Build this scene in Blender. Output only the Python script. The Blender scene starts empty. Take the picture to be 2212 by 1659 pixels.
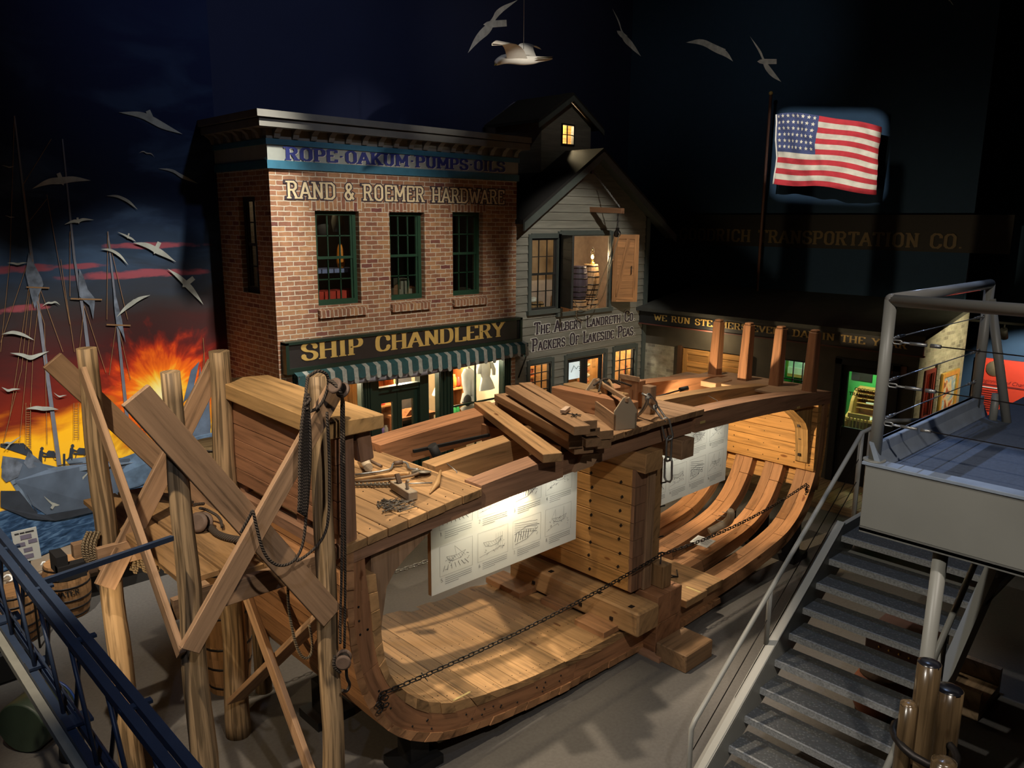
import bpy, math, random
from mathutils import Vector, Matrix
random.seed(7)
C = bpy.context.scene.collection
V = Vector
PI = math.pi
# ------------------------------------------------------------------ camera model (measured from the photograph)
CX, CY, F = 1106.0, 829.5, 1715.0
HC = 4.8                                   # eye height above the hall floor
_x = V((2934-CX, 489-CY, F)).normalized()
_y = V((-585-CX, 462-CY, F)); _y = (_y - _x*_x.dot(_y)).normalized()
_z = _x.cross(_y)
ROWS = [V((_x[i], _y[i], _z[i])) for i in range(3)]     # cam x, cam down, cam forward in world axes
def ray(u, v): return ROWS[0]*((u-CX)/F) + ROWS[1]*((v-CY)/F) + ROWS[2]
def PX(u, v, x): d = ray(u, v); return d*(x/d.x) + V((0, 0, HC))
def PY(u, v, y): d = ray(u, v); return d*(y/d.y) + V((0, 0, HC))
def PZ(u, v, z): d = ray(u, v); return d*((z-HC)/d.z) + V((0, 0, HC))
cam = bpy.data.objects.new('camera', bpy.data.cameras.new('camera'))
C.objects.link(cam)
R3 = Matrix((ROWS[0], -ROWS[1], -ROWS[2])).transposed()
cam.matrix_world = Matrix.Translation((0, 0, HC)) @ R3.to_4x4()
cam.data.sensor_width = 36; cam.data.lens = F/2212*36; cam.data.clip_start = 0.05; cam.data.clip_end = 200
bpy.context.scene.camera = cam
vs = bpy.context.scene.view_settings
vs.view_transform = 'Standard'; vs.look = 'None'; vs.gamma = 1; vs.exposure = 0; vs.use_curve_mapping = False

# ------------------------------------------------------------------ materials
MATS = {}
def _new(name):
    m = bpy.data.materials.new(name); m.use_nodes = True
    nt = m.node_tree; b = nt.nodes['Principled BSDF']
    return m, nt, b
def N(nt, t, **kw):
    n = nt.nodes.new(t)
    for k, v in kw.items():
        if k in ('op',): n.operation = v
        elif hasattr(n, k): setattr(n, k, v)
        else: n.inputs[k].default_value = v
    return n
def ramp(nt, stops, interp='LINEAR'):
    r = nt.nodes.new('ShaderNodeValToRGB'); e = r.color_ramp; e.interpolation = interp
    while len(e.elements) > 1: e.elements.remove(e.elements[0])
    e.elements[0].position = stops[0][0]; e.elements[0].color = (*stops[0][1], 1)
    for p, c in stops[1:]:
        k = e.elements.new(p); k.color = (*c, 1)
    return r
def plain(name, col, rough=.6, metal=0, noise=.12, scale=8, spec=.5, bump=0):
    if name in MATS: return MATS[name]
    m, nt, b = _new(name); L = nt.links
    tc = N(nt, 'ShaderNodeTexCoord'); nz = N(nt, 'ShaderNodeTexNoise', Scale=scale, Detail=4.0)
    L.new(tc.outputs['Object'], nz.inputs['Vector'])
    r = ramp(nt, [(.3, tuple(c*(1-noise) for c in col)), (.7, tuple(min(1, c*(1+noise)) for c in col))])
    L.new(nz.outputs['Fac'], r.inputs['Fac']); L.new(r.outputs['Color'], b.inputs['Base Color'])
    b.inputs['Roughness'].default_value = rough; b.inputs['Metallic'].default_value = metal
    b.inputs['Specular IOR Level'].default_value = spec
    if bump:
        bp = N(nt, 'ShaderNodeBump', Strength=bump, Distance=.01); n2 = N(nt, 'ShaderNodeTexNoise', Scale=scale*6, Detail=3.0)
        L.new(tc.outputs['Object'], n2.inputs['Vector']); L.new(n2.outputs['Fac'], bp.inputs['Height']); L.new(bp.outputs['Normal'], b.inputs['Normal'])
    MATS[name] = m; return m
def wood(name, base, dark=.36, grain=14, rough=.62, knots=True, var=.22, streak=0, spec=.3):
    """grain runs along u of the UV map; attribute rnd tells planks apart"""
    if name in MATS: return MATS[name]
    m, nt, b = _new(name); L = nt.links
    uv = N(nt, 'ShaderNodeUVMap'); uv.uv_map = 'UVMap'
    at = N(nt, 'ShaderNodeAttribute'); at.attribute_name = 'rnd'
    sp = N(nt, 'ShaderNodeSeparateXYZ'); L.new(uv.outputs['UV'], sp.inputs[0])
    def mth(op, a, bb=None):
        n = N(nt, 'ShaderNodeMath'); n.operation = op
        for i, x in enumerate((a, bb)):
            if x is None: continue
            if isinstance(x, (int, float)): n.inputs[i].default_value = x
            else: L.new(x, n.inputs[i])
        return n.outputs[0]
    rz = mth('MULTIPLY', at.outputs['Fac'], 37.0)
    def vec(su, sv):
        c = N(nt, 'ShaderNodeCombineXYZ'); L.new(mth('MULTIPLY', sp.outputs[0], su), c.inputs[0]); L.new(mth('MULTIPLY', sp.outputs[1], sv), c.inputs[1]); L.new(rz, c.inputs[2]); return c.outputs[0]
    n1 = N(nt, 'ShaderNodeTexNoise', Scale=1.0, Detail=5.0, Roughness=.6, Distortion=.3); L.new(vec(1.3, grain*1.6), n1.inputs['Vector'])
    n2 = N(nt, 'ShaderNodeTexNoise', Scale=1.0, Detail=3.0); L.new(vec(1.0, 3.0), n2.inputs['Vector'])
    r = ramp(nt, [(.28, tuple(c*dark for c in base)), (.45, tuple(c*.82 for c in base)), (.6, base), (.8, tuple(min(1, c*1.22) for c in base))])
    L.new(n1.outputs['Fac'], r.inputs['Fac'])
    # broad tone + plank tone
    tone = mth('ADD', mth('MULTIPLY', at.outputs['Fac'], var*2), mth('MULTIPLY', n2.outputs['Fac'], .5))
    tone = mth('ADD', tone, .75-var)
    mx = N(nt, 'ShaderNodeVectorMath'); mx.operation = 'SCALE'; L.new(r.outputs['Color'], mx.inputs[0]); L.new(tone, mx.inputs['Scale'])
    col = mx.outputs[0]
    if streak:
        n3 = N(nt, 'ShaderNodeTexNoise', Scale=1.0, Detail=4.0, Distortion=.4); L.new(vec(1.1, 26), n3.inputs['Vector'])
        rr = ramp(nt, [(.43, (1-streak,)*3), (.53, (1, 1, 1))]); L.new(n3.outputs['Fac'], rr.inputs['Fac'])
        mm = N(nt, 'ShaderNodeMix'); mm.data_type = 'RGBA'; mm.blend_type = 'MULTIPLY'; mm.inputs['Factor'].default_value = 1
        L.new(col, mm.inputs['A']); L.new(rr.outputs['Color'], mm.inputs['B']); col = mm.outputs['Result']
    if knots:
        vo = N(nt, 'ShaderNodeTexVoronoi', Scale=1.0); L.new(vec(1.1, 3.2), vo.inputs['Vector'])
        kr = ramp(nt, [(.0, (.18, .10, .06)), (.05, (.38, .24, .16)), (.075, (1, 1, 1))]); L.new(vo.outputs['Distance'], kr.inputs['Fac'])
        mm = N(nt, 'ShaderNodeMix'); mm.data_type = 'RGBA'; mm.blend_type = 'MULTIPLY'; mm.inputs['Factor'].default_value = .85
        L.new(col, mm.inputs['A']); L.new(kr.outputs['Color'], mm.inputs['B']); col = mm.outputs['Result']
    L.new(col, b.inputs['Base Color']); b.inputs['Roughness'].default_value = rough; b.inputs['Specular IOR Level'].default_value = spec
    bp = N(nt, 'ShaderNodeBump', Strength=.35, Distance=.004); L.new(n1.outputs['Fac'], bp.inputs['Height']); L.new(bp.outputs['Normal'], b.inputs['Normal'])
    MATS[name] = m; return m
def rope_mat(name, col):
    if name in MATS: return MATS[name]
    m, nt, b = _new(name); L = nt.links
    uv = N(nt, 'ShaderNodeUVMap'); uv.uv_map = 'UVMap'
    mp = N(nt, 'ShaderNodeMapping'); mp.inputs['Scale'].default_value = (30, 20, 1); mp.inputs['Rotation'].default_value = (0, 0, .0); L.new(uv.outputs['UV'], mp.inputs['Vector'])
    w = N(nt, 'ShaderNodeTexWave', Scale=1.0, Distortion=.5); w.bands_direction = 'DIAGONAL'; L.new(mp.outputs['Vector'], w.inputs['Vector'])
    r = ramp(nt, [(.2, tuple(c*.35 for c in col)), (.6, col)]); L.new(w.outputs['Fac'], r.inputs['Fac']); L.new(r.outputs['Color'], b.inputs['Base Color'])
    bp = N(nt, 'ShaderNodeBump', Strength=.8, Distance=.006); L.new(w.outputs['Fac'], bp.inputs['Height']); L.new(bp.outputs['Normal'], b.inputs['Normal'])
    b.inputs['Roughness'].default_value = .85
    MATS[name] = m; return m
def brick_mat(name, c1, c2, mortar, scale=1.0, bw=.2, bh=.0677, vert=False, dark=None):
    """UV in metres"""
    if name in MATS: return MATS[name]
    m, nt, b = _new(name); L = nt.links
    uv = N(nt, 'ShaderNodeUVMap'); uv.uv_map = 'UVMap'
    nz0 = N(nt, 'ShaderNodeTexNoise', Scale=14.0, Detail=2.0); L.new(uv.outputs['UV'], nz0.inputs['Vector'])
    wv = N(nt, 'ShaderNodeMix'); wv.data_type = 'VECTOR'; wv.inputs['Factor'].default_value = .02
    L.new(uv.outputs['UV'], wv.inputs['A']); L.new(nz0.outputs['Color'], wv.inputs['B'])
    br = N(nt, 'ShaderNodeTexBrick'); br.inputs['Scale'].default_value = 1; br.inputs['Brick Width'].default_value = bw; br.inputs['Row Height'].default_value = bh
    br.inputs['Mortar Size'].default_value = .0065; br.inputs['Mortar Smooth'].default_value = .1
    br.inputs['Color1'].default_value = (0, 0, 0, 1); br.inputs['Color2'].default_value = (1, 1, 1, 1); br.inputs['Mortar'].default_value = (*mortar, 1)
    L.new(wv.outputs['Result'], br.inputs['Vector'])
    r = ramp(nt, [(0, c1), (.35, tuple(x*.8+y*.2 for x, y in zip(c1, c2))), (.5, tuple((x+y)/2 for x, y in zip(c1, c2))), (.8, c2), (1, dark or c2)]); L.new(br.outputs['Color'], r.inputs['Fac'])
    n = N(nt, 'ShaderNodeTexNoise', Scale=9.0, Detail=4.0); L.new(uv.outputs['UV'], n.inputs['Vector'])
    r2 = ramp(nt, [(.3, (.72, .72, .72)), (.7, (1.15, 1.15, 1.15))]); L.new(n.outputs['Fac'], r2.inputs['Fac'])
    mm = N(nt, 'ShaderNodeMix'); mm.data_type = 'RGBA'; mm.blend_type = 'MULTIPLY'; mm.inputs['Factor'].default_value = 1; L.new(r.outputs['Color'], mm.inputs['A']); L.new(r2.outputs['Color'], mm.inputs['B'])
    mo = N(nt, 'ShaderNodeMix'); mo.data_type = 'RGBA'; L.new(br.outputs['Fac'], mo.inputs['Factor']); L.new(mm.outputs['Result'], mo.inputs['A']); mo.inputs['B'].default_value = (*mortar, 1)
    L.new(mo.outputs['Result'], b.inputs['Base Color']); b.inputs['Roughness'].default_value = .85
    bp = N(nt, 'ShaderNodeBump', Strength=.5, Distance=.006); bp.invert = True; L.new(br.outputs['Fac'], bp.inputs['Height']); L.new(bp.outputs['Normal'], b.inputs['Normal'])
    MATS[name] = m; return m
def emis(name, col, s):
    if name in MATS: return MATS[name]
    m, nt, b = _new(name); b.inputs['Base Color'].default_value = (*col, 1); b.inputs['Emission Color'].default_value = (*col, 1); b.inputs['Emission Strength'].default_value = s
    MATS[name] = m; return m
def glass_mat(name='window_glass', tint=(.92, .95, .93), refl=.10):
    if name in MATS: return MATS[name]
    m = bpy.data.materials.new(name); m.use_nodes = True; nt = m.node_tree; nt.nodes.clear(); L = nt.links
    o = N(nt, 'ShaderNodeOutputMaterial'); mx = N(nt, 'ShaderNodeMixShader'); mx.inputs[0].default_value = refl
    t = N(nt, 'ShaderNodeBsdfTransparent'); t.inputs[0].default_value = (*tint, 1); g = N(nt, 'ShaderNodeBsdfGlossy'); g.inputs['Roughness'].default_value = .04
    L.new(t.outputs[0], mx.inputs[1]); L.new(g.outputs[0], mx.inputs[2]); L.new(mx.outputs[0], o.inputs[0])
    MATS[name] = m; return m

# ------------------------------------------------------------------ mesh builder
class MB:
    def __init__(s): s.v = []; s.f = []; s.uv = []; s.r = []; s.m = []; s.mi = 0; s.rn = None; s.sm = []
    def rnd(s): return random.random() if s.rn is None else s.rn
    def face(s, pts, uvs=None, r=.5, smooth=False):
        k = len(s.v); s.v += [V(p) for p in pts]; s.f.append(list(range(k, k+len(pts))))
        s.uv.append(uvs or [(0, 0)]*len(pts)); s.r.append(r); s.m.append(s.mi); s.sm.append(smooth)
    def hexa(s, c, L, r=None, o=None, uv8=None):
        """8 corners: 4 at start, 4 at end, L = grain direction"""
        r = s.rnd() if r is None else r
        L = V(L).normalized(); k = len(s.v); s.v += [V(p) for p in c]
        o = random.random()*7 if o is None else o
        for q in ((0, 3, 2, 1), (4, 5, 6, 7), (0, 1, 5, 4), (1, 2, 6, 5), (2, 3, 7, 6), (3, 0, 4, 7)):
            p = [V(c[i]) for i in q]; n = (p[1]-p[0]).cross(p[2]-p[0])
            if n.length < 1e-9: n = (p[2]-p[0]).cross(p[3]-p[0])
            n = n.normalized() if n.length > 1e-9 else V((0, 0, 1)); w = n.cross(L)
            if w.length < .4:
                a = n.orthogonal().normalized(); bb = n.cross(a); uv = [(x.dot(a)*4+o, x.dot(bb)*.6) for x in p]
            else:
                w.normalize(); l2 = w.cross(n); uv = [(x.dot(l2)+o, x.dot(w)+o*.37) for x in p]
            if uv8: uv = [uv8[i] for i in q]
            s.f.append([k+i for i in q]); s.uv.append(uv); s.r.append(r); s.m.append(s.mi); s.sm.append(False)
    def box(s, x0, x1, y0, y1, z0, z1, g='x', r=None):
        x0, x1 = sorted((x0, x1)); y0, y1 = sorted((y0, y1)); z0, z1 = sorted((z0, z1))
        s.hexa([(x0, y0, z0), (x1, y0, z0), (x1, y1, z0), (x0, y1, z0), (x0, y0, z1), (x1, y0, z1), (x1, y1, z1), (x0, y1, z1)], {'x': (1, 0, 0), 'y': (0, 1, 0), 'z': (0, 0, 1)}[g], r)
    def beam(s, a, b, w, h, up=(0, 0, 1), r=None, w2=None, h2=None):
        a = V(a); b = V(b); L = (b-a).normalized(); S = L.cross(V(up))
        if S.length < 1e-4: S = L.cross(V((0, 1, 0)))
        S.normalize(); U = S.cross(L); w2 = w if w2 is None else w2; h2 = h if h2 is None else h2
        c = [a+S*i*w/2+U*j*h/2 for i, j in ((-1, -1), (1, -1), (1, 1), (-1, 1))]+[b+S*i*w2/2+U*j*h2/2 for i, j in ((-1, -1), (1, -1), (1, 1), (-1, 1))]
        s.hexa(c, L, r)
    def prism(s, poly, ax, c0, c1, g=None, r=None, capr=None):
        """poly 2D in the plane across ax, extruded c0..c1 ; ax 'Y': poly=(x,z)"""
        r = s.rnd() if r is None else r
        def P(p, c): return {'Y': V((p[0], c, p[1])), 'X': V((c, p[0], p[1])), 'Z': V((p[0], p[1], c))}[ax]
        n = len(poly); g = V({'x': (1, 0, 0), 'y': (0, 1, 0), 'z': (0, 0, 1)}[g or ax.lower()]); o = random.random()*5
        A = [P(p, c0) for p in poly]; B = [P(p, c1) for p in poly]
        axv = V({'X': (1, 0, 0), 'Y': (0, 1, 0), 'Z': (0, 0, 1)}[ax])
        if abs(g.dot(axv)) > .9:
            a2 = V((1, 0, 0)) if ax != 'X' else V((0, 1, 0)); uvc = lambda x: (x.dot(a2)*4+o, x.dot(axv.cross(a2))*.6)
        else: w = axv.cross(g); uvc = lambda x: (x.dot(g)+o, x.dot(w)+o)
        s.face(A, [uvc(x) for x in A], r); s.face(B[::-1], [uvc(x) for x in B[::-1]], r)
        d = 0
        for i in range(n):
            j = (i+1) % n; e = (A[j]-A[i]).length
            q = [A[i], A[j], B[j], B[i]]
            if abs(g.dot(axv)) > .9: uv = [(c0+o, d), (c0+o, d+e), (c1+o, d+e), (c1+o, d)]
            else: uv = [(d+o, c0), (d+e+o, c0), (d+e+o, c1), (d+o, c1)]
            s.face(q, uv, r); d += e
    def tube(s, pts, r, n=8, cap=True, jit=0, smooth=True, rn=None, closed=False):
        pts = [V(p) for p in pts]; m = len(pts); rr = r if isinstance(r, (list, tuple)) else [r]*m
        if len(rr) != m: q0 = rr; rr = [q0[int(i*(len(q0)-1)/max(1, m-1))]*(1-(i*(len(q0)-1)/max(1, m-1)) % 1)+q0[min(len(q0)-1, int(i*(len(q0)-1)/max(1, m-1))+1)]*((i*(len(q0)-1)/max(1, m-1)) % 1) for i in range(m)]
        rn = s.rnd() if rn is None else rn; k = len(s.v); up = None; d = 0; ds = []; o = random.random()*9; w = 2*PI*(sum(rr)/len(rr))/n
        ph = [random.random()*6 for _ in range(4)]
        for i, p in enumerate(pts):
            if closed: t = (pts[(i+1) % m]-pts[i-1])
            else: t = pts[min(i+1, m-1)]-pts[max(i-1, 0)]
            t = t.normalized()
            if up is None: up = t.orthogonal().normalized()
            up = (up-t*up.dot(t)); up = up.normalized() if up.length > 1e-6 else t.orthogonal().normalized()
            sd = t.cross(up)
            if i: d += (p-pts[i-1]).length
            ds.append(d)
            for j in range(n):
                a = 2*PI*j/n; q = rr[i]
                if jit: q *= 1+jit*(math.sin(3*a+ph[0]+d*1.7)*.5+math.sin(5*a+ph[1]+d*.9)*.3+math.sin(2*a+ph[2]+d*3.1)*.35+random.uniform(-.25, .25))
                s.v.append(p+up*math.cos(a)*q+sd*math.sin(a)*q)
        rg = range(m if closed else m-1)
        if closed: ds.append(d+(pts[0]-pts[-1]).length)
        for i in rg:
            i2 = (i+1) % m
            for j in range(n):
                j2 = (j+1) % n
                s.f.append([k+i*n+j, k+i*n+j2, k+i2*n+j2, k+i2*n+j]); s.uv.append([(ds[i]+o, j*w), (ds[i]+o, (j+1)*w), (ds[i+1]+o, (j+1)*w), (ds[i+1]+o, j*w)])
                s.r.append(rn); s.m.append(s.mi); s.sm.append(smooth)
        if cap and not closed:
            for i, rev in ((0, True), (m-1, False)):
                idx = [k+i*n+j for j in range(n)]
                if rev: idx = idx[::-1]
                s.f.append(idx); s.uv.append([(x*.02+o, y*.3) for x, y in [(math.cos(2*PI*j/n), math.sin(2*PI*j/n)) for j in range(n)]]); s.r.append(rn); s.m.append(s.mi); s.sm.append(False)
    def lathe(s, prof, c=(0, 0, 0), n=20, ax=(0, 0, 1), rn=None, smooth=True, staves=0):
        c = V(c); ax = V(ax).normalized(); a = ax.orthogonal().normalized(); b = ax.cross(a); k = len(s.v); rn = s.rnd() if rn is None else rn
        for r, z in prof:
            for j in range(n):
                t = 2*PI*j/n; s.v.append(c+ax*z+(a*math.cos(t)+b*math.sin(t))*r)
        for i in range(len(prof)-1):
            for j in range(n):
                j2 = (j+1) % n; R = max(prof[i][0], .01)
                q = rn if not staves else (j*7919 % 97)/97
                s.f.append([k+i*n+j, k+i*n+j2, k+(i+1)*n+j2, k+(i+1)*n+j]); w = 2*PI*R/n
                s.uv.append([(prof[i][1], j*w), (prof[i][1], (j+1)*w), (prof[i+1][1], (j+1)*w), (prof[i+1][1], j*w)]); s.r.append(q); s.m.append(s.mi); s.sm.append(smooth and not staves)
        for i, rev in ((0, True), (len(prof)-1, False)):
            if prof[i][0] > 1e-4:
                idx = [k+i*n+j for j in range(n)]; idx = idx[::-1] if rev else idx
                s.f.append(idx); s.uv.append([(s.v[q].x, s.v[q].y) for q in idx]); s.r.append(rn); s.m.append(s.mi); s.sm.append(False)
    def sphere(s, c, r, n=10, sc=(1, 1, 1), rn=None):
        c = V(c); pr = []; k = len(s.v); m = n//2+1
        rn = s.rnd() if rn is None else rn
        for i in range(m+1):
            t = PI*i/m
            for j in range(n):
                a = 2*PI*j/n; s.v.append(c+V((math.sin(t)*math.cos(a)*r*sc[0], math.sin(t)*math.sin(a)*r*sc[1], -math.cos(t)*r*sc[2])))
        for i in range(m):
            for j in range(n):
                j2 = (j+1) % n; s.f.append([k+i*n+j, k+i*n+j2, k+(i+1)*n+j2, k+(i+1)*n+j]); s.uv.append([(i*.1, j*.1)]*4); s.r.append(rn); s.m.append(s.mi); s.sm.append(True)
    def build(s, name, mats, parent=None, loc=None, bev=0, label=None, solid=0):
        mats = mats if isinstance(mats, (list, tuple)) else [mats]
        if parent is not None:
            root = parent
            while root.parent: root = root.parent
            off = V(root.location)
        elif loc is not None: off = V(loc)
        else:
            xs = [p.x for p in s.v]; ys = [p.y for p in s.v]; zs = [p.z for p in s.v]
            off = V(((min(xs)+max(xs))/2, (min(ys)+max(ys))/2, min(zs)))
        me = bpy.data.meshes.new(name); me.from_pydata([p-off for p in s.v], [], s.f)
        uvl = me.uv_layers.new(name='UVMap'); at = me.attributes.new('rnd', 'FLOAT', 'FACE')
        flat = [c for u in s.uv for p in u for c in p]; uvl.data.foreach_set('uv', flat); at.data.foreach_set('value', s.r)
        for m in mats: me.materials.append(m)
        me.polygons.foreach_set('material_index', s.m); me.polygons.foreach_set('use_smooth', s.sm)
        me.update()
        o = bpy.data.objects.new(name, me); C.objects.link(o)
        if parent is not None: o.parent = parent
        else: o.location = off
        if bev:
            b = o.modifiers.new('bevel', 'BEVEL'); b.width = bev; b.segments = 1; b.limit_method = 'ANGLE'; b.angle_limit = .6
        if label: o['label'] = label
        return o
def thing(name, label, cat, loc, group=None):
    o = bpy.data.objects.new(name, None); C.objects.link(o); o.location = V(loc); o.empty_display_size = .1
    o['label'] = label; o['category'] = cat
    if group: o['group'] = group
    return o
def tag(o, label, cat, group=None):
    o['label'] = label; o['category'] = cat
    if group: o['group'] = group
    return o
def struct(mb, name, m, loc=None): o = mb.build(name, m, loc=loc); o['kind'] = 'structure'; return o
def dup(root, loc, rotz=None, label=None, name=None):
    r = root.copy(); C.objects.link(r); r.location = V(loc)
    if rotz is not None: r.rotation_euler = (0, 0, rotz)
    if label: r['label'] = label
    for ch in list(root.children):
        c = ch.copy(); C.objects.link(c); c.parent = r
        for g in list(ch.children):
            d = g.copy(); C.objects.link(d); d.parent = c
    return r
def spot(name, loc, tgt, power, col, size=40, blend=.5, r=.08, square=False, scale=None):
    l = bpy.data.lights.new(name, 'SPOT'); l.energy = power; l.color = col; l.spot_size = math.radians(size); l.spot_blend = blend; l.shadow_soft_size = r; l.use_square = square
    o = bpy.data.objects.new(name, l); C.objects.link(o); o.location = V(loc)
    o.rotation_euler = (V(tgt)-V(loc)).to_track_quat('-Z', 'Y').to_euler()
    if scale: o.scale = scale
    return o
def point(name, loc, power, col, r=.05):
    l = bpy.data.lights.new(name, 'POINT'); l.energy = power; l.color = col; l.shadow_soft_size = r
    o = bpy.data.objects.new(name, l); C.objects.link(o); o.location = V(loc); return o
def area(name, loc, tgt, power, col, sx, sy):
    l = bpy.data.lights.new(name, 'AREA'); l.energy = power; l.color = col; l.shape = 'RECTANGLE'; l.size = sx; l.size_y = sy
    o = bpy.data.objects.new(name, l); C.objects.link(o); o.location = V(loc); o.rotation_euler = (V(tgt)-V(loc)).to_track_quat('-Z', 'Y').to_euler(); return o
def arc(pts, n):
    """resample polyline to n+1 points by length"""
    pts = [V(p) for p in pts]; d = [0]
    for a, b in zip(pts, pts[1:]): d.append(d[-1]+(b-a).length)
    out = []
    for i in range(n+1):
        t = d[-1]*i/n; k = 0
        while k < len(d)-2 and d[k+1] < t: k += 1
        e = d[k+1]-d[k]; out.append(pts[k].lerp(pts[k+1], (t-d[k])/e if e else 0))
    return out
def smooth(pts, it=2, closed=False):
    pts = [V(p) for p in pts]
    for _ in range(it):
        q = [] if closed else [pts[0]]
        rg = range(len(pts)) if closed else range(len(pts)-1)
        for i in rg:
            a = pts[i]; b = pts[(i+1) % len(pts)]; q += [a.lerp(b, .25), a.lerp(b, .75)]
        if not closed: q.append(pts[-1])
        pts = q
    return pts

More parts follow.
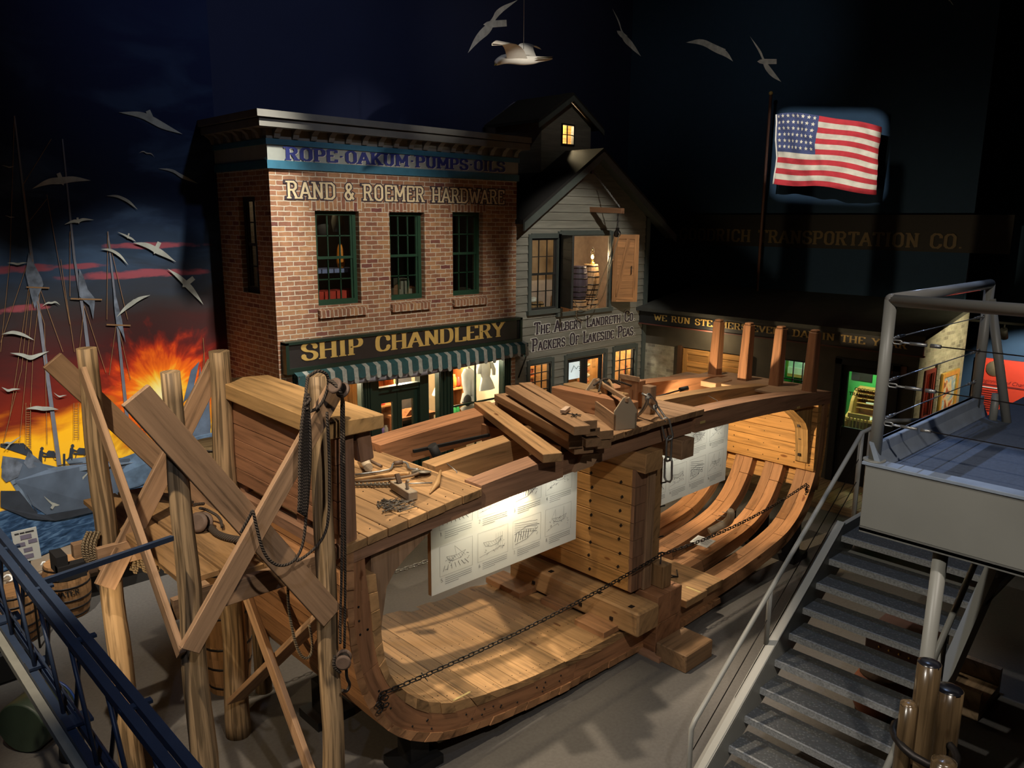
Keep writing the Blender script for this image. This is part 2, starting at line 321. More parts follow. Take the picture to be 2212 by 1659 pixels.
# ------------------------------------------------------------------ sign writer: stroke letters with slab serifs (grid 6 high)
G = {
'A': (4.4, [[(.3, 0), (2.2, 6)], [(2.2, 6), (4.1, 0)], [(1, 2), (3.4, 2)]], [(.3, 0), (4.1, 0)]),
'B': (4.1, [[(.6, 0), (.6, 6)], [(.6, 6), (2.7, 6), (3.5, 5.3), (3.5, 3.9), (2.7, 3.2)], [(.6, 3.2), (2.7, 3.2), (3.7, 2.4), (3.7, .9), (2.8, 0), (.6, 0)]], [(.3, 0), (.3, 6)]),
'C': (4.1, [[(3.7, 4.2), (3.7, 5.2), (2.9, 6), (1.5, 6), (.6, 5), (.6, 1), (1.5, 0), (2.9, 0), (3.7, .9), (3.7, 1.7)]], []),
'D': (4.2, [[(.6, 0), (.6, 6)], [(.6, 6), (2.6, 6), (3.7, 5), (3.7, 1), (2.6, 0), (.6, 0)]], [(.3, 0), (.3, 6)]),
'E': (3.8, [[(.6, 0), (.6, 6)], [(.3, 6), (3.4, 6)], [(3.4, 6.2), (3.4, 4.7)], [(.6, 3.1), (2.5, 3.1)], [(.3, 0), (3.5, 0)], [(3.5, -.2), (3.5, 1.4)]], []),
'F': (3.7, [[(.8, 0), (.8, 6)], [(.3, 6), (3.4, 6)], [(3.4, 6.2), (3.4, 4.7)], [(.6, 3.1), (2.5, 3.1)]], [(.8, 0)]),
'G': (4.3, [[(3.7, 4.4), (3.7, 5.2), (2.9, 6), (1.5, 6), (.6, 5), (.6, 1), (1.5, 0), (2.9, 0), (3.7, .9), (3.7, 2.6)], [(2.5, 2.6), (4.2, 2.6)]], []),
'H': (4.6, [[(.8, 0), (.8, 6)], [(3.8, 0), (3.8, 6)], [(.8, 3), (3.8, 3)]], [(.8, 0), (.8, 6), (3.8, 0), (3.8, 6)]),
'I': (2.0, [[(1, 0), (1, 6)]], [(1, 0), (1, 6)]),
'K': (4.5, [[(.8, 0), (.8, 6)], [(.9, 2.5), (3.5, 6)], [(1.8, 3.6), (3.8, 0)]], [(.8, 0), (.8, 6), (3.6, 6), (3.9, 0)]),
'L': (3.7, [[(.8, 0), (.8, 6)], [(.3, 0), (3.4, 0)], [(3.4, -.2), (3.4, 1.6)]], [(.8, 6)]),
'M': (5.4, [[(.8, 0), (.8, 6)], [(4.6, 0), (4.6, 6)], [(.8, 6), (2.7, 1.6)], [(2.7, 1.6), (4.6, 6)]], [(.8, 0), (4.6, 0), (.5, 6), (4.9, 6)]),
'N': (4.7, [[(.9, 0), (.9, 6)], [(3.8, 0), (3.8, 6)], [(.9, 6), (3.8, 0)]], [(.9, 0), (.6, 6), (3.8, 6)]),
'O': (4.3, [[(1.5, 0), (.6, 1), (.6, 5), (1.5, 6), (2.8, 6), (3.7, 5), (3.7, 1), (2.8, 0), (1.5, 0)]], []),
'P': (4.0, [[(.8, 0), (.8, 6)], [(.6, 6), (2.7, 6), (3.5, 5.2), (3.5, 3.6), (2.7, 2.8), (.8, 2.8)]], [(.8, 0), (.4, 6)]),
'R': (4.4, [[(.8, 0), (.8, 6)], [(.6, 6), (2.7, 6), (3.5, 5.2), (3.5, 3.8), (2.7, 3), (.8, 3)], [(2.3, 3), (3.7, 0)]], [(.8, 0), (.4, 6), (3.8, 0)]),
'S': (3.9, [[(3.4, 4.3), (3.4, 5.2), (2.6, 6), (1.3, 6), (.5, 5.2), (.5, 4), (1.3, 3.2), (2.7, 2.9), (3.5, 2.1), (3.5, .8), (2.7, 0), (1.3, 0), (.5, .8), (.5, 1.7)]], []),
'T': (4.0, [[(2, 0), (2, 6)], [(.2, 6), (3.8, 6)], [(.25, 6.2), (.25, 4.8)], [(3.75, 6.2), (3.75, 4.8)]], [(2, 0)]),
'U': (4.4, [[(.8, 6), (.8, 1), (1.6, 0), (2.8, 0), (3.6, 1), (3.6, 6)]], [(.8, 6), (3.6, 6)]),
'V': (4.3, [[(.4, 6), (2.15, 0)], [(2.15, 0), (3.9, 6)]], [(.4, 6), (3.9, 6)]),
'W': (6.0, [[(.4, 6), (1.7, 0)], [(1.7, 0), (3, 5)], [(3, 5), (4.3, 0)], [(4.3, 0), (5.6, 6)]], [(.4, 6), (5.6, 6)]),
'Y': (4.2, [[(.3, 6), (2.1, 2.8)], [(3.9, 6), (2.1, 2.8)], [(2.1, 3), (2.1, 0)]], [(.4, 6), (3.8, 6), (2.1, 0)]),
'&': (4.4, [[(4, 0), (1.1, 4.2), (1.1, 5.3), (1.7, 6), (2.4, 6), (3, 5.3), (3, 4.5), (.7, 2.2), (.5, 1.2), (1.3, 0), (2.4, 0), (3.9, 2.6)]], []),
'.': (1.7, [[(.4, .35), (1.2, .35)]], []), '·': (2.0, [[(.5, 3), (1.5, 3)]], []), "'": (1.2, [[(.6, 6), (.6, 5)]], []), '-': (2.4, [[(.5, 3), (1.9, 3)]], []),
'1': (2.2, [[(.4, 5), (1.2, 6)], [(1.2, 6), (1.2, 0)]], []), '2': (3.4, [[(.4, 4.8), (1, 6), (2.3, 6), (2.9, 5), (2.9, 4), (.4, 0)], [(.4, 0), (3, 0)]], []),
'3': (3.4, [[(.4, 5.2), (1.2, 6), (2.2, 6), (2.9, 5), (2.4, 3.4), (1.4, 3.2)], [(1.4, 3.2), (2.6, 2.8), (2.9, 1.4), (2.2, 0), (1, 0), (.4, .8)]], []),
'4': (3.4, [[(2.3, 0), (2.3, 6)], [(2.3, 6), (.3, 2)], [(.3, 2), (3, 2)]], []), '5': (3.3, [[(2.8, 6), (.7, 6)], [(.7, 6), (.6, 3.4)], [(.6, 3.4), (1.6, 3.8), (2.8, 3), (2.8, 1.2), (1.8, 0), (.4, .5)]], []),
'6': (3.4, [[(2.6, 5.8), (1, 4.6), (.5, 2.6), (.5, 1), (1.2, 0), (2.2, 0), (2.9, 1), (2.9, 2.4), (2.2, 3.2), (.6, 2.6)]], []),
'7': (3.2, [[(.4, 6), (2.8, 6)], [(2.8, 6), (1.2, 0)]], []), '8': (3.4, [[(1.6, 3.2), (.6, 4.2), (.7, 5.4), (1.7, 6), (2.6, 5.4), (2.7, 4.2), (1.6, 3.2), (.5, 2), (.6, .7), (1.6, 0), (2.7, .7), (2.8, 2), (1.6, 3.2)]], []),
'9': (3.4, [[(2.9, 3.6), (2.2, 2.8), (1.2, 2.8), (.5, 3.6), (.5, 5), (1.2, 6), (2.2, 6), (2.9, 5), (2.9, 2), (1.2, 0)]], []), '0': (3.4, [[(1.2, 0), (.5, 1), (.5, 5), (1.2, 6), (2.2, 6), (2.9, 5), (2.9, 1), (2.2, 0), (1.2, 0)]], []),
' ': (2.6, [], [])}
def write(mb, txt, fn, W=None, H=1, tv=1.0, th=.7, sm=False, serif=1.5, gap=.55, dx=0, dy=0, grow=0, small=False):
    """fn(x,y)->3D point, x over W, y over H. lower-case = small capitals"""
    lay = []; x = 0
    for ch in txt:
        k = .72 if ch.islower() else 1.0; g = G[ch.upper()]; lay.append((x, k, g)); x += (g[0]*k+gap)
    tot = x-gap; sx = (W/tot) if W else H/6; sy = H/6
    o0 = fn(0, 0); nn = (fn(.01, 0)-o0).cross(fn(0, .01)-o0); nn = nn.normalized() if nn.length > 1e-12 else V((0, 0, 0)); kf = [0]
    def q(px, py): return fn((px+dx)*sx, (py+dy)*sy)+nn*(kf[0] % 9)*.00025
    def seg(a, b, x0, k, t):
        a = V((a[0]*k, a[1]*k)); b = V((b[0]*k, b[1]*k)); d = b-a
        if d.length < 1e-6: return
        d.normalize(); nrm = V((-d.y, d.x))*t/2; e = d*(grow/2)
        kf[0] += 1; c = [a-e-nrm, b+e-nrm, b+e+nrm, a-e+nrm]; mb.face([q(p.x+x0, p.y) for p in c])
    for x0, k, (w, st, sf) in lay:
        kk = .85 if k < 1 else 1
        for pl in st:
            P = [V(p) for p in pl]
            if sm and len(P) > 3: P = smooth(P, 2)
            for i in range(len(P)-1):
                d = P[i+1]-P[i]; t = (th+(tv-th)*abs(d.y)/max(d.length, 1e-6))*kk+grow
                seg(P[i], P[i+1], x0, k, t)
                if i and len(P) > 2:
                    kf[0] += 1; p = P[i]*k; rr = t/2; mb.face([q(p.x+x0+rr*math.cos(a*PI/3+.26), p.y+rr*math.sin(a*PI/3+.26)) for a in range(6)])
        if serif:
            for (a, b) in sf:
                yy = .0 if b == 0 else 6
                seg((a-serif/2-grow/2, yy), (a+serif/2+grow/2, yy), x0, k, th*.8*kk+grow)
def sign(name, txt, plane, c, pl, pr, ptop, mat, parent, off=.004, **kw):
    """letters between base-line pixels pl and pr, cap height from ptop, painted on plane (X or Y = c)"""
    f = PX if plane == 'X' else PY
    a = f(*pl, c); b = f(*pr, c); h = f(*ptop, c).z-f(ptop[0], ptop[0]*0+pl[1]+(pr[1]-pl[1])*(ptop[0]-pl[0])/(pr[0]-pl[0]), c).z
    d = (b-a); W = d.length; d.normalize(); nrm = V((-off, 0, 0)) if plane == 'X' else V((0, -off, 0))
    mb = MB(); write(mb, txt, lambda x, y: a+d*x+V((0, 0, y))+nrm, W, h, **kw)
    return mb.build(name, mat, parent)
# ================================================================== palette
PINE = wood('deck_pine', (.385, .225, .10))
PINE2 = wood('honey_pine', (.54, .285, .09), var=.15)
FIR = wood('old_fir', (.33, .18, .105), knots=False)
FIRR = wood('red_fir', (.36, .17, .08), knots=True)
RIBW = wood('rib_oak', (.40, .205, .095), grain=10)
BRACE = wood('brace_board', (.38, .235, .135))
LOG = wood('log_wood', (.42, .285, .155), dark=.30, grain=22, streak=.6, knots=True, var=.1)
BULW = wood('bulwark_fir', (.34, .165, .085), knots=False, var=.1)
RAILW = wood('rail_pine', (.45, .27, .11), knots=True)
BARRELW = wood('barrel_oak', (.34, .18, .075), knots=False)
GREYW = wood('driftwood', (.45, .36, .25), knots=False)
ROPE = rope_mat('tarred_rope', (.075, .055, .04))
ROPEL = rope_mat('hemp_rope', (.32, .24, .14))
IRON = plain('black_iron', (.035, .03, .028), rough=.45, metal=.7)
STEEL = plain('grey_steel', (.30, .30, .29), rough=.4, metal=.8)
GREYP = plain('grey_paint', (.20, .20, .18), rough=.45, noise=.05, scale=3)
BLACK = plain('black_paint', (.006, .006, .006), rough=.7)
WHITE = plain('white_cloth', (.75, .74, .70), rough=.8)
GREENP = plain('dark_green_paint', (.006, .020, .013), rough=.45, noise=.08)
GREENW = plain('window_green', (.012, .048, .026), rough=.45, noise=.08)
GLASS = glass_mat()
NAVY = plain('navy_wall_paint', (.010, .016, .055), rough=.9, noise=.06, scale=1.5)
INK = plain('printed_ink', (.05, .05, .055), rough=.7)
PAPER = plain('panel_white', (.72, .72, .66), rough=.5, noise=.02)

# ================================================================== hall shell
def slab(name, x0, x1, y0, y1, z0, z1, m): mb = MB(); mb.box(x0, x1, y0, y1, z0, z1); return struct(mb, name, m)
FLOORM = plain('carpet_taupe', (.105, .097, .088), rough=.95, noise=.10, scale=30, bump=.25)
slab('floor', -4, 21, -3, 14, -.1, 0, FLOORM)
slab('ceiling', -4, 21, -3, 14, 11.5, 11.6, BLACK)
slab('wall_back', 5.2, 21, 12.6, 12.8, 0, 11.5, NAVY)
slab('wall_far_right', 17.8, 18, -3, 12.6, 0, 11.5, plain('blue_wall_paint', (.02, .055, .105), rough=.85, noise=.05))
slab('wall_left', -4.1, -4, -3, 12, 0, 11.5, BLACK)
slab('wall_behind', -4, 21, -3.1, -3, 0, 11.5, BLACK)
# low plinth under the mural
mb = MB(); pw = [(-4, 8.2), (-.6, 9.3), (1.0, 10.1), (2.1, 10.5), (3.1, 10.55), (5.3, 10.55), (5.3, 11.95), (4, 11.95), (2.6, 11.6), (2, 11.3), (.5, 10.7), (-1.5, 9.8), (-4, 8.9)]
mb.prism(pw, 'Z', .28, .36, 'x'); struct(mb, 'trim_1', plain('plinth_top', (.20, .15, .10), rough=.8, scale=5))
mb = MB(); mb.prism([(x, y+.02) for x, y in pw], 'Z', 0, .28, 'x'); struct(mb, 'trim_2', plain('plinth_black', (.02, .018, .016), rough=.8))

# ================================================================== mural: a curved painted wall
ML = [V((x, y)) for x, y in ((-4, 8.7), (-1.5, 9.75), (.2, 10.55), (1.2, 10.98), (2.0, 11.33), (2.6, 11.62), (3.3, 11.82), (4.2, 11.93), (5.32, 11.97))]
ML = [V((p.x, p.y)) for p in arc([V((p.x, p.y, 0)) for p in smooth([V((q.x, q.y, 0)) for q in ML], 2)], 60)]
MLEN = [0]
for a, b in zip(ML, ML[1:]): MLEN.append(MLEN[-1]+(b-a).length)
def MU(u, v, off=.0):
    """the point of the mural wall seen at a given place of the photograph -> (3D, s, z)"""
    d = ray(u, v); best = None
    for i in range(len(ML)-1):
        a, b = ML[i], ML[i+1]; e = b-a; den = d.x*e.y-d.y*e.x
        if abs(den) < 1e-9: continue
        t = (a.x*e.y-a.y*e.x)/den; k = (a.x*d.y-a.y*d.x)/den
        if t > 0 and -.02 <= k <= 1.02:
            best = (t, i, min(max(k, 0), 1)); break
    if best is None: i = 0 if u < 200 else len(ML)-2; best = (ML[i].length, i, 0)
    t, i, k = best; e = (ML[i+1]-ML[i]); n = V((e.y, -e.x)).normalized()
    if n.dot(-ML[i]) < 0: n = -n
    p = d*t+V((0, 0, HC)); return V((p.x+n.x*off, p.y+n.y*off, p.z)), MLEN[i]+k*e.length, p.z
def mural_material():
    m, nt, b = _new('sunset_mural_paint'); L = nt.links
    uv = N(nt, 'ShaderNodeUVMap'); uv.uv_map = 'UVMap'; sp = N(nt, 'ShaderNodeSeparateXYZ'); L.new(uv.outputs[0], sp.inputs[0]); S_, Z_ = sp.outputs[0], sp.outputs[1]
    def m_(op, a, bb=None, c=None):
        n = N(nt, 'ShaderNodeMath'); n.operation = op
        for i, x in enumerate((a, bb, c)):
            if x is None: continue
            if isinstance(x, (int, float)): n.inputs[i].default_value = x
            else: L.new(x, n.inputs[i])
        return n.outputs[0]
    def cmb(x, y, z=0.0):
        c = N(nt, 'ShaderNodeCombineXYZ')
        for i, k in enumerate((x, y, z)):
            if isinstance(k, (int, float)): c.inputs[i].default_value = k
            else: L.new(k, c.inputs[i])
        return c.outputs[0]
    def noise(vec, sc, det=4.0, dist=0.0):
        n = N(nt, 'ShaderNodeTexNoise', Scale=sc, Detail=det, Distortion=dist); L.new(vec, n.inputs['Vector']); return n.outputs['Fac']
    def mixc(f, a, bb, bt='MIX'):
        n = N(nt, 'ShaderNodeMix'); n.data_type = 'RGBA'; n.blend_type = bt
        for nm, x in (('Factor', f), ('A', a), ('B', bb)):
            if isinstance(x, (int, float)): n.inputs[nm].default_value = x
            elif isinstance(x, tuple): n.inputs[nm].default_value = (*x, 1)
            else: L.new(x, n.inputs[nm])
        return n.outputs['Result']
    sun, ss, zs = MU(352, 852)
    nA = noise(cmb(m_('MULTIPLY', S_, .5), m_('MULTIPLY', Z_, 1.6)), 1.6, 5.0, .6)
    zz = m_('ADD', Z_, m_('MULTIPLY', m_('SUBTRACT', nA, .5), .9))
    def zat(y, u=250): return MU(u, y)[2]
    top = 8.0
    st = [(zat(1010), (.95, .50, .015)), (zat(905), (1.0, .50, .01)), (zat(872), (.62, .17, .01)), (zat(856), (.20, .022, .010)), (zat(800), (.13, .016, .012)), (zat(750), (.06, .016, .016)), (zat(690), (.042, .022, .022)), (zat(640), (.035, .035, .04)), (zat(560), (.03, .05, .085)), (zat(480), (.02, .035, .075)), (zat(380), (.012, .02, .05)), (zat(250), (.010, .016, .050)), (8.0, (.012, .018, .06))]
    r = ramp(nt, [(max(0, z/top), c) for z, c in st]); L.new(m_('DIVIDE', zz, top), r.inputs['Fac']); col = r.outputs['Color']
    # yellow streaks
    ny = noise(cmb(m_('MULTIPLY', S_, .8), m_('MULTIPLY', Z_, 7)), 2.2, 4.0, .4)
    low = ramp(nt, [(zat(1010)/top, (1, 1, 1)), (zat(870)/top, (0, 0, 0))]); L.new(m_('DIVIDE', Z_, top), low.inputs['Fac'])
    col = mixc(m_('MULTIPLY', low.outputs['Color'], m_('MULTIPLY', ny, .55)), col, (1.0, .72, .10))
    # clouds: blue-grey sweep and pink bars
    nb = noise(cmb(m_('MULTIPLY', S_, .35), m_('MULTIPLY', Z_, .9), 3.0), 2.0, 5.0, .5)
    hi = ramp(nt, [(zat(640)/top, (0, 0, 0)), (zat(540)/top, (1, 1, 1)), (zat(300)/top, (.5, .5, .5)), (1, (0, 0, 0))]); L.new(m_('DIVIDE', Z_, top), hi.inputs['Fac'])
    rb = ramp(nt, [(.48, (0, 0, 0)), (.62, (1, 1, 1))]); L.new(nb, rb.inputs['Fac'])
    col = mixc(m_('MULTIPLY', m_('MULTIPLY', rb.outputs['Color'], hi.outputs['Color']), .7), col, (.055, .10, .19))
    for (u0, v0, hw, hh) in ((300, 592, 190, 9), (330, 530, 110, 7), (60, 580, 90, 9), (40, 668, 70, 8), (170, 575, 70, 6)):
        _, s0, z0 = MU(max(u0, 5), v0); _, s1, z1 = MU(max(u0, 5), v0-hh); _, s2, _z = MU(min(u0+hw, 470), v0)
        rs = max(.3, abs(s2-s0)); rz = abs(z1-z0)*1.1
        nn = noise(cmb(m_('MULTIPLY', S_, 1.2), m_('MULTIPLY', Z_, 3.), u0*.1), 3.0, 4.0)
        dx = m_('DIVIDE', m_('SUBTRACT', S_, s0), rs); dz = m_('DIVIDE', m_('SUBTRACT', Z_, z0), rz)
        d = m_('ADD', m_('MULTIPLY', dx, dx), m_('ADD', m_('MULTIPLY', dz, dz), m_('MULTIPLY', m_('SUBTRACT', nn, .5), 2.6)))
        f = ramp(nt, [(.35, (1, 1, 1)), (1, (0, 0, 0))]); L.new(d, f.inputs['Fac']); col = mixc(m_('MULTIPLY', f.outputs['Color'], .8), col, (.33, .075, .095))
    # the painted sun burst
    dx = m_('SUBTRACT', S_, ss); dz = m_('SUBTRACT', Z_, zs); rad = m_('SQRT', m_('ADD', m_('MULTIPLY', m_('MULTIPLY', dx, dx), .8), m_('MULTIPLY', dz, dz)))
    ang = m_('ARCTAN2', dz, dx); na = noise(cmb(m_('MULTIPLY', ang, 2.6), m_('MULTIPLY', rad, 1.5)), 2.4, 4.0, .3)
    rr = m_('MULTIPLY', rad, m_('ADD', .62, m_('MULTIPLY', na, 1.5)))
    g = ramp(nt, [(0, (1.0, .93, .55)), (.17, (1.0, .85, .25)), (.32, (1.0, .55, .04)), (.5, (.95, .20, .012)), (.75, (.60, .05, .012)), (1, (.25, .02, .012))]); L.new(m_('MULTIPLY', rr, .85), g.inputs['Fac'])
    gf = ramp(nt, [(.55, (1, 1, 1)), (1.0, (0, 0, 0))]); L.new(m_('MULTIPLY', rr, .72), gf.inputs['Fac'])
    col = mixc(gf.outputs['Color'], col, g.outputs['Color'])
    # sea
    _, sb, zb = MU(360, 1000)
    ns = noise(cmb(m_('MULTIPLY', S_, 2), m_('MULTIPLY', Z_, 9)), 2.4, 5.0, .8)
    sea = ramp(nt, [(.3, (.010, .025, .055)), (.5, (.03, .07, .15)), (.7, (.10, .19, .33))]); L.new(ns, sea.inputs['Fac'])
    _, sa, za = MU(30, 1010)
    line = m_('SUBTRACT', m_('ADD', zb, m_('MULTIPLY', m_('SUBTRACT', ns, .5), .06)), Z_)
    sf = ramp(nt, [(0, (0, 0, 0)), (.02, (1, 1, 1))]); L.new(line, sf.inputs['Fac'])
    col = mixc(sf.outputs['Color'], col, sea.outputs['Color'])
    # glitter path under the sun
    gx = m_('DIVIDE', m_('SUBTRACT', S_, ss+.1), .45); gg = m_('MULTIPLY', m_('MAXIMUM', m_('SUBTRACT', 1.0, m_('MULTIPLY', gx, gx)), 0.0), sf.outputs['Color'])
    gn = ramp(nt, [(.5, (0, 0, 0)), (.62, (1, 1, 1))]); L.new(noise(cmb(m_('MULTIPLY', S_, 3), m_('MULTIPLY', Z_, 18)), 3.0), gn.inputs['Fac'])
    col = mixc(m_('MULTIPLY', m_('MULTIPLY', gg, gn.outputs['Color']), .85), col, (1.0, .75, .25))
    L.new(col, b.inputs['Base Color']); b.inputs['Roughness'].default_value = .9; b.inputs['Specular IOR Level'].default_value = .1
    return m
MUR = thing('painted_mural', 'curved sunset mural of schooners at anchor behind the log scaffold', 'mural', (2.2, 11.3, .36))
mb = MB()
for i in range(len(ML)-1):
    a, b = ML[i], ML[i+1]; e = (b-a).normalized(); n = V((-e.y, e.x))*.12
    if n.y < 0: n = -n
    s0, s1 = MLEN[i], MLEN[i+1]
    mb.face([(a.x, a.y, .36), (b.x, b.y, .36), (b.x, b.y, 11.5), (a.x, a.y, 11.5)], [(s0, .36), (s1, .36), (s1, 11.5), (s0, 11.5)], smooth=False)
    mb.face([(a.x+n.x, a.y+n.y, .36), (b.x+n.x, b.y+n.y, .36), (b.x+n.x, b.y+n.y, 11.5), (a.x+n.x, a.y+n.y, 11.5)][::-1], [(s0, .36), (s1, .36), (s1, 9), (s0, 9)])
mb.build('painted_sky_and_sea', mural_material(), MUR)
HB = plain('mural_hull_blue', (.075, .105, .155), rough=.9, noise=.25, scale=3)
HB2 = plain('mural_hull_light', (.13, .18, .25), rough=.9, noise=.3, scale=6)
HD = plain('mural_hull_dark', (.022, .03, .045), rough=.9, noise=.3, scale=4)
MAST = plain('mural_mast', (.14, .15, .19), rough=.9); RIG = plain('mural_rigging', (.22, .12, .05), rough=.9); SAIL = plain('mural_sail', (.11, .135, .18), rough=.9, noise=.5, scale=9)
GULLM = plain('mural_gull', (.34, .36, .33), rough=.9, noise=.25, scale=6)
MDEPTH = [.004]
def mpoly(mb, pts):
    MDEPTH[0] += .0002
    mb.face([MU(u, v, MDEPTH[0])[0] for u, v in pts])
def mline(mb, pts, w, w2=None):
    w2 = w if w2 is None else w2; MDEPTH[0] += .0001
    n = len(pts)-1
    for i in range(n):
        (x0, y0), (x1, y1) = pts[i], pts[i+1]; L = math.hypot(x1-x0, y1-y0) or 1; k = max(1, int(L/60)); a, b = w+(w2-w)*i/n, w+(w2-w)*(i+1)/n
        px, py = -(y1-y0)/L, (x1-x0)/L
        for j in range(k):
            t0, t1 = j/k, (j+1)/k; wa, wb = (a+(b-a)*t0)/2, (a+(b-a)*t1)/2
            A = (x0+(x1-x0)*t0, y0+(y1-y0)*t0); B = (x0+(x1-x0)*t1, y0+(y1-y0)*t1)
            mb.face([MU(A[0]+px*wa, A[1]+py*wa, MDEPTH[0])[0], MU(B[0]+px*wb, B[1]+py*wb, MDEPTH[0])[0], MU(B[0]-px*wb, B[1]-py*wb, MDEPTH[0])[0], MU(A[0]-px*wa, A[1]-py*wa, MDEPTH[0])[0]])
# schooner hull on the left
mb = MB(); mpoly(mb, [(5, 985), (40, 990), (120, 1008), (205, 1000), (312, 985), (316, 1006), (270, 1060), (215, 1092), (150, 1105), (100, 1112), (60, 1085), (30, 1040)]); mb.build('painted_schooner_hull', HB, MUR)
mb = MB(); mpoly(mb, [(60, 1008), (130, 1012), (210, 1003), (312, 988), (312, 996), (210, 1015), (130, 1024), (70, 1020)]); mpoly(mb, [(5, 990), (42, 1040), (75, 1108), (62, 1106), (28, 1050), (2, 1010)])
mpoly(mb, [(140, 992), (205, 985), (206, 998), (150, 1004)]); mb.build('painted_hull_highlight', HB2, MUR)
mb = MB(); mline(mb, [(62, 1014), (130, 1030), (210, 1021), (312, 1001)], 1.6); mline(mb, [(70, 1034), (140, 1046), (220, 1038), (300, 1018)], 1.0); mline(mb, [(75, 1056), (150, 1066), (230, 1058), (285, 1040)], 1.0); mline(mb, [(28, 1048), (44, 1040), (62, 1075), (80, 1108)], 2.2)
for x_ in (95, 130, 165, 205, 245): mline(mb, [(x_, 1024), (x_+3, 1024)], 3)
mline(mb, [(138, 980), (138, 1040)], 5); mline(mb, [(130, 1004), (312, 984)], 1.5); mb.build('painted_hull_lines', HD, MUR)
mb = MB(); mpoly(mb, [(75, 1000), (60, 985), (0, 965), (0, 958), (50, 957), (68, 975)]); 
for bx_, by_ in ((78, 0), (144, -6)):
    F_ = lambda pts: mpoly(mb, [(bx_+x, 968+by_+y) for x, y in pts])
    F_([(8, 0), (11, -3), (15, -2), (16, 2), (12, 5), (9, 4)]); F_([(7, 5), (13, 4), (16, 12), (12, 20), (5, 19)]); F_([(12, 7), (24, 12), (24, 14), (12, 11)]); F_([(5, 18), (12, 19), (8, 27), (1, 33), (-1, 31), (4, 25)]); F_([(8, 18), (12, 19), (13, 32), (9, 32)])
    F_([(20, 12), (26, 5), (38, 6), (42, 13), (38, 17), (24, 16)]); F_([(14, 15), (40, 17), (44, 20), (14, 19)]); mline(mb, [(bx_+20, 986+by_), (bx_+18, 996+by_)], 1.5)
    mline(mb, [(bx_+42+5*math.cos(a*PI/4), 989+by_+5*math.sin(a*PI/4)) for a in range(9)], 1.2)

mpoly(mb, [(0, 1060), (40, 1060), (80, 1110), (100, 1112), (215, 1092), (210, 1104), (120, 1125), (60, 1120), (0, 1095)]); mb.build('painted_deck_figures', HD, MUR)
mb = MB(); mpoly(mb, [(5, 985), (30, 990), (48, 1003), (38, 1030), (12, 1042), (2, 1030)]); mpoly(mb, [(60, 975), (80, 990), (95, 1005), (60, 1012), (50, 1000)]); mb.build('painted_sail_bundle', SAIL, MUR)
mb = MB(); mpoly(mb, [(245, 995), (300, 975), (430, 940), (480, 930), (485, 1000), (430, 1010), (330, 1035), (300, 1050), (260, 1060), (246, 1030)]); mb.build('painted_steamer_hull', plain('mural_steamer', (.09, .15, .24), rough=.9, noise=.35, scale=6), MUR)
mb = MB(); mpoly(mb, [(408, 955), (432, 790), (440, 940)]); mpoly(mb, [(395, 870), (412, 800), (430, 780), (415, 850)]); mpoly(mb, [(420, 975), (450, 800), (455, 960)]); mpoly(mb, [(455, 970), (462, 790), (475, 950)]); mb.build('painted_far_sails', plain('mural_far_sail', (.09, .13, .2), rough=.9, noise=.3, scale=5), MUR)
for p, a, b in (([(30, 250), (48, 400), (68, 560), (100, 800), (127, 1005)], 3, 10), ([(134, 300), (160, 560), (183, 700), (195, 800)], 3, 9), ([(232, 500), (245, 620), (262, 790), (276, 925)], 3, 8)): mb = MB(); mline(mb, p, a, b); mb.build('painted_mast', MAST, MUR)
mb = MB()
for p in ([(70, 560), (20, 900)], [(70, 560), (45, 800), (5, 960)], [(86, 625), (70, 760), (62, 965)], [(86, 625), (135, 760)], [(30, 250), (20, 560), (0, 760)], [(66, 545), (0, 740)], [(130, 560), (160, 760)], [(181, 660), (170, 760)], [(181, 660), (228, 805)], [(250, 700), (235, 810)], [(254, 700), (281, 820)], [(150, 500), (150, 640)], [(100, 420), (150, 700)], [(232, 500), (230, 690)], [(235, 520), (275, 690)], [(48, 400), (110, 300)], [(48, 400), (60, 480), (100, 430)], [(75, 640), (95, 700), (100, 960)], [(70, 640), (40, 960)], [(438, 730), (442, 800)], [(450, 860), (455, 925)], [(440, 760), (430, 900)]):
    mline(mb, p, 1.1)
for a, b, k in ((54, 64, 18), (158, 168, 14), (303, 313, 5)):
    x0 = a; y0 = 880 if a != 303 else 915
    for i in range(k): mline(mb, [(a+i*.1, y0+i*5), (b+i*.1, y0+i*5)], .9)
    mline(mb, [(a, y0-10), (a, y0+k*5)], 1.1); mline(mb, [(b, y0-10), (b, y0+k*5)], 1.1)
for x, y, w in ((80, 620, 50), (185, 645, 68), (255, 701, 52)): mline(mb, [(x-w/2, y), (x+w/2, y+2)], 3)
mb.build('painted_rigging', RIG, MUR)
mb = MB()
for pts in ([(60, 545), (66, 560), (88, 600), (92, 615), (80, 640), (74, 668), (68, 650), (60, 620), (53, 590)], [(170, 580), (180, 600), (188, 625), (204, 645), (200, 690), (192, 660), (180, 650), (170, 640), (168, 610)], [(243, 620), (252, 650), (262, 690), (270, 740), (262, 720), (250, 700), (245, 660)]): mb = MB(); mpoly(mb, pts); mb.build('painted_furled_sail', SAIL, MUR)
def gull2d(pts, body=1.0):
    """wing outline polygons from left tip, left wrist, body, right wrist, right tip (pixels)"""
    lt, lw, c, rw, rt = [V(p) for p in pts]; W = (lt-rt).length; h = W*.055*body
    top = smooth([V((*p, 0)) for p in (lt, lw, c+V((0, -h*.6)), rw, rt)], 2); bot = smooth([V((*p, 0)) for p in (lt, lw+V((W*.02, h*1.5)), c+V((0, h*1.2)), rw+V((-W*.02, h*1.5)), rt)], 2)
    return [((a.x, a.y), (b.x, b.y)) for a, b in zip(top, bot)]
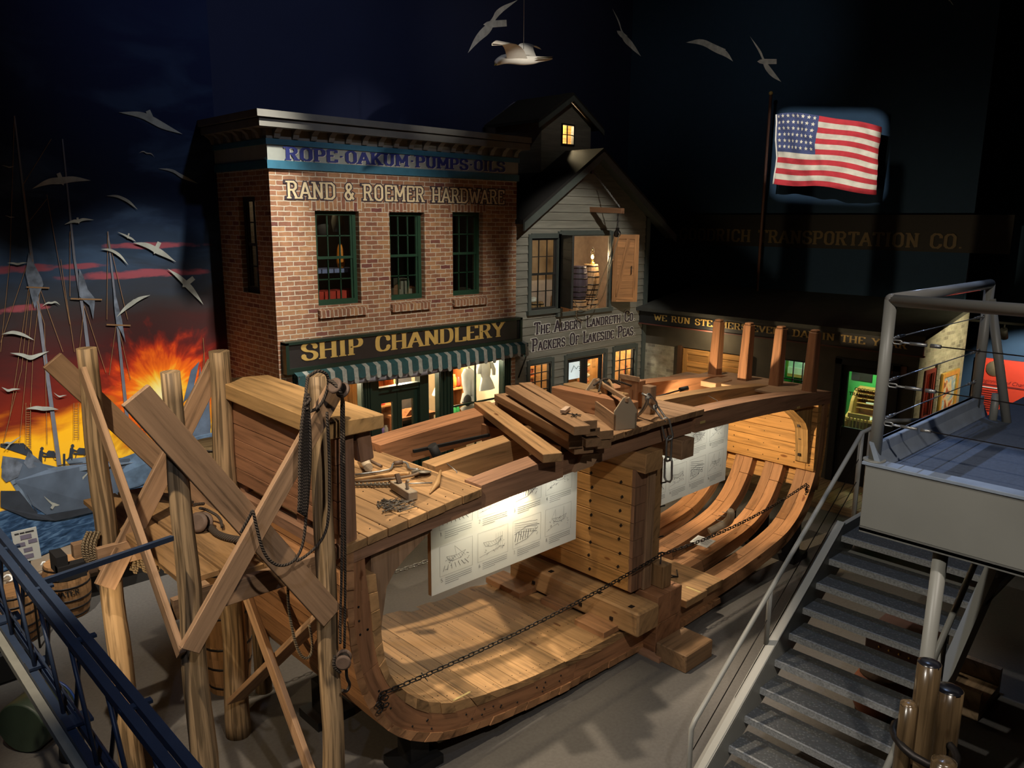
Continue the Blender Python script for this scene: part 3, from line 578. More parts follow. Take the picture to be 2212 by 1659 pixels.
GULLS = [((255, 243), (300, 240), (325, 255), (352, 265), (393, 290), 1.2, (318, 239)), ((298, 331), (308, 325), (315, 331), (326, 330), (333, 341), .8, None), ((340, 364), (370, 364), (388, 378), (402, 382), (427, 397), .9, None),
 ((67, 408), (100, 385), (130, 388), (158, 380), (195, 390), 1.2, (124, 374)), ((0, 357), (10, 358), (16, 361), (22, 360), (28, 359), .9, None), ((228, 423), (250, 420), (270, 430), (282, 436), (296, 453), 1.0, None), ((137, 485), (155, 474), (167, 477), (178, 470), (201, 475), 1.2, (165, 470)),
 ((7, 466), (14, 466), (19, 469), (24, 468), (29, 470), .9, None), ((252, 501), (266, 505), (275, 511), (285, 514), (292, 522), 1.2, (277, 504)), ((216, 538), (235, 536), (250, 545), (262, 552), (276, 573), 1.1, None), ((286, 524), (315, 523), (336, 538), (350, 540), (379, 566), 1.5, (343, 523)),
 ((12, 568), (25, 566), (35, 570), (45, 566), (57, 567), 1.1, None), ((360, 580), (385, 592), (402, 612), (418, 622), (438, 658), 1.6, (417, 600)), ((88, 662), (100, 651), (109, 654), (118, 649), (128, 659), 1.1, None), ((250, 685), (268, 660), (285, 652), (300, 640), (323, 637), 1.3, (290, 648)),
 ((0, 722), (20, 714), (32, 717), (50, 720), (72, 735), 1.1, None), ((18, 762), (45, 762), (62, 772), (80, 763), (104, 758), 1.2, None), ((0, 836), (8, 838), (14, 843), (25, 838), (42, 840), 1.4, None), ((113, 847), (120, 852), (126, 856), (133, 853), (142, 853), 1.2, None), ((52, 883), (72, 876), (90, 881), (106, 878), (124, 884), 1.3, None),
 ((5, 957), (12, 953), (20, 957), (30, 948), (43, 941), 1.3, (9, 970)), ((145, 1058), (158, 1045), (168, 1042), (175, 1030), (195, 1014), 1.5, (150, 1057)), ((84, 1060), (98, 1073), (115, 1088), (132, 1080), (147, 1072), 1.6, (108, 1098)), ((452, 917), (458, 912), (462, 908), (465, 902), (468, 900), 1.0, None), ((433, 967), (441, 965), (448, 962), (455, 960), (460, 952), 1.0, None)]
def painted_gull(g, fn, mat, par, name='painted_gull'):
    mb = MB(); s = gull2d(g[:5], g[5]); MDEPTH[0] += .0002
    for (a, b), (c, d) in zip(s, s[1:]): mb.face([fn(*a), fn(*c), fn(*d), fn(*b)])
    c = V(g[2]); W = (V(g[0])-V(g[4])).length; hd = c+V((W*.0, W*.05))
    tl = V(g[6]) if g[6] else None
    if tl:
        ax = (c-tl).normalized(); n = V((-ax.y, ax.x)); hd = c+ax*W*.07
        pts = [tl-n*W*.028*g[5], tl+n*W*.028*g[5], c+n*W*.03*g[5], hd+n*W*.02*g[5], hd+ax*W*.03*g[5], hd-n*W*.02*g[5], c-n*W*.03*g[5]]
        MDEPTH[0] += .0001; mb.face([fn(p.x, p.y) for p in pts])
    return mb.build(name, mat, par)
for g in GULLS: painted_gull(g, lambda u, v: MU(u, v, MDEPTH[0]+.003)[0], GULLM, MUR)

# ================================================================== the cut-away hull
def P2(lst): return [V((x, z)) for x, z in lst]
OUT = P2([(2.97, 2.35), (2.97, 2.17), (2.97, 1.96), (2.98, 1.73), (2.99, 1.5), (3.02, 1.28), (3.08, 1.08), (3.17, .87), (3.32, .65), (3.49, .5), (3.66, .39), (3.86, .31), (4.01, .26), (4.45, .18), (4.74, .14), (5.35, .08), (6.8, .03)])
FO = P2([(3.04, 2.33), (3.03, 2.05), (3.03, 1.77), (3.045, 1.54), (3.08, 1.29), (3.15, 1.08), (3.27, .84), (3.38, .68), (3.52, .57), (3.69, .47), (3.88, .38), (4.03, .33), (4.45, .25), (5.34, .155), (6.8, .10)])
FI = P2([(3.14, 2.33), (3.15, 2.1), (3.18, 1.85), (3.19, 1.6), (3.23, 1.32), (3.28, 1.17), (3.38, .98), (3.54, .79), (3.68, .67), (3.86, .57), (4.03, .51), (4.4, .44), (5.34, .34), (6.8, .31)])
CI = P2([(3.24, 2.08), (3.255, 1.86), (3.28, 1.5), (3.3, 1.31), (3.34, 1.17), (3.43, 1.02), (3.54, .9), (3.69, .77), (3.85, .68), (4.0, .62), (4.38, .53), (4.58, .5), (4.9, .45), (5.34, .42), (6.3, .40)])
def r2(l, n, it=1): return [V((p.x, p.z)) for p in arc(smooth([V((q.x, 0, q.y)) for q in l], it), n)]
def mir(l): return [V((14.06-p.x, p.y)) for p in l]
def bt(x): return 2.66-.25*((x-7.03)/4.05)**2
def bb(x): return 2.43-.20*((x-7.03)/4.05)**2
HULL = thing('schooner_hull_section', 'full-width timber cut-away section of a wooden schooner hull in the middle of the hall', 'ship section', (7.0, 5.9, 0))
def planks(o, i, n, Y0, Y1, mat, name, gap=.0035, jit=.0, g='y'):
    mb = MB(); A = r2(o, n); B = r2(i, n)
    for k in range(n):
        a, b, c, d = A[k], A[k+1], B[k+1], B[k]; t = (b-a).normalized()*gap; t2 = (c-d).normalized()*gap
        y0 = Y0-random.uniform(0, jit); y1 = Y1+random.uniform(-jit, jit)*3
        q = [a+t, b-t, c-t2, d+t2]; mb.prism([(p.x, p.y) for p in q], 'Y', y0, y1, g)
    return mb.build(name, mat, HULL, bev=.004)
planks(OUT, FO, 34, 4.9, 6.85, RIBW, 'outer_planking', jit=.02)
FI2 = [p for p in FI if p.y <= 2.11]
fa = [p for p in FI2 if p.x < 4.05]; fb = [p for p in FI2 if p.x > 3.95]; ca = [p for p in CI if p.x < 4.05]; cb = [p for p in CI if p.x > 3.95]
planks(fa, ca, 12, 4.9, 6.78, PINE, 'inner_planking', jit=.015); planks(fb, cb, 11, 4.9, 6.78, PINE, 'floor_planking', jit=.02)
def band(o, i, n, k0, k1, y0, y1, mat, name, joints=(), par=None):
    A = r2(o, n); B = r2(i, n); mb = MB(); r = .5
    for k in range(k0, k1):
        if k in joints or k == k0: r = random.random()
        a, b, c, d = A[k], A[k+1], B[k+1], B[k]; e = .0
        if k+1 in joints: b = b.lerp(a, .06); c = c.lerp(d, .06)
        P = [(p.x, y, p.y) for y in (y0, y1) for p in (a, b, c, d)]; L = (b-a)
        u0, u1 = k*L.length+r*7, (k+1)*L.length+r*7; th_ = (d-a).length; mb.hexa([P[0], P[3], P[7], P[4], P[1], P[2], P[6], P[5]], (L.x, 0, L.y), r, r*7, [(u0, y0), (u0, th_+y0), (u0, th_+y1), (u0, y1), (u1, y0), (u1, th_+y0), (u1, th_+y1), (u1, y1)])
    return mb.build(name, mat, par or HULL)
for q in range(4):
    y = 4.9+q*.5
    band(FO, FI, 44, 0, 44, y, y+.145, FIRR if q == 0 else RIBW, 'frame', joints=(9, 22, 34))
    if q: band(FO, FI, 44, 0, 44, y+.15, y+.29, RIBW, 'frame', joints=(5, 17, 30))
    o2, i2 = mir(FO), mir([p-V((0, 0)) for p in FI])
    band(o2, i2, 44, 0, 42, y, y+.145, RIBW, 'frame', joints=(12, 20, 31)); band(o2, i2, 44, 0, 42, y+.15, y+.29, RIBW, 'frame', joints=(9, 17, 27))
# right side planking: inside lining and a few outside strakes
mb = MB(); zz = [1.27, 1.45, 1.63, 1.81, 1.99, 2.15, 2.27]
for a, b in zip(zz, zz[1:]):
    for y0, y1 in ((4.9, 5.02), (5.025, 6.9)): mb.box(10.74-.02*(b-1.3), 10.83, y0, y1, a+.004, b-.004, 'y', r=.35+random.random()*.3)
mb.build('side_lining', PINE2, HULL, bev=.003)
mo, mi = mir(OUT), mir(FO); A = r2(mo, 34); B = r2(mi, 34); mb = MB()
for k in range(0, 9):
    a, b, c, d = A[k], A[k+1], B[k+1], B[k]; t = (b-a).normalized()*.0035
    mb.prism([(p.x, p.y) for p in (a+t, b-t, c-t, d+t)], 'Y', 4.9, 6.9, 'y')
mb.build('side_strakes', PINE2, HULL)
mb = MB()
for k in range(27, 33):
    a, b, c, d = A[k], A[k+1], B[k+1], B[k]; t = (b-a).normalized()*.0035
    mb.prism([(p.x, p.y) for p in (a+t, b-t, c-t, d+t)], 'Y', 4.86, 6.85 if k > 30 else 5.2+random.random()*.3, 'y')
mb.build('bottom_strakes', RIBW, HULL)
mb = MB()
mb.box(7.42, 7.86, 4.76, 5.95, .36, .45, 'y', .7); mb.box(7.87, 8.27, 4.80, 5.85, .35, .44, 'y', .5); mb.box(7.3, 7.41, 4.9, 6.4, .34, .42, 'y')
mb.box(7.45, 7.9, 5.97, 6.5, .36, .45, 'y', .4)
mb.build('limber_boards', PINE, HULL, bev=.004)
mb = MB()
for i, (x0, x1, y0, y1) in enumerate(((6.12, 6.42, 4.93, 5.35), (6.2, 6.5, 5.62, 5.95), (6.1, 6.4, 6.2, 6.8))): mb.box(x0, x1, y0, y1, .40, .47, 'y')
mb.build('floor_filler', RIBW, HULL, bev=.004)
# keel, keelson, trunk
mb = MB(); mb.box(6.79, 7.25, 4.72, 6.9, .06, .40, 'y', .3); mb.box(6.79, 7.02, 4.72, 6.9, .405, .73, 'y', .5); mb.box(7.025, 7.25, 4.72, 6.9, .405, .73, 'y', .2); mb.build('keelson', FIRR, HULL, bev=.006)
mb = MB(); mb.box(6.36, 6.74, 4.66, 6.65, .42, .70, 'y', .6); mb.build('sister_keelson', PINE, HULL, bev=.02)
mb = MB(); b0 = .76
for i in range(7):
    z0 = b0+i*.203; mb.box(6.60, 6.80, 5.0, 6.9, z0+.003, z0+.20, 'y', r=.2+random.random()*.6)
mb.build('trunk_planks', PINE2, HULL, bev=.006)
mb = MB()
for i in range(7): mb.box(6.605, 6.80, 4.955, 4.998, b0+i*.203+.003, b0+i*.203+.2, 'z', .1)
mb.build('trunk_plank_ends', FIR, HULL)
mb = MB(); mb.box(6.805, 6.94, 4.93, 5.12, .735, 2.2, 'z', .3); mb.build('trunk_end_post', BRACE, HULL, bev=.004)
mb = MB(); mb.box(6.95, 7.16, 5.0, 6.9, .735, 2.2, 'y', .4); mb.build('trunk_far_planks', PINE, HULL)
mb = MB(); mb.box(6.98, 7.14, 4.80, 5.0, .735, 1.0, 'z'); mb.build('trunk_foot_block', PINE, HULL, bev=.005)
mb = MB(); mb.box(6.62, 6.92, 4.84, 6.9, 2.16, 2.38, 'y', .7); mb.build('trunk_header', PINE, HULL, bev=.006)
mb = MB(); mb.box(7.28, 7.52, 4.84, 6.9, 2.18, 2.40, 'y', .3); mb.build('deck_carling', BRACE, HULL, bev=.006)
mb = MB()
for i in range(8):
    for dy in (5.12, 5.55):
        z = .85+i*.165; c = V((6.60, dy+.02*(i % 2), z)); s = .017
        mb.prism([(c.y-s, c.z), (c.y, c.z-s*1.2), (c.y+s, c.z), (c.y, c.z+s*1.2)], 'X', 6.585, 6.602, 'x')
for y in (4.8, 5.25, 6.0): mb.box(6.42, 6.48, y, y+.05, .69, .705, 'x'); mb.box(6.345, 6.36, y+.2, y+.24, .5, .54, 'x')
mb.build('drift_bolts', IRON, HULL)
mb = MB()
for z in (.85, 1.05, 1.25, 1.62, 1.9): mb.tube([(6.94, 5.05, z), (7.22, 4.99, z)], .009, 6)
mb.build('clinch_rods', IRON, HULL)
# deck beams
def cbeam(x0, x1, y0, y1, top, bot, n, mat, name, r=None, bev=.005):
    mb = MB(); r = random.random() if r is None else r
    for i in range(n):
        a, b = x0+(x1-x0)*i/n, x0+(x1-x0)*(i+1)/n
        P = [(a, y0, bot(a)), (a, y1, bot(a)), (a, y1, top(a)), (a, y0, top(a)), (b, y0, bot(b)), (b, y1, bot(b)), (b, y1, top(b)), (b, y0, top(b))]
        mb.hexa(P, (1, 0, 0), r, r*7)
    return mb.build(name, mat, HULL)
cbeam(2.99, 4.34, 4.893, 5.12, lambda x: bt(x)-.085, bb, 8, FIR, 'deck_beam', .5)
cbeam(4.34, 5.38, 4.893, 5.12, bt, bb, 6, FIR, 'deck_beam', .6)
cbeam(5.385, 7.6, 4.94, 5.14, lambda x: bt(x)-.10, lambda x: bb(x)-.01, 8, FIR, 'deck_beam', .25)
cbeam(7.605, 11.08, 4.893, 5.12, bt, bb, 16, FIR, 'deck_beam', .5)
cbeam(4.36, 5.66, 5.56, 5.76, lambda x: bt(x)+.01, bb, 8, PINE, 'deck_beam', .6)
cbeam(7.5, 10.75, 5.56, 5.76, lambda x: bt(x), bb, 14, PINE, 'deck_beam', .6)
cbeam(3.0, 4.36, 5.56, 5.76, lambda x: bt(x)-.09, bb, 6, FIR, 'deck_beam')
cbeam(4.3, 6.05, 6.35, 6.66, lambda x: bt(x)+.06, bb, 10, FIRR, 'deck_beam', .7)
cbeam(3.0, 4.3, 6.35, 6.66, lambda x: bt(x)-.09, bb, 6, FIRR, 'deck_beam')
cbeam(7.5, 10.75, 6.35, 6.6, lambda x: bt(x)+.02, bb, 14, FIRR, 'deck_beam', .6)
mb = MB(); mb.prism([(5.55, bb(5.55)-.0), (5.82, bb(5.8)), (5.93, 2.52), (5.66, 2.56)], 'Y', 4.895, 4.94, 'x', .9); mb.build('scarf_wedge', BRACE, HULL, bev=.004)
mb = MB(); mb.box(5.62, 5.84, 5.15, 6.34, 2.40, 2.60, 'y', .2); mb.build('hatch_header', FIRR, HULL, bev=.005)
mb = MB(); mb.box(4.36, 4.56, 5.14, 5.55, 2.3, 2.5, 'y'); mb.build('hatch_carling', PINE, HULL, bev=.005)
# deck planking, left and middle
def deck(x0, x1, w, y0f, y1, dz, mat, name, jit=.02, th=.07):
    mb = MB(); x = x0
    while x < x1-.02:
        b = min(x+w, x1); za, zb = bt(x)+dz, bt(b)+dz; y0 = y0f(x)-random.uniform(0, jit)
        P = [(x+.004, y0, za-th), (b-.004, y0, zb-th), (b-.004, y1, zb-th), (x+.004, y1, za-th), (x+.004, y0, za), (b-.004, y0, zb), (b-.004, y1, zb), (x+.004, y1, za)]
        mb.hexa([P[0], P[1], P[5], P[4], P[3], P[2], P[6], P[7]], (0, 1, 0)); x = b
    return mb.build(name, mat, HULL, bev=.003)
deck(2.97, 4.33, .19, lambda x: 4.88, 6.7, -.015, PINE, 'deck_planking')
STK = wood('dimmed_fir', (.30, .175, .09))  # darker copy of the board wood: weaker light amidships put into the colour
deck(5.95, 7.72, .145, lambda x: 4.86, 5.62, .045, STK, 'deck_planking', th=.065)
mb = MB(); y = 4.86
mb.box(10.1, 10.98, 5.1, 6.55, 2.44, 2.475, 'y', .6); mb.box(10.42, 11.08, 5.125, 6.85, 2.30, 2.44, 'y', .4); mb.box(9.95, 10.4, 6.1, 6.9, 2.42, 2.5, 'y', .3)
mb.build('covering_board', BRACE, HULL, bev=.006)
for q in range(4):
    y = 5.01+q*.51; mb = MB()
    mb.beam((10.62, y, 2.40), (10.66, y, 3.30), .15, .19, up=(1, 0, 0), r=.3+q*.15, w2=.12, h2=.15); mb.beam((10.66, y, 3.30), (10.66, y, 3.335), .10, .11, up=(1, 0, 0), r=.8)
    mb.build('bulwark_stanchion', FIRR, HULL, bev=.012)
# left bulwark
mb = MB(); zz = [2.50, 2.63, 2.76, 2.90, 3.04, 3.24]
for i, (a, b) in enumerate(zip(zz, zz[1:])):
    x = 2.905 if i < 4 else 2.90; mb.box(x, x+.05, 4.87, 6.62, a+.002, b-.002, 'y', r=.4+.1*random.random())
mb.build('bulwark_planking', BULW, HULL, bev=.003)
for q in range(4):
    y = 4.9+q*.53; mb = MB(); mb.beam((3.02, y+.08, 2.36), (3.02, y+.08, 3.24), .13, .15, up=(1, 0, 0)); mb.build('bulwark_stanchion', FIR, HULL, bev=.008)
    mb = MB(); mb.beam((3.22, y+.08, 3.00), (3.19, y+.08, 3.24), .10, .12, up=(1, 0, 0)); mb.build('rail_bracket', FIR, HULL, bev=.008)
mb = MB(); mb.box(2.97, 3.18, 4.97, 6.6, 3.16, 3.24, 'y'); mb.build('rail_stringer', FIR, HULL)
mb = MB(); mb.hexa([(2.80, 4.84, 3.25), (3.33, 4.86, 3.25), (3.33, 4.86, 3.36), (2.80, 4.84, 3.38), (2.84, 6.74, 3.27), (3.34, 6.72, 3.27), (3.34, 6.72, 3.39), (2.84, 6.74, 3.41)], (0, 1, 0), .6); mb.build('cap_rail', RAILW, HULL, bev=.008)
mb = MB(); mb.box(2.90, 2.97, 4.90, 6.75, 2.30, 2.40, 'y', .4); mb.build('rub_rail', FIR, HULL, bev=.006)
# knees
mb = MB(); KP = [(3.25, 1.46), (3.31, 1.5), (3.33, 1.64), (3.38, 1.90), (3.46, 2.01), (3.58, 2.10), (3.75, 2.2), (3.85, 2.262), (3.24, 2.235)]
mb.prism(KP, 'Y', 4.96, 5.14, 'z', .5); mb.build('hanging_knee', BRACE, HULL, bev=.012)
mb = MB(); mb.prism([(14.0-x*1.0+.0, z if z > 1.6 else z-.10) for x, z in KP][::-1], 'Y', 4.98, 5.17, 'z', .5); mb.build('hanging_knee', wood('knee_oak', (.45, .27, .10), dark=.4, streak=.3), HULL, bev=.02)
mb = MB()
for (x, z) in ((10.69, 1.5), (10.68, 1.75), (10.6, 1.95)):
    for y in (5.1,): mb.box(x-.03, x+.005, y-.02, y+.02, z-.02, z+.02, 'x')
mb.build('knee_bolts', IRON, HULL)
# treenails / nail heads on floor and deck
mb = MB(); A = r2(CI, 22)
for k in range(8, 22):
    a, b = A[k], A[k+1]
    for y in [5.0+.42*j for j in range(5)]:
        for t in (.25, .75):
            p = a.lerp(b, t); yy = y+random.uniform(-.03, .03); mb.box(p.x-.0035, p.x+.0035, yy-.0035, yy+.0035, p.y-.002, p.y+.003)
for k in range(7):
    for y in (4.98, 5.65, 6.45):
        x = 3.03+k*.19
        for t in (.03, .12): mb.box(x+t-.0038, x+t+.0038, y-.0038, y+.0038, bt(x+t)-.016, bt(x+t)-.010)
for q in range(26):
    t = random.random(); k = int(4+random.random()*30); a = r2(FO, 44)[k].lerp(r2(FI, 44)[k], .2+.6*t); mb.tube([(a.x, 4.893, a.y), (a.x, 4.92, a.y)], .009, 6)
for z in (1.36, 1.54, 1.72, 1.9, 2.07):
    for y in (4.97, 5.2, 5.45, 5.7, 5.95, 6.2): mb.tube([(10.725, y, z+random.uniform(-.03, .03)), (10.745, y, z)], .006, 5)
mb.build('nail_heads', IRON, HULL)
mb = MB(); tagp = [(3.2, 4.895, 1.35), ]
for (x, z, w) in ((6.7, 2.33, 0), (7.75, 2.53, .10), (10.1, 2.33, .08)):
    if w: mb.box(x-w/2, x+w/2, 4.888, 4.9, z-.014, z+.014)
mb.box(7.72, 7.75, 4.78, 4.98, .451, .453); mb.box(4.02, 4.22, 4.905, 4.925, .615, .62); mb.build('brass_label', plain('label_brass', (.55, .42, .16), rough=.5), HULL)
# timber shores under the hull
def shore(x, y, zt, w=.16, lab='', h=0):
    mb = MB(); mb.box(x-w/2, x+w/2, y-w/2, y+w/2, .0, zt, 'z'); mb.box(x-w, x+w, y-w*.9, y+w*.9, 0, .09)
    return tag(mb.build('hull_shore', BLACK), lab, 'support', 'black shores under the hull')
shore(3.75, 5.15, .34, .2, 'black post propping the turn of the near bilge, nearest the scaffold'); shore(3.55, 6.3, .40, .2, 'black post propping the left bilge behind the first shore'); shore(4.9, 6.0, .12, .2, 'low black block under the planked bottom')
shore(10.45, 5.02, .60, .2, 'black post under the front rib on the right side of the hull'); shore(10.5, 5.55, .62, .2, 'black post under the second rib on the right side of the hull'); shore(10.5, 6.1, .62, .2, 'black post under the third rib on the right side'); shore(9.2, 6.55, .24, .2, 'black post under the rearmost rib below the second drawing board')
mb = MB(); mb.box(6.72, 7.33, 4.62, 5.6, 0, .055, 'y'); tag(mb.build('timber_pad', FIR), 'flat timber pad under the front end of the keel', 'timber')
mb = MB(); mb.box(6.76, 7.28, 4.30, 4.70, 0, .21, 'x', .4); tag(mb.build('keel_block', wood('dark_block', (.24, .14, .07)), bev=.01), 'short squared dark timber block lying on the floor before the keel', 'timber')
# ================================================================== buildings
def cells(u0, u1, z0, z1, holes):
    us = sorted({u0, u1, *[h[0] for h in holes], *[h[1] for h in holes]}); zs = sorted({z0, z1, *[h[2] for h in holes], *[h[3] for h in holes]})
    for a, b in zip(us, us[1:]):
        for c, d in zip(zs, zs[1:]):
            mu, mz = (a+b)/2, (c+d)/2
            if not any(h[0] < mu < h[1] and h[2] < mz < h[3] for h in holes): yield a, b, c, d
def wallskin(mb, ax, c, dep, u0, u1, z0, z1, holes):
    """front skin at ax=c with UV in metres, reveals of depth dep round each hole"""
    P = (lambda u, z, k=0: (u, c+k, z)) if ax == 'Y' else (lambda u, z, k=0: (c+k, u, z))
    for a, b, z, w in cells(u0, u1, z0, z1, holes): mb.face([P(a, z), P(b, z), P(b, w), P(a, w)], [(a, z), (b, z), (b, w), (a, w)])
    for a, b, z, w in cells(u0, u1, z0, z1, holes): mb.face([P(a, z, dep), P(b, z, dep), P(b, w, dep), P(a, w, dep)], [(a, z), (b, z), (b, w), (a, w)])
    for a, b, z, w in holes:
        for (q, r, uv) in (((a, z), (a, w), 0), ((b, z), (b, w), 0)): mb.face([P(*q), P(*r), P(*r, dep), P(*q, dep)], [(q[0], z), (q[0], w), (q[0]+dep, w), (q[0]+dep, z)])
        for zz in (z, w): mb.face([P(a, zz), P(b, zz), P(b, zz, dep), P(a, zz, dep)], [(a, zz), (b, zz), (b, zz+dep), (a, zz+dep)])
def B3(mb, ax, u0, u1, c0, c1, z0, z1, g='z', r=None):
    if ax == 'Y': mb.box(u0, u1, c0, c1, z0, z1, {'u': 'x'}.get(g, g), r)
    else: mb.box(c0, c1, u0, u1, z0, z1, {'u': 'y'}.get(g, g), r)
def window(par, ax, c, u0, u1, z0, z1, cols, rows, mat, fw=.05, sash=True, mw=.018, glass=True, name='window_frame', dep=.06):
    mb = MB(); B3(mb, ax, u0, u0+fw, c, c+dep, z0, z1); B3(mb, ax, u1-fw, u1, c, c+dep, z0, z1); B3(mb, ax, u0+fw, u1-fw, c, c+dep, z1-fw, z1, 'u'); B3(mb, ax, u0+fw, u1-fw, c, c+dep, z0, z0+fw*1.3, 'u')
    a, b, lo, hi = u0+fw, u1-fw, z0+fw*1.3, z1-fw; mid = (lo+hi)/2
    secs = [(lo, mid-.02, .012), (mid+.02, hi, .0)] if sash else [(lo, hi, 0)]
    if sash: B3(mb, ax, a, b, c+.01, c+.05, mid-.02, mid+.02, 'u')
    for s0, s1, k in secs:
        R = rows//2 if sash else rows
        if sash:
            for e in (a, b-.03): B3(mb, ax, e, e+.03, c+.015+k, c+.045+k, s0, s1)
        for i in range(1, cols): x = a+(b-a)*i/cols; B3(mb, ax, x-mw/2, x+mw/2, c+.02+k, c+.042+k, s0, s1)
        for j in range(1, R): z = s0+(s1-s0)*j/R; B3(mb, ax, a, b, c+.02+k, c+.042+k, z-mw/2, z+mw/2, 'u')
    f = mb.build(name, mat, par)
    if glass:
        mb = MB(); B3(mb, ax, a, b, c+.030, c+.033, lo, hi); mb.build('glass_pane', GLASS, f)
    return f
# ------------------------------------------------------------------ brick hardware shop
YB = 10.32; X0, X1 = 5.30, 9.98
BR = thing('brick_shop_building', 'two-storey brick chandlery with green windows and a painted cornice sign', 'building', (7.6, 11.1, 0))
BRICK = brick_mat('shop_brick', (.235, .105, .060), (.36, .195, .095), (.46, .42, .33), dark=(.15, .048, .040))
def wr(l, r, tl, bl): return (PY(l[0], l[1], YB).x, PY(r[0], r[1], YB).x, PY(*bl, YB).z, PY(*tl, YB).z)
W3 = [wr((684, 555), (778, 555), (683, 455), (690, 662)), wr((843, 555), (918, 555), (843, 458), (848, 650)), wr((978, 550), (1043, 550), (978, 458), (981, 640))]
SHOP = (5.52, 9.86, 0.0, 2.66)
mb = MB(); wallskin(mb, 'Y', YB, .16, X0, X1, 0, 5.46, W3+[SHOP])
sw = (10.77, 11.31, 3.72, 5.10); wallskin(mb, 'X', X0, .16, YB, 11.93, 0, 5.46, [sw])
wallskin(mb, 'X', X1, -.05, YB, 11.93, 0, 5.46, [])
mb.build('brick_wall', BRICK, BR)
SOLD = brick_mat('soldier_brick', (.22, .10, .058), (.38, .21, .10), (.46, .42, .33), bw=.22, bh=.0677, dark=(.16, .05, .04))
for (a, b, z, w) in W3:
    mb = MB(); e = .09
    mb.face([(a-e, YB-.004, w), (b+e, YB-.004, w), (b+e, YB-.004, w+.2), (a-e, YB-.004, w+.2)], [(w, a-e), (w, b+e), (w+.2, b+e), (w+.2, a-e)]); mb.build('brick_lintel', SOLD, BR)
    mb = MB(); P = [(a-.02, YB+.12, z-.02), (b+.06, YB+.12, z-.02), (b+.06, YB-.07, z-.06), (a-.02, YB-.07, z-.06)]; Q = [V(p)-V((0, 0, .11)) for p in P]; P = [V(p) for p in P]
    mb.face(P, [(0, a), (0, b+.08), (.19, b+.08), (.19, a)]); mb.face([P[3], P[2], Q[2], Q[3]], [(0, a), (0, b+.08), (.11, b+.08), (.11, a)]); mb.face([P[0], P[3], Q[3], Q[0]], [(0, 0), (.1, 0), (.1, .1), (0, .1)]); mb.face([P[2], P[1], Q[1], Q[2]], [(0, 0), (.1, 0), (.1, .1), (0, .1)]); mb.face(Q)
    mb.build('brick_sill', SOLD, BR)
    window(BR, 'Y', YB+.10, a, b, z, w, 3, 4, GREENW, fw=.06)
window(BR, 'X', X0+.08, sw[0], sw[1], sw[2], sw[3], 2, 4, BLACK, fw=.07)
mb = MB(); wallskin(mb, 'X', X0, .3, 11.93, 12.0, 0, 5.46, []); mb.build('corner_return', BRICK, BR)
# cornice
CORN = plain('cornice_grey', (.135, .132, .115), rough=.6, noise=.1, scale=5); TEAL = plain('cornice_teal', (.03, .13, .20), rough=.5); FRZ = plain('frieze_cream', (.27, .29, .26), rough=.6, noise=.06)
def ring(ov, z0, z1, mat, name): mb = MB(); mb.box(X0-ov, X1+min(ov, .12), YB-ov, 12.0, z0, z1); return mb.build(name, mat, BR)
ring(.03, 5.46, 5.57, TEAL, 'cornice_lower_band'); ring(.015, 5.57, 5.775, FRZ, 'sign_frieze'); ring(.035, 5.775, 5.85, TEAL, 'cornice_upper_band'); ring(.02, 5.85, 5.985, CORN, 'bracket_band')
ring(.20, 5.985, 6.085, CORN, 'cornice_fascia'); ring(.19, 6.085, 6.10, BLACK, 'cornice_groove'); ring(.24, 6.10, 6.19, CORN, 'cornice_cap')
for i in range(17):
    x = X0+.12+i*(X1-X0-.2)/16; mb = MB(); mb.prism([(YB-.03, 5.86), (YB-.05, 5.86), (YB-.08, 5.93), (YB-.16, 5.985), (YB-.02, 5.985)], 'X', x-.045, x+.045, 'z'); mb.build('cornice_bracket', CORN, BR)
for i in range(6):
    y = YB+.15+i*.3; mb = MB(); mb.prism([(X0-.02, 5.86), (X0-.05, 5.86), (X0-.08, 5.93), (X0-.16, 5.985), (X0-.02, 5.985)], 'Y', y-.045, y+.045, 'z'); mb.build('cornice_bracket', CORN, BR)
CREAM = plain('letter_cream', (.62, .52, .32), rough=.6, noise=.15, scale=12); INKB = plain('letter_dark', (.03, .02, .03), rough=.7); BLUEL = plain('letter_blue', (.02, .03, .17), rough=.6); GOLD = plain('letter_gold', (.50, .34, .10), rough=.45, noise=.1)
LWH = plain('letter_white', (.55, .54, .48), rough=.7)
sign('frieze_letter_shadow', 'Rope·Oakum·Pumps·Oils'.upper(), 'Y', YB-.018, (617, 344), (1090, 371), (617, 318), LWH, BR, dx=.25, dy=-.35, tv=1.25, th=.8, serif=2.2)
sign('frieze_lettering', 'ROPE·OAKUM·PUMPS·OILS', 'Y', YB-.022, (617, 344), (1090, 371), (617, 318), BLUEL, BR, tv=1.35, th=.85, serif=2.2)
sign('wall_letter_outline', 'RAND & ROEMER HARDWARE', 'Y', YB-.003, (620, 427), (1089, 440), (618, 392), INKB, BR, tv=.95, th=.72, grow=.85, gap=.6, serif=1.7)
sign('wall_lettering', 'RAND & ROEMER HARDWARE', 'Y', YB-.008, (620, 427), (1089, 440), (618, 392), CREAM, BR, tv=.95, th=.72, gap=.6, serif=1.7)
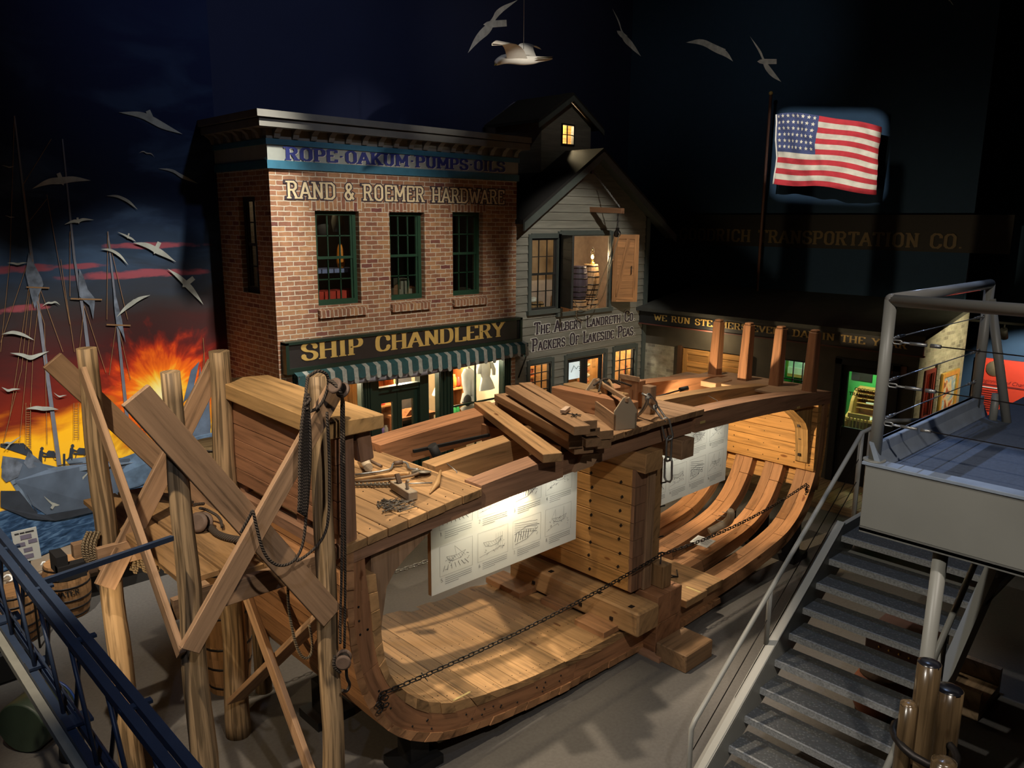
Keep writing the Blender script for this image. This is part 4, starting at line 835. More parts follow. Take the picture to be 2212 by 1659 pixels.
# shop sign board
mb = MB(); ys = YB-.12; za, zb = 2.70, 3.07; mb.box(5.36, 9.99, ys, YB, za, zb, 'x'); mb.build('sign_board', plain('sign_black', (.022, .020, .020), rough=.4), BR)
mb = MB(); mb.box(5.34, 10.01, ys-.03, YB, zb-.03, zb+.01, 'x'); mb.box(5.34, 10.01, ys-.03, YB, za-.08, za-.0, 'x'); mb.box(5.34, 5.39, ys-.03, YB, za, zb, 'z'); mb.box(9.96, 10.01, ys-.03, YB, za, zb, 'z'); mb.build('sign_moulding', GREENP, BR)
sign('sign_lettering', 'SHIP CHANDLERY', 'Y', ys-.003, (652, 779), (1088, 725), (652, 743), GOLD, BR, tv=1.25, th=.5, sm=True, serif=1.9, gap=.45)
# striped awning valance
AW1 = plain('awning_green', (.012, .055, .06), rough=.8, noise=.2, scale=20); AW2 = plain('awning_cream', (.27, .28, .25), rough=.8, noise=.2, scale=20)
AWN = thing('striped_awning', 'rolled green and cream striped awning with scalloped edge under the gold chandlery sign', 'awning', (7.7, 10.0, 2.2))
for mat, od, nm in ((AW1, 0, 'green_stripes'), (AW2, 1, 'cream_stripes')):
    mb = MB(); xa, xb, n = 5.45, 10.06, 23; w = (xb-xa)/n
    for i in range(n):
        x = xa+i*w; k = .62 if od == 0 else .38; x0, x1 = (x, x+w*.62) if od == 0 else (x+w*.62, x+w)
        yf = 10.07; sag = .02*math.sin(i*1.3); lo = 2.42+sag-(.05 if od else 0)+.02*math.sin(i*.35)
        ed = [(x0, lo+.03), (x0+(x1-x0)*.2, lo+.005), ((x0+x1)/2, lo), (x1-(x1-x0)*.2, lo+.005), (x1, lo+.03)]
        for (a, za_), (b, zb_) in zip(ed, ed[1:]): mb.face([(a, yf-.02, za_), (b, yf-.02, zb_), (b, yf, 2.60), (a, yf, 2.60)]); mb.face([(a, yf-.01, za_), (b, yf-.01, zb_), (b, yf+.012, 2.60), (a, yf+.012, 2.60)][::-1])
        mb.face([(x0, yf, 2.60), (x1, yf, 2.60), (x1, YB-.1, 2.66), (x0, YB-.1, 2.66)]); mb.face([(x0, yf+.01, 2.585), (x1, yf+.01, 2.585), (x1, YB-.1, 2.645), (x0, YB-.1, 2.645)])
    mb.build(nm, mat, AWN)
mb = MB(); mb.tube([(5.5, 10.16, 2.44), (7.7, 10.17, 2.36), (10.0, 10.16, 2.45)], .06, 10); mb.build('rolled_canvas', plain('canvas_grey', (.22, .21, .24), rough=.9), AWN)
mb = MB()
for x in (5.47, 10.05): mb.tube([(x, 10.07, 2.59), (x, 10.12, 2.35), (x, YB-.02, 1.95)], .015, 6); mb.tube([(x, 10.07, 2.59), (x, YB-.02, 2.65)], .012, 6)
mb.build('awning_arm', IRON, AWN)
for x in (10.06,):
    mb = MB()
    for i in range(5): y = 10.07+i*.045; lo = 2.38-.03*(i % 2); mb.face([(x, y, lo), (x, y+.042, lo), (x, y+.042, 2.62), (x, y, 2.62)]); mb.face([(x-.01, y, lo), (x-.01, y+.042, lo), (x-.01, y+.042, 2.62), (x-.01, y, 2.62)])
    mb.build('end_scallops', AW1, AWN)
# shopfront joinery
def pil(x0, x1, y0=YB-.02, y1=YB+.12, z0=0, z1=2.62):
    mb = MB(); n = 4; w = (x1-x0)
    mb.box(x0, x1, y0+.02, y1, z0, z1, 'z')
    for i in range(n): mb.box(x0+w*(i+.15)/n, x0+w*(i+.85)/n, y0, y0+.02, z0+.1, z1-.1, 'z')
    mb.build('shopfront_pilaster', GREENP, BR)
pil(5.50, 5.62); pil(6.66, 6.85); pil(8.20, 8.50); pil(9.68, 9.86); 
mb = MB(); mb.box(5.5, 6.68, YB, YB+.12, 0, .55, 'x'); mb.box(8.48, 9.7, YB, YB+.12, 0, .55, 'x'); mb.box(5.5, 9.86, YB+.02, YB+.12, 2.55, 2.66, 'x'); mb.build('stall_riser', GREENP, BR)
yd = YB+.14
mb = MB(); mb.box(6.85, 7.02, yd-.08, yd+.06, 0, 2.55, 'z'); mb.box(7.84, 8.02, yd-.08, yd+.06, 0, 2.55, 'z'); mb.box(7.02, 7.84, yd-.05, yd+.06, 2.06, 2.15, 'x'); mb.build('door_frame', GREENP, BR)
mb = MB(); mb.box(7.43, 7.46, yd, yd+.03, 2.15, 2.55, 'z'); mb.build('transom_bar', GREENP, BR)
def shopdoor(x0, x1):
    mb = MB(); s = .085
    mb.box(x0, x0+s, yd, yd+.05, .02, 2.05, 'z'); mb.box(x1-s, x1, yd, yd+.05, .02, 2.05, 'z'); mb.box(x0+s, x1-s, yd, yd+.05, 1.88, 2.05, 'x'); mb.box(x0+s, x1-s, yd, yd+.05, .02, .65, 'x')
    d = mb.build('shop_door', GREENP, BR); mb = MB(); mb.box(x0+s, x1-s, yd+.02, yd+.024, .65, 1.88); mb.build('glass_pane', GLASS, d)
shopdoor(7.03, 7.425); shopdoor(7.435, 7.835)
for (a, b, z, w, ms) in ((5.62, 6.66, .55, 2.55, [('z', 6.1)]), (8.02, 8.20, .55, 2.55, [('h', 1.42)]), (8.5, 9.68, .55, 2.55, [('z', 9.06), ('h', 1.62)])):
    mb = MB()
    for k, q in ms:
        if k == 'z': mb.box(q-.012, q+.012, YB+.05, YB+.08, z, w, 'z')
        else: mb.box(a, b, YB+.05, YB+.08, q-.015, q+.015, 'x')
    f = mb.build('shop_window', GREENP, BR); mb = MB(); mb.box(a, b, YB+.06, YB+.064, z, w); mb.build('glass_pane', GLASS, f)
# shop interior
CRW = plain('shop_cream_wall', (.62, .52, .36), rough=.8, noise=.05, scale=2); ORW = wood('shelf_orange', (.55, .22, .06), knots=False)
mb = MB(); mb.box(5.5, 9.9, 11.9, 11.95, 0, 2.66); mb.box(5.48, 5.5, 10.45, 11.9, 0, 2.66); mb.box(9.88, 9.9, 10.45, 11.9, 0, 2.66); mb.box(5.5, 9.9, 10.45, 11.9, 2.62, 2.66); mb.build('shop_room_lining', CRW, BR)
mb = MB(); mb.box(5.5, 9.9, YB+.12, 11.9, .0, .04); mb.build('shop_room_boards', ORW, BR)
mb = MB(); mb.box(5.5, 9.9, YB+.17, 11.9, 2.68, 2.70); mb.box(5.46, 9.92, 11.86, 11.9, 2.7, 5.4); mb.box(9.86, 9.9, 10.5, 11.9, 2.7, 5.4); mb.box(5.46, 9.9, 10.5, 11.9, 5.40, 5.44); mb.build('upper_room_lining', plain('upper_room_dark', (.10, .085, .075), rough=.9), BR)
def shelf_unit(x0, x1, y0, y1, z1, lab, n=5, legsx=()):
    t = thing('shop_shelf', lab, 'shelf', ((x0+x1)/2, (y0+y1)/2, .04)); mb = MB()
    mb.box(x0, x0+.03, y0, y1, .04, z1, 'z'); mb.box(x1-.03, x1, y0, y1, .04, z1, 'z'); mb.box(x0, x1, y1-.02, y1, .04, z1, 'z'); mb.build('shelf_side', ORW, t)
    for i in range(n): mb = MB(); z = .1+(z1-.12)*i/(n-1); mb.box(x0+.03, x1-.03, y0, y1-.02, z, z+.025, 'x'); mb.build('shelf_board', ORW, t)
    return t
shelf_unit(7.32, 7.78, 11.0, 11.3, 2.2, 'orange wooden shelf behind the left glass of the shop door')
shelf_unit(9.02, 9.32, 11.0, 11.3, 2.3, 'orange wooden shelf with jars behind the hanging clothes'); 
def jar(x, y, z, r, h, mat, lab, cat='jar', grp='goods on the shop shelves'):
    mb = MB(); mb.lathe([(r*.9, 0), (r, h*.1), (r, h*.7), (r*.6, h*.82), (r*.6, h)], (x, y, z), 12); return tag(mb.build(cat, mat), lab, cat, grp)
Cg = [plain('jar_green', (.04, .35, .10)), plain('tin_orange', (.75, .25, .02)), plain('jar_purple', (.12, .08, .25)), plain('tin_red', (.6, .05, .03)), plain('brass', (.55, .38, .10), rough=.3, metal=.7), plain('tin_white', (.7, .7, .65))]
jar(9.13, 11.08, .105+.563*2, .05, .2, Cg[0], 'green glass jar on the shelf beside the hanging union suit'); jar(9.23, 11.08, .105+.563*2, .04, .18, Cg[0], 'smaller green jar on the shelf beside the hanging union suit')
jar(9.14, 11.08, .123+.556*3, .055, .22, Cg[1], 'orange tin on the upper shop shelf'); jar(9.25, 11.08, .123+.556*3, .04, .16, Cg[3], 'small red tin on the upper shop shelf')
jar(7.5, 11.08, 1.15, .07, .22, Cg[2], 'purple jar on the shelf seen through the shop door'); jar(7.62, 11.08, 1.15, .04, .16, Cg[5], 'white jar next to the purple jar seen through the shop door'); jar(7.55, 11.08, 1.67, .06, .2, Cg[3], 'red tin on the high shelf seen through the shop door')
for q in range(3): mb = MB(); mb.lathe([(.05, 0), (.085, .03), (.085, .07), (.05, .10)], (8.95, 10.75, .82+.115*q), 16); tag(mb.build('brass_lantern_part', Cg[4]), ('lowest', 'middle', 'topmost')[q]+' brass pot of the stack in the right shop window', 'pot', 'stack of brass pots in the shop window')
mb = MB(); mb.box(8.83, 9.07, 10.65, 10.85, .55, .82); tag(mb.build('display_box', ORW), 'wooden box under the stack of brass pots', 'box')
# glazed counter cabinet
t = thing('counter_cabinet', 'brown glazed wooden cabinet standing inside the shop behind the right door leaf', 'cabinet', (8.05, 10.95, .04)); mb = MB()
for x in (7.65, 8.32): mb.box(x, x+.05, 10.7, 11.2, .04, 1.45, 'z')
mb.box(7.62, 8.4, 10.68, 11.22, 1.45, 1.50, 'x'); mb.box(7.65, 8.37, 10.7, 11.2, .04, .4, 'x'); mb.build('cabinet_case', wood('cabinet_wood', (.30, .11, .035), knots=False), t); mb = MB(); mb.box(7.7, 8.32, 11.15, 11.17, .4, 1.45); mb.build('cabinet_back', BLACK, t)
mb = MB(); mb.box(7.8, 8.05, 10.85, 11.0, .4, .75); mb.box(7.88, 8.02, 10.87, 10.98, .75, .95); mb.build('stoneware_jug', Cg[5], t)
mb = MB(); mb.box(8.15, 8.75, 11.85, 11.88, 1.0, 2.3); tag(mb.build('notice_board', plain('slate_grey', (.06, .065, .07))), 'dark notice board on the back wall of the shop', 'board')
mb = MB(); mb.box(7.85, 8.2, 10.78, 10.86, 1.50, 1.56); mb.prism([(7.8, 1.5), (7.9, 1.6), (8.15, 1.57), (8.25, 1.5)], 'Y', 10.74, 10.9, 'x'); tag(mb.build('wood_model', wood('cabinet_wood', (.3, .11, .035))), 'carved wooden half model lying on the glazed cabinet', 'model')
mb = MB()
for i in range(7): mb.box(8.14, 8.27, 10.92, 10.93, 1.54+i*.06, 1.565+i*.06)
mb.box(8.12, 8.29, 10.935, 10.94, 1.5, 1.99); tag(mb.build('price_list', PAPER), 'white lettered list standing on the glazed cabinet', 'sign')
# clothes hanging in the window
def garment(pts, y, lab, cat, mat=WHITE, th=.10, folds=9, name='garment'):
    """outline (left/right pairs, top to bottom) -> puffy cloth with folds"""
    mb = MB(); n = 14; rows = []
    for (xl, xr, z) in pts:
        row = []
        for j in range(n):
            a = 2*PI*j/n; cx, hw = (xl+xr)/2, (xr-xl)/2
            f = 1+.12*math.sin(folds*a+z*9)+.05*math.sin(5*a+z*23)
            row.append(V((cx+math.cos(a)*hw*f, y+math.sin(a)*th*.5*(.5+hw*2.5)*f, z)))
        rows.append(row)
    k = len(mb.v)
    for r in rows: mb.v += r
    for i in range(len(rows)-1):
        for j in range(n): j2 = (j+1) % n; mb.f.append([k+i*n+j, k+i*n+j2, k+(i+1)*n+j2, k+(i+1)*n+j]); mb.uv.append([(0, 0)]*4); mb.r.append(.5); mb.m.append(0); mb.sm.append(True)
    return mb, mat
def cloth(parts, lab, cat, name, y, mat=WHITE):
    z0 = min(p[2] for q in parts for p in q[1]); x = sum((p[0]+p[1])/2 for p in parts[0][1])/len(parts[0][1])
    t = thing(name, lab, cat, (x, y, z0), 'clothes hung in the shop window')
    for nm, pts, fo in parts: mb, m = garment(pts, y, '', '', mat, folds=fo); mb.build(nm, m, t)
    mb = MB(); top = max(p[2] for p in parts[0][1]); mb.tube([(x, y, top-.02), (x, y, 2.43)], .004, 5); mb.tube([(x-.1, y, top-.04), (x, y, top+.03), (x+.1, y, top-.04)], .005, 5); mb.build('hanger', IRON, t)
    return t
gy = 10.62
def gx(u): return PY(u, 830, gy).x
def gz(v): return PY(1020, v, gy).z
cloth([('bodice', [(gx(1004), gx(1019), gz(795)), (gx(997), gx(1027), gz(805)), (gx(999), gx(1027), gz(825)), (gx(1002), gx(1024), gz(845)), (gx(1000), gx(1026), gz(852))], 7), ('left_leg', [(gx(1000), gx(1013), gz(846)), (gx(997), gx(1010), gz(858)), (gx(994), gx(1012), gz(866))], 11), ('right_leg', [(gx(1013), gx(1027), gz(846)), (gx(1015), gx(1028), gz(858)), (gx(1014), gx(1030), gz(866))], 11)], 'white ruffled union suit hanging left of the upper window bar', 'clothes', 'union_suit', gy)
cloth([('bodice', [(gx(1041), gx(1054), gz(783)), (gx(1036), gx(1060), gz(792)), (gx(1038), gx(1060), gz(810)), (gx(1041), gx(1058), gz(820))], 5), ('skirt', [(gx(1041), gx(1059), gz(819)), (gx(1039), gx(1066), gz(832)), (gx(1036), gx(1069), gz(848))], 13), ('left_sleeve', [(gx(1034), gx(1041), gz(786)), (gx(1030), gx(1039), gz(800)), (gx(1031), gx(1037), gz(810))], 5), ('right_sleeve', [(gx(1057), gx(1064), gz(788)), (gx(1062), gx(1070), gz(805)), (gx(1063), gx(1069), gz(818))], 5)], 'white pleated child dress hanging right of the upper window bar', 'clothes', 'pleated_dress', gy)
cloth([('bodice', [(gx(1006), gx(1020), gz(868)), (gx(992), gx(1028), gz(876)), (gx(999), gx(1023), gz(888))], 5), ('skirt', [(gx(999), gx(1023), gz(887)), (gx(992), gx(1028), gz(905)), (gx(986), gx(1034), gz(935))], 13)], 'white short-sleeved dress on the lower half of the shop window', 'clothes', 'short_sleeved_dress', gy-.03)
mb = MB(); c = PY(1010, 865, gy-.1); mb.sphere(c, .085, 14, (1, .6, 1.25)); mb.lathe([(.10, 0), (.10, .012)], (c.x, c.y, c.z-.04), 16); tag(mb.build('black_hat', plain('felt_black', (.012, .012, .016), rough=.9)), 'black felt hat hanging over the neck of the lower white dress', 'hat')
mb = MB(); 
for i in range(7): mb.sphere((6.42+.05*math.sin(i*2), 10.62, .95+i*.16), .085+.02*math.sin(i*3), 9, (1, .7, .9))
tag(mb.build('crumpled_linen', WHITE), 'crumpled white linen piled in the left shop window', 'linen')
mb = MB()
for i in range(5): mb.box(6.62+i*.09, 6.7+i*.09, 10.8, 10.83, .05, 2.4, 'z')
mb.build('window_back_boards', ORW, BR)
for q, (x, z, r) in enumerate(((8.45, 1.75, .09), (8.47, 1.15, .08), (8.43, .8, .09))):
    mb = MB(); mb.lathe([(r*.3, 0), (r, .03), (r, .05), (r*.2, .22)], (x, 10.7, z), 14); mb.tube([(x, 10.7, z+.2), (x, 10.7, z+.3)], .004, 5); tag(mb.build('enamel_funnel', Cg[5]), ('uppermost', 'middle', 'lowest')[q]+' white enamel funnel hanging in the narrow window beside the shop door', 'funnel', 'funnels in the narrow shop window')
# things behind the upstairs windows
def hang(x, y, z, r, h, mat, name, lab): mb = MB(); mb.lathe([(r*.2, h), (r*.7, h*.8), (r, h*.35), (r*.75, 0)], (x, y, z), 12); mb.tube([(x, y, z+h), (x, y, 5.4)], .004, 4); return tag(mb.build(name, mat), lab, name.replace('_', ' '))
hang(6.35, 10.8, 4.55, .12, .45, plain('dark_canvas', (.07, .06, .055)), 'hanging_sack', 'dark sack hanging in the leftmost upstairs shop window'); hang(6.7, 10.9, 4.6, .10, .4, GREYP, 'hanging_sack', 'grey sack hanging at the right of the leftmost upstairs window')
hang(8.35, 10.8, 4.5, .10, .5, plain('pale_canvas', (.22, .2, .18)), 'hanging_sack', 'pale sack hanging in the middle upstairs shop window')
mb = MB(); mb.lathe([(.05, 0), (.065, .1), (.05, .28), (.025, .36)], (6.62, 10.72, 4.06), 10); tag(mb.build('orange_bottle', Cg[1]), 'orange bottle behind the leftmost upstairs window', 'bottle')
mb = MB(); mb.box(6.1, 6.9, 10.65, 11.0, 3.99, 4.05); tag(mb.build('wall_shelf', plain('pale_blue_paint', (.20, .24, .45))), 'pale blue shelf board behind the leftmost upstairs window', 'shelf')
mb = MB(); mb.box(6.15, 6.85, 10.6, 10.9, 2.7, 3.72); tag(mb.build('red_cloth_bale', plain('red_cloth', (.5, .05, .03), rough=.9)), 'bale wrapped in red cloth at the foot of the leftmost upstairs window', 'bale')
mb = MB(); mb.box(7.6, 8.1, 10.6, 10.9, 2.7, 3.68); mb.box(7.65, 7.82, 10.6, 10.8, 3.68, 3.85); tag(mb.build('stacked_crate', plain('crate_grey', (.2, .2, .16))), 'grey crate behind the middle upstairs window', 'crate')
mb = MB(); mb.tube([(9.35, 10.62, 3.78), (9.3, 10.7, 3.95), (9.42, 10.65, 4.02), (9.5, 10.62, 3.75)], .02, 6); mb.tube([(9.3, 10.62, 3.62), (9.45, 10.6, 3.9), (9.7, 10.6, 3.65)], .02, 6); tag(mb.build('bentwood_hoop', GREYW), 'bentwood hoops leaning inside the right upstairs window', 'hoops')
mb = MB(); mb.box(9.1, 9.8, 10.58, 10.9, 2.7, 3.62); tag(mb.build('packing_case', plain('crate_dark', (.09, .08, .06))), 'dark packing case under the bentwood hoops', 'case')

# ------------------------------------------------------------------ grey clapboard warehouse
YG = 10.40; G0, G1 = 10.0, 13.94
GB = thing('clapboard_warehouse', 'grey clapboard warehouse with a gable, hoist and roof cupola beside the brick shop', 'building', (12, 11.3, 0))
CLAP = wood('clapboard_grey', (.20, .195, .16), dark=.75, grain=8, knots=False, var=.05); TRIM = plain('trim_blue_grey', (.062, .076, .068), rough=.6, noise=.08)
AP = (12.08, 6.02)
def gz_(x): return AP[1]-abs(x-AP[0])*(AP[1]-4.70)/(AP[0]-10.0)
def rX(l, r, t, b, y=YG): return (PY(*l, y).x, PY(*r, y).x, PY(*b, y).z, PY(*t, y).z)
WU = rX((1145, 590), (1203, 590), (1147, 515), (1143, 672)); HA = rX((1208, 590), (1314, 590), (1232, 508), (1232, 672)); WL = rX((1142, 810), (1188, 810), (1142, 788), (1142, 870)); DO = rX((1222, 810), (1303, 810), (1222, 775), (1222, 960)); WR_ = rX((1325, 800), (1368, 800), (1325, 757), (1325, 850))
DO = (DO[0], DO[1], .02, DO[3])
mb = MB(); n = 42; h = 6.3/n
for i in range(n):
    z0, z1 = i*h, (i+1)*h
    if z0 > AP[1]: break
    def lim(z): d = 0 if z < gz_(G0) else (AP[0]-10.0)*(AP[1]-z)/(AP[1]-4.70); return (G0, G1) if z < gz_(G1) else (max(G0, AP[0]-d), min(G1, AP[0]+d))
    a, b = lim(z0); a1, b1 = lim(min(z1, AP[1])); segs = [(a, b)]
    for (u0, u1, q0, q1) in (WU, HA, WL, DO, WR_):
        if q0 < (z0+z1)/2 < q1:
            ns = []
            for s0, s1 in segs:
                if u0 > s0: ns.append((s0, min(s1, u0)))
                if u1 < s1: ns.append((max(s0, u1), s1))
            segs = [s for s in ns if s[1]-s[0] > .01]
    for s0, s1 in segs:
        t0 = a1 if s0 == a else s0; t1 = b1 if s1 == b else s1; mb.hexa([(s0, YG-.022, z0), (s1, YG-.022, z0), (s1, YG+.03, z0), (s0, YG+.03, z0), (t0, YG-.004, z1), (t1, YG-.004, z1), (t1, YG+.03, z1), (t0, YG+.03, z1)], (1, 0, 0), random.random())
mb.build('clapboard_front', CLAP, GB)
mb = MB()
for (u0, u1, q0, q1) in (WU, WL, WR_, HA, DO):
    t = .075; mb.box(u0-t, u0, YG-.045, YG, q0-t*(q0 > .1), q1+t, 'z'); mb.box(u1, u1+t, YG-.045, YG, q0-t*(q0 > .1), q1+t, 'z'); mb.box(u0, u1, YG-.045, YG, q1, q1+t*1.2, 'x')
    if q0 > .1: mb.box(u0-t*1.3, u1+t*1.3, YG-.08, YG, q0-t, q0, 'x')
mb.box(G1-.1, G1+.02, YG-.05, YG+.1, 0, gz_(G1)+.02, 'z'); mb.build('window_casing', TRIM, GB)
window(GB, 'Y', YG+.0, *WU, 3, 4, plain('sash_dark', (.02, .02, .018)), fw=.035, mw=.014); window(GB, 'Y', YG, *WL, 3, 4, BLACK, fw=.03, sash=False, mw=.016); window(GB, 'Y', YG, *WR_, 3, 4, BLACK, fw=.03, sash=False, mw=.016)
dm = (DO[0]+DO[1])/2
for a, b in ((DO[0]+.02, dm-.005), (dm+.005, DO[1]-.02)):
    mb = MB(); s = .09; mb.box(a, a+s, YG+.02, YG+.06, .02, DO[3], 'z'); mb.box(b-s, b, YG+.02, YG+.06, .02, DO[3], 'z'); mb.box(a+s, b-s, YG+.02, YG+.06, DO[3]-.1, DO[3], 'x'); mb.box(a+s, b-s, YG+.02, YG+.06, .02, .9, 'x'); d = mb.build('entrance_door', BLACK, GB); mb = MB(); mb.box(a+s, b-s, YG+.035, YG+.04, .9, DO[3]-.1); mb.build('glass_pane', GLASS, d)
# roof, rakes, cupola
ROOF = plain('roof_shingle_dark', (.012, .011, .010), rough=.9, scale=12)
def gable_roof(ap, half, drop, y0, y1, mat, th=.07, over=.18):
    mb = MB()
    for s in (-1, 1):
        e = half+over; ze = ap[1]-drop*e/half
        a, b = (ap[0], ap[1]+.06), (ap[0]+s*e, ze+.06)
        mb.prism([a, b, (b[0], b[1]+th), (a[0], a[1]+th)], 'Y', y0, y1, 'y', .5)
    return mb.build('roof', mat, GB)
gable_roof(AP, AP[0]-G0, AP[1]-4.70, YG-.28, 12.5, ROOF, over=.05)
mb = MB(); e = 2.5; sl = (AP[1]-4.70)/(AP[0]-G0)
mb.prism([(AP[0], AP[1]+.07), (AP[0]+e, AP[1]-sl*e+.07), (AP[0]+e, AP[1]-sl*e-.07), (AP[0], AP[1]-.08)], 'Y', YG-.29, YG-.25, 'x', .5)
mb.prism([(AP[0], AP[1]+.07), (AP[0], AP[1]-.08), (AP[0]-2.1, AP[1]-sl*2.1-.08), (AP[0]-2.1, AP[1]-sl*2.1+.07)], 'Y', YG-.29, YG-.25, 'x', .5); mb.build('rake_board', TRIM, GB)
mb = MB(); mb.prism([(AP[0], AP[1]+.03), (AP[0]+e, AP[1]-sl*e+.03), (AP[0]+e, AP[1]-sl*e-.0), (AP[0], AP[1]-.0)], 'Y', YG-.25, YG, 'x', .5); mb.build('roof_soffit', TRIM, GB)
CU = (12.10, 7.12); cz = 6.45; cw = rX((1212, 290), (1240, 290), (1212, 266), (1212, 314), 11.1)
mb = MB()
for a, b, z, w in cells(11.38, 12.82, 5.6, 6.72, [cw]): mb.box(a, b, 11.1, 11.14, z, w, 'x', .5)
mb.prism([(11.38, 6.72), (12.82, 6.72), (12.10, 7.14)], 'Y', 11.1, 11.14, 'x', .5)
mb.box(11.38, 11.42, 11.14, 12.4, 5.2, 6.72, 'y', .5); mb.box(12.78, 12.82, 11.14, 12.4, 5.2, 6.72, 'y', .5); mb.build('cupola_wall', CLAP, GB); mb = MB(); mb.box(11.42, 12.78, 11.6, 11.64, 5.4, 6.72, 'x', .5); mb.build('cupola_lining', PINE2, GB)
gable_roof((12.10, 7.12), .72, .44, 10.95, 12.5, ROOF, over=.22, th=.06)
mb = MB(); sl2 = .44/.72
for s in (1, -1): mb.prism([(12.1, 7.18), (12.1+s*.95, 7.18-sl2*.95), (12.1+s*.95, 7.08-sl2*.95), (12.1, 7.08)][::s], 'Y', 10.93, 10.96, 'x', .5)
mb.build('cupola_rake', TRIM, GB)
window(GB, 'Y', 11.08, *cw, 2, 2, BLACK, fw=.03, sash=False, mw=.014)
# interior of warehouse: upper loft and ground floor
mb = MB(); mb.box(10.05, 13.9, 12.0, 12.05, 2.65, 4.8); mb.box(10.05, 13.9, 10.45, 12.0, 4.72, 4.76); mb.box(10.05, 10.1, 10.45, 12.0, 2.6, 4.7); mb.box(13.85, 13.9, 10.45, 12, 2.6, 4.7); mb.build('loft_lining', plain('loft_boards', (.42, .34, .28), rough=.9), GB)
mb = MB(); mb.box(10.05, 13.9, 10.43, 12.0, 2.56, 2.62); mb.build('loft_boards_floor', ORW, GB)
mb = MB(); mb.box(10.05, 13.9, 11.9, 11.95, 0, 2.5); mb.box(10.05, 10.1, 10.45, 11.9, 0, 2.5); mb.box(13.85, 13.9, 10.45, 11.9, 0, 2.5); mb.box(10.05, 13.9, 10.45, 11.9, 2.44, 2.48); mb.build('store_lining', wood('store_boards', (.6, .34, .13), knots=False), GB)
def barrel(x, y, z, r=.2, h=.55, mat=BARRELW, name='barrel', lab='', ax=(0, 0, 1), grp=None, hoop=IRON, text=None, cat='barrel'):
    t = thing(name, lab, cat, (x, y, z), grp)
    prof = [(r*(.80+.2*math.sin(PI*k/10)), h*k/10) for k in range(11)]; prof[0] = (r*.80, .0)
    mb = MB(); mb.lathe(prof, (x, y, z), 20, ax, staves=1); o = mb.build('staves', mat, t)
    mb = MB(); A = V(ax).normalized(); c = V((x, y, z))+A*(h-.02); mb.lathe([(r*.76, 0), (r*.76, .005)], c, 20, ax); mb.build('barrel_head', mat, t)
    for f in (.06, .22, .38, .62, .78, .94):
        rr = r*(.80+.2*math.sin(PI*f))+.004; mb = MB(); q = V((x, y, z))+A*(h*f-.012); mb.lathe([(rr-.006, 0), (rr, 0), (rr, .024), (rr-.006, .024)], q, 20, ax); mb.build('hoop', hoop, t)
    if text:
        mb = MB(); s, a0, z0, hh, wd = text; R = r+.006
        write(mb, s, lambda px, py: V((x+math.cos(a0+px/R)*R, y+math.sin(a0+px/R)*R, z+z0+py)), wd, hh, tv=1.2, th=.9); mb.build('barrel_lettering', BLACK, t)
    return t
BW2 = wood('barrel_tan', (.42, .25, .12), knots=False)
def at(u, v, y): return PY(u, v, y)
a = at(1249, 660, 10.75); barrel(a.x, 10.75, 2.62, .19, .60, BW2, lab='tan barrel standing lowest left in the open loft door', grp='barrels in the loft'); barrel(a.x+.42, 10.8, 2.62, .19, .62, BW2, lab='tan barrel standing lowest right in the open loft door', grp='barrels in the loft')
barrel(a.x+.02, 10.78, 3.24, .19, .66, plain('black_barrel', (.05, .035, .05)), lab='dark purple-black cask on the left loft barrel', grp='barrels in the loft'); barrel(a.x+.42, 10.8, 3.26, .18, .66, BW2, lab='tan barrel stacked right under the loft lamp', grp='barrels in the loft')
lx, lz = at(1280, 548, 10.8).x, 3.94
t = thing('oil_lamp', 'lit glass oil lamp standing on the stacked loft barrel', 'lamp', (lx, 10.8, lz-.02)); mb = MB(); mb.lathe([(.05, 0), (.055, .03), (.02, .05), (.03, .08)], (lx, 10.8, lz-.02), 12); mb.build('lamp_base', Cg[4], t)
mb = MB(); mb.lathe([(.035, 0), (.055, .05), (.05, .1), (.028, .16), (.028, .22)], (lx, 10.8, lz+.06), 12); mb.build('glass_chimney', glass_mat('chimney_glass', (1, .95, .85), .1), t); mb = MB(); mb.sphere((lx, 10.8, lz+.12), .028, 10, (1, 1, 1.4)); mb.build('flame', emis('lamp_flame', (1, .62, .22), 60), t)
mb = MB(); mb.tube([(lx-.05, 10.8, lz+.1), (lx-.05, 10.8, lz+.28), (lx, 10.8, lz+.33), (lx+.05, 10.8, lz+.28), (lx+.05, 10.8, lz+.1)], .004, 5); mb.build('lamp_handle', IRON, t)
barrel(11.02, 10.85, 2.62, .20, .62, BW2, lab='barrel behind the lower panes of the left warehouse window', grp='barrels in the loft'); barrel(10.62, 11.1, 2.62, .2, .62, BARRELW, lab='shaded barrel behind the left edge of the warehouse window', grp='barrels in the loft')
mb = MB(); 
for i in range(5): mb.sphere((10.95+.07*(i % 3), 10.85+.04*i, 3.27+.025*(i % 2)), .07, 8, (1, 1, .6))
tag(mb.build('linen_sack', WHITE), 'white cloth sack lying on the barrel behind the left warehouse window', 'sack')
mb = MB(); mb.box(10.75, 11.1, 11.3, 11.6, 2.62, 4.1); tag(mb.build('tall_packing_case', BARRELW), 'tall brown packing case behind the left warehouse window', 'case')
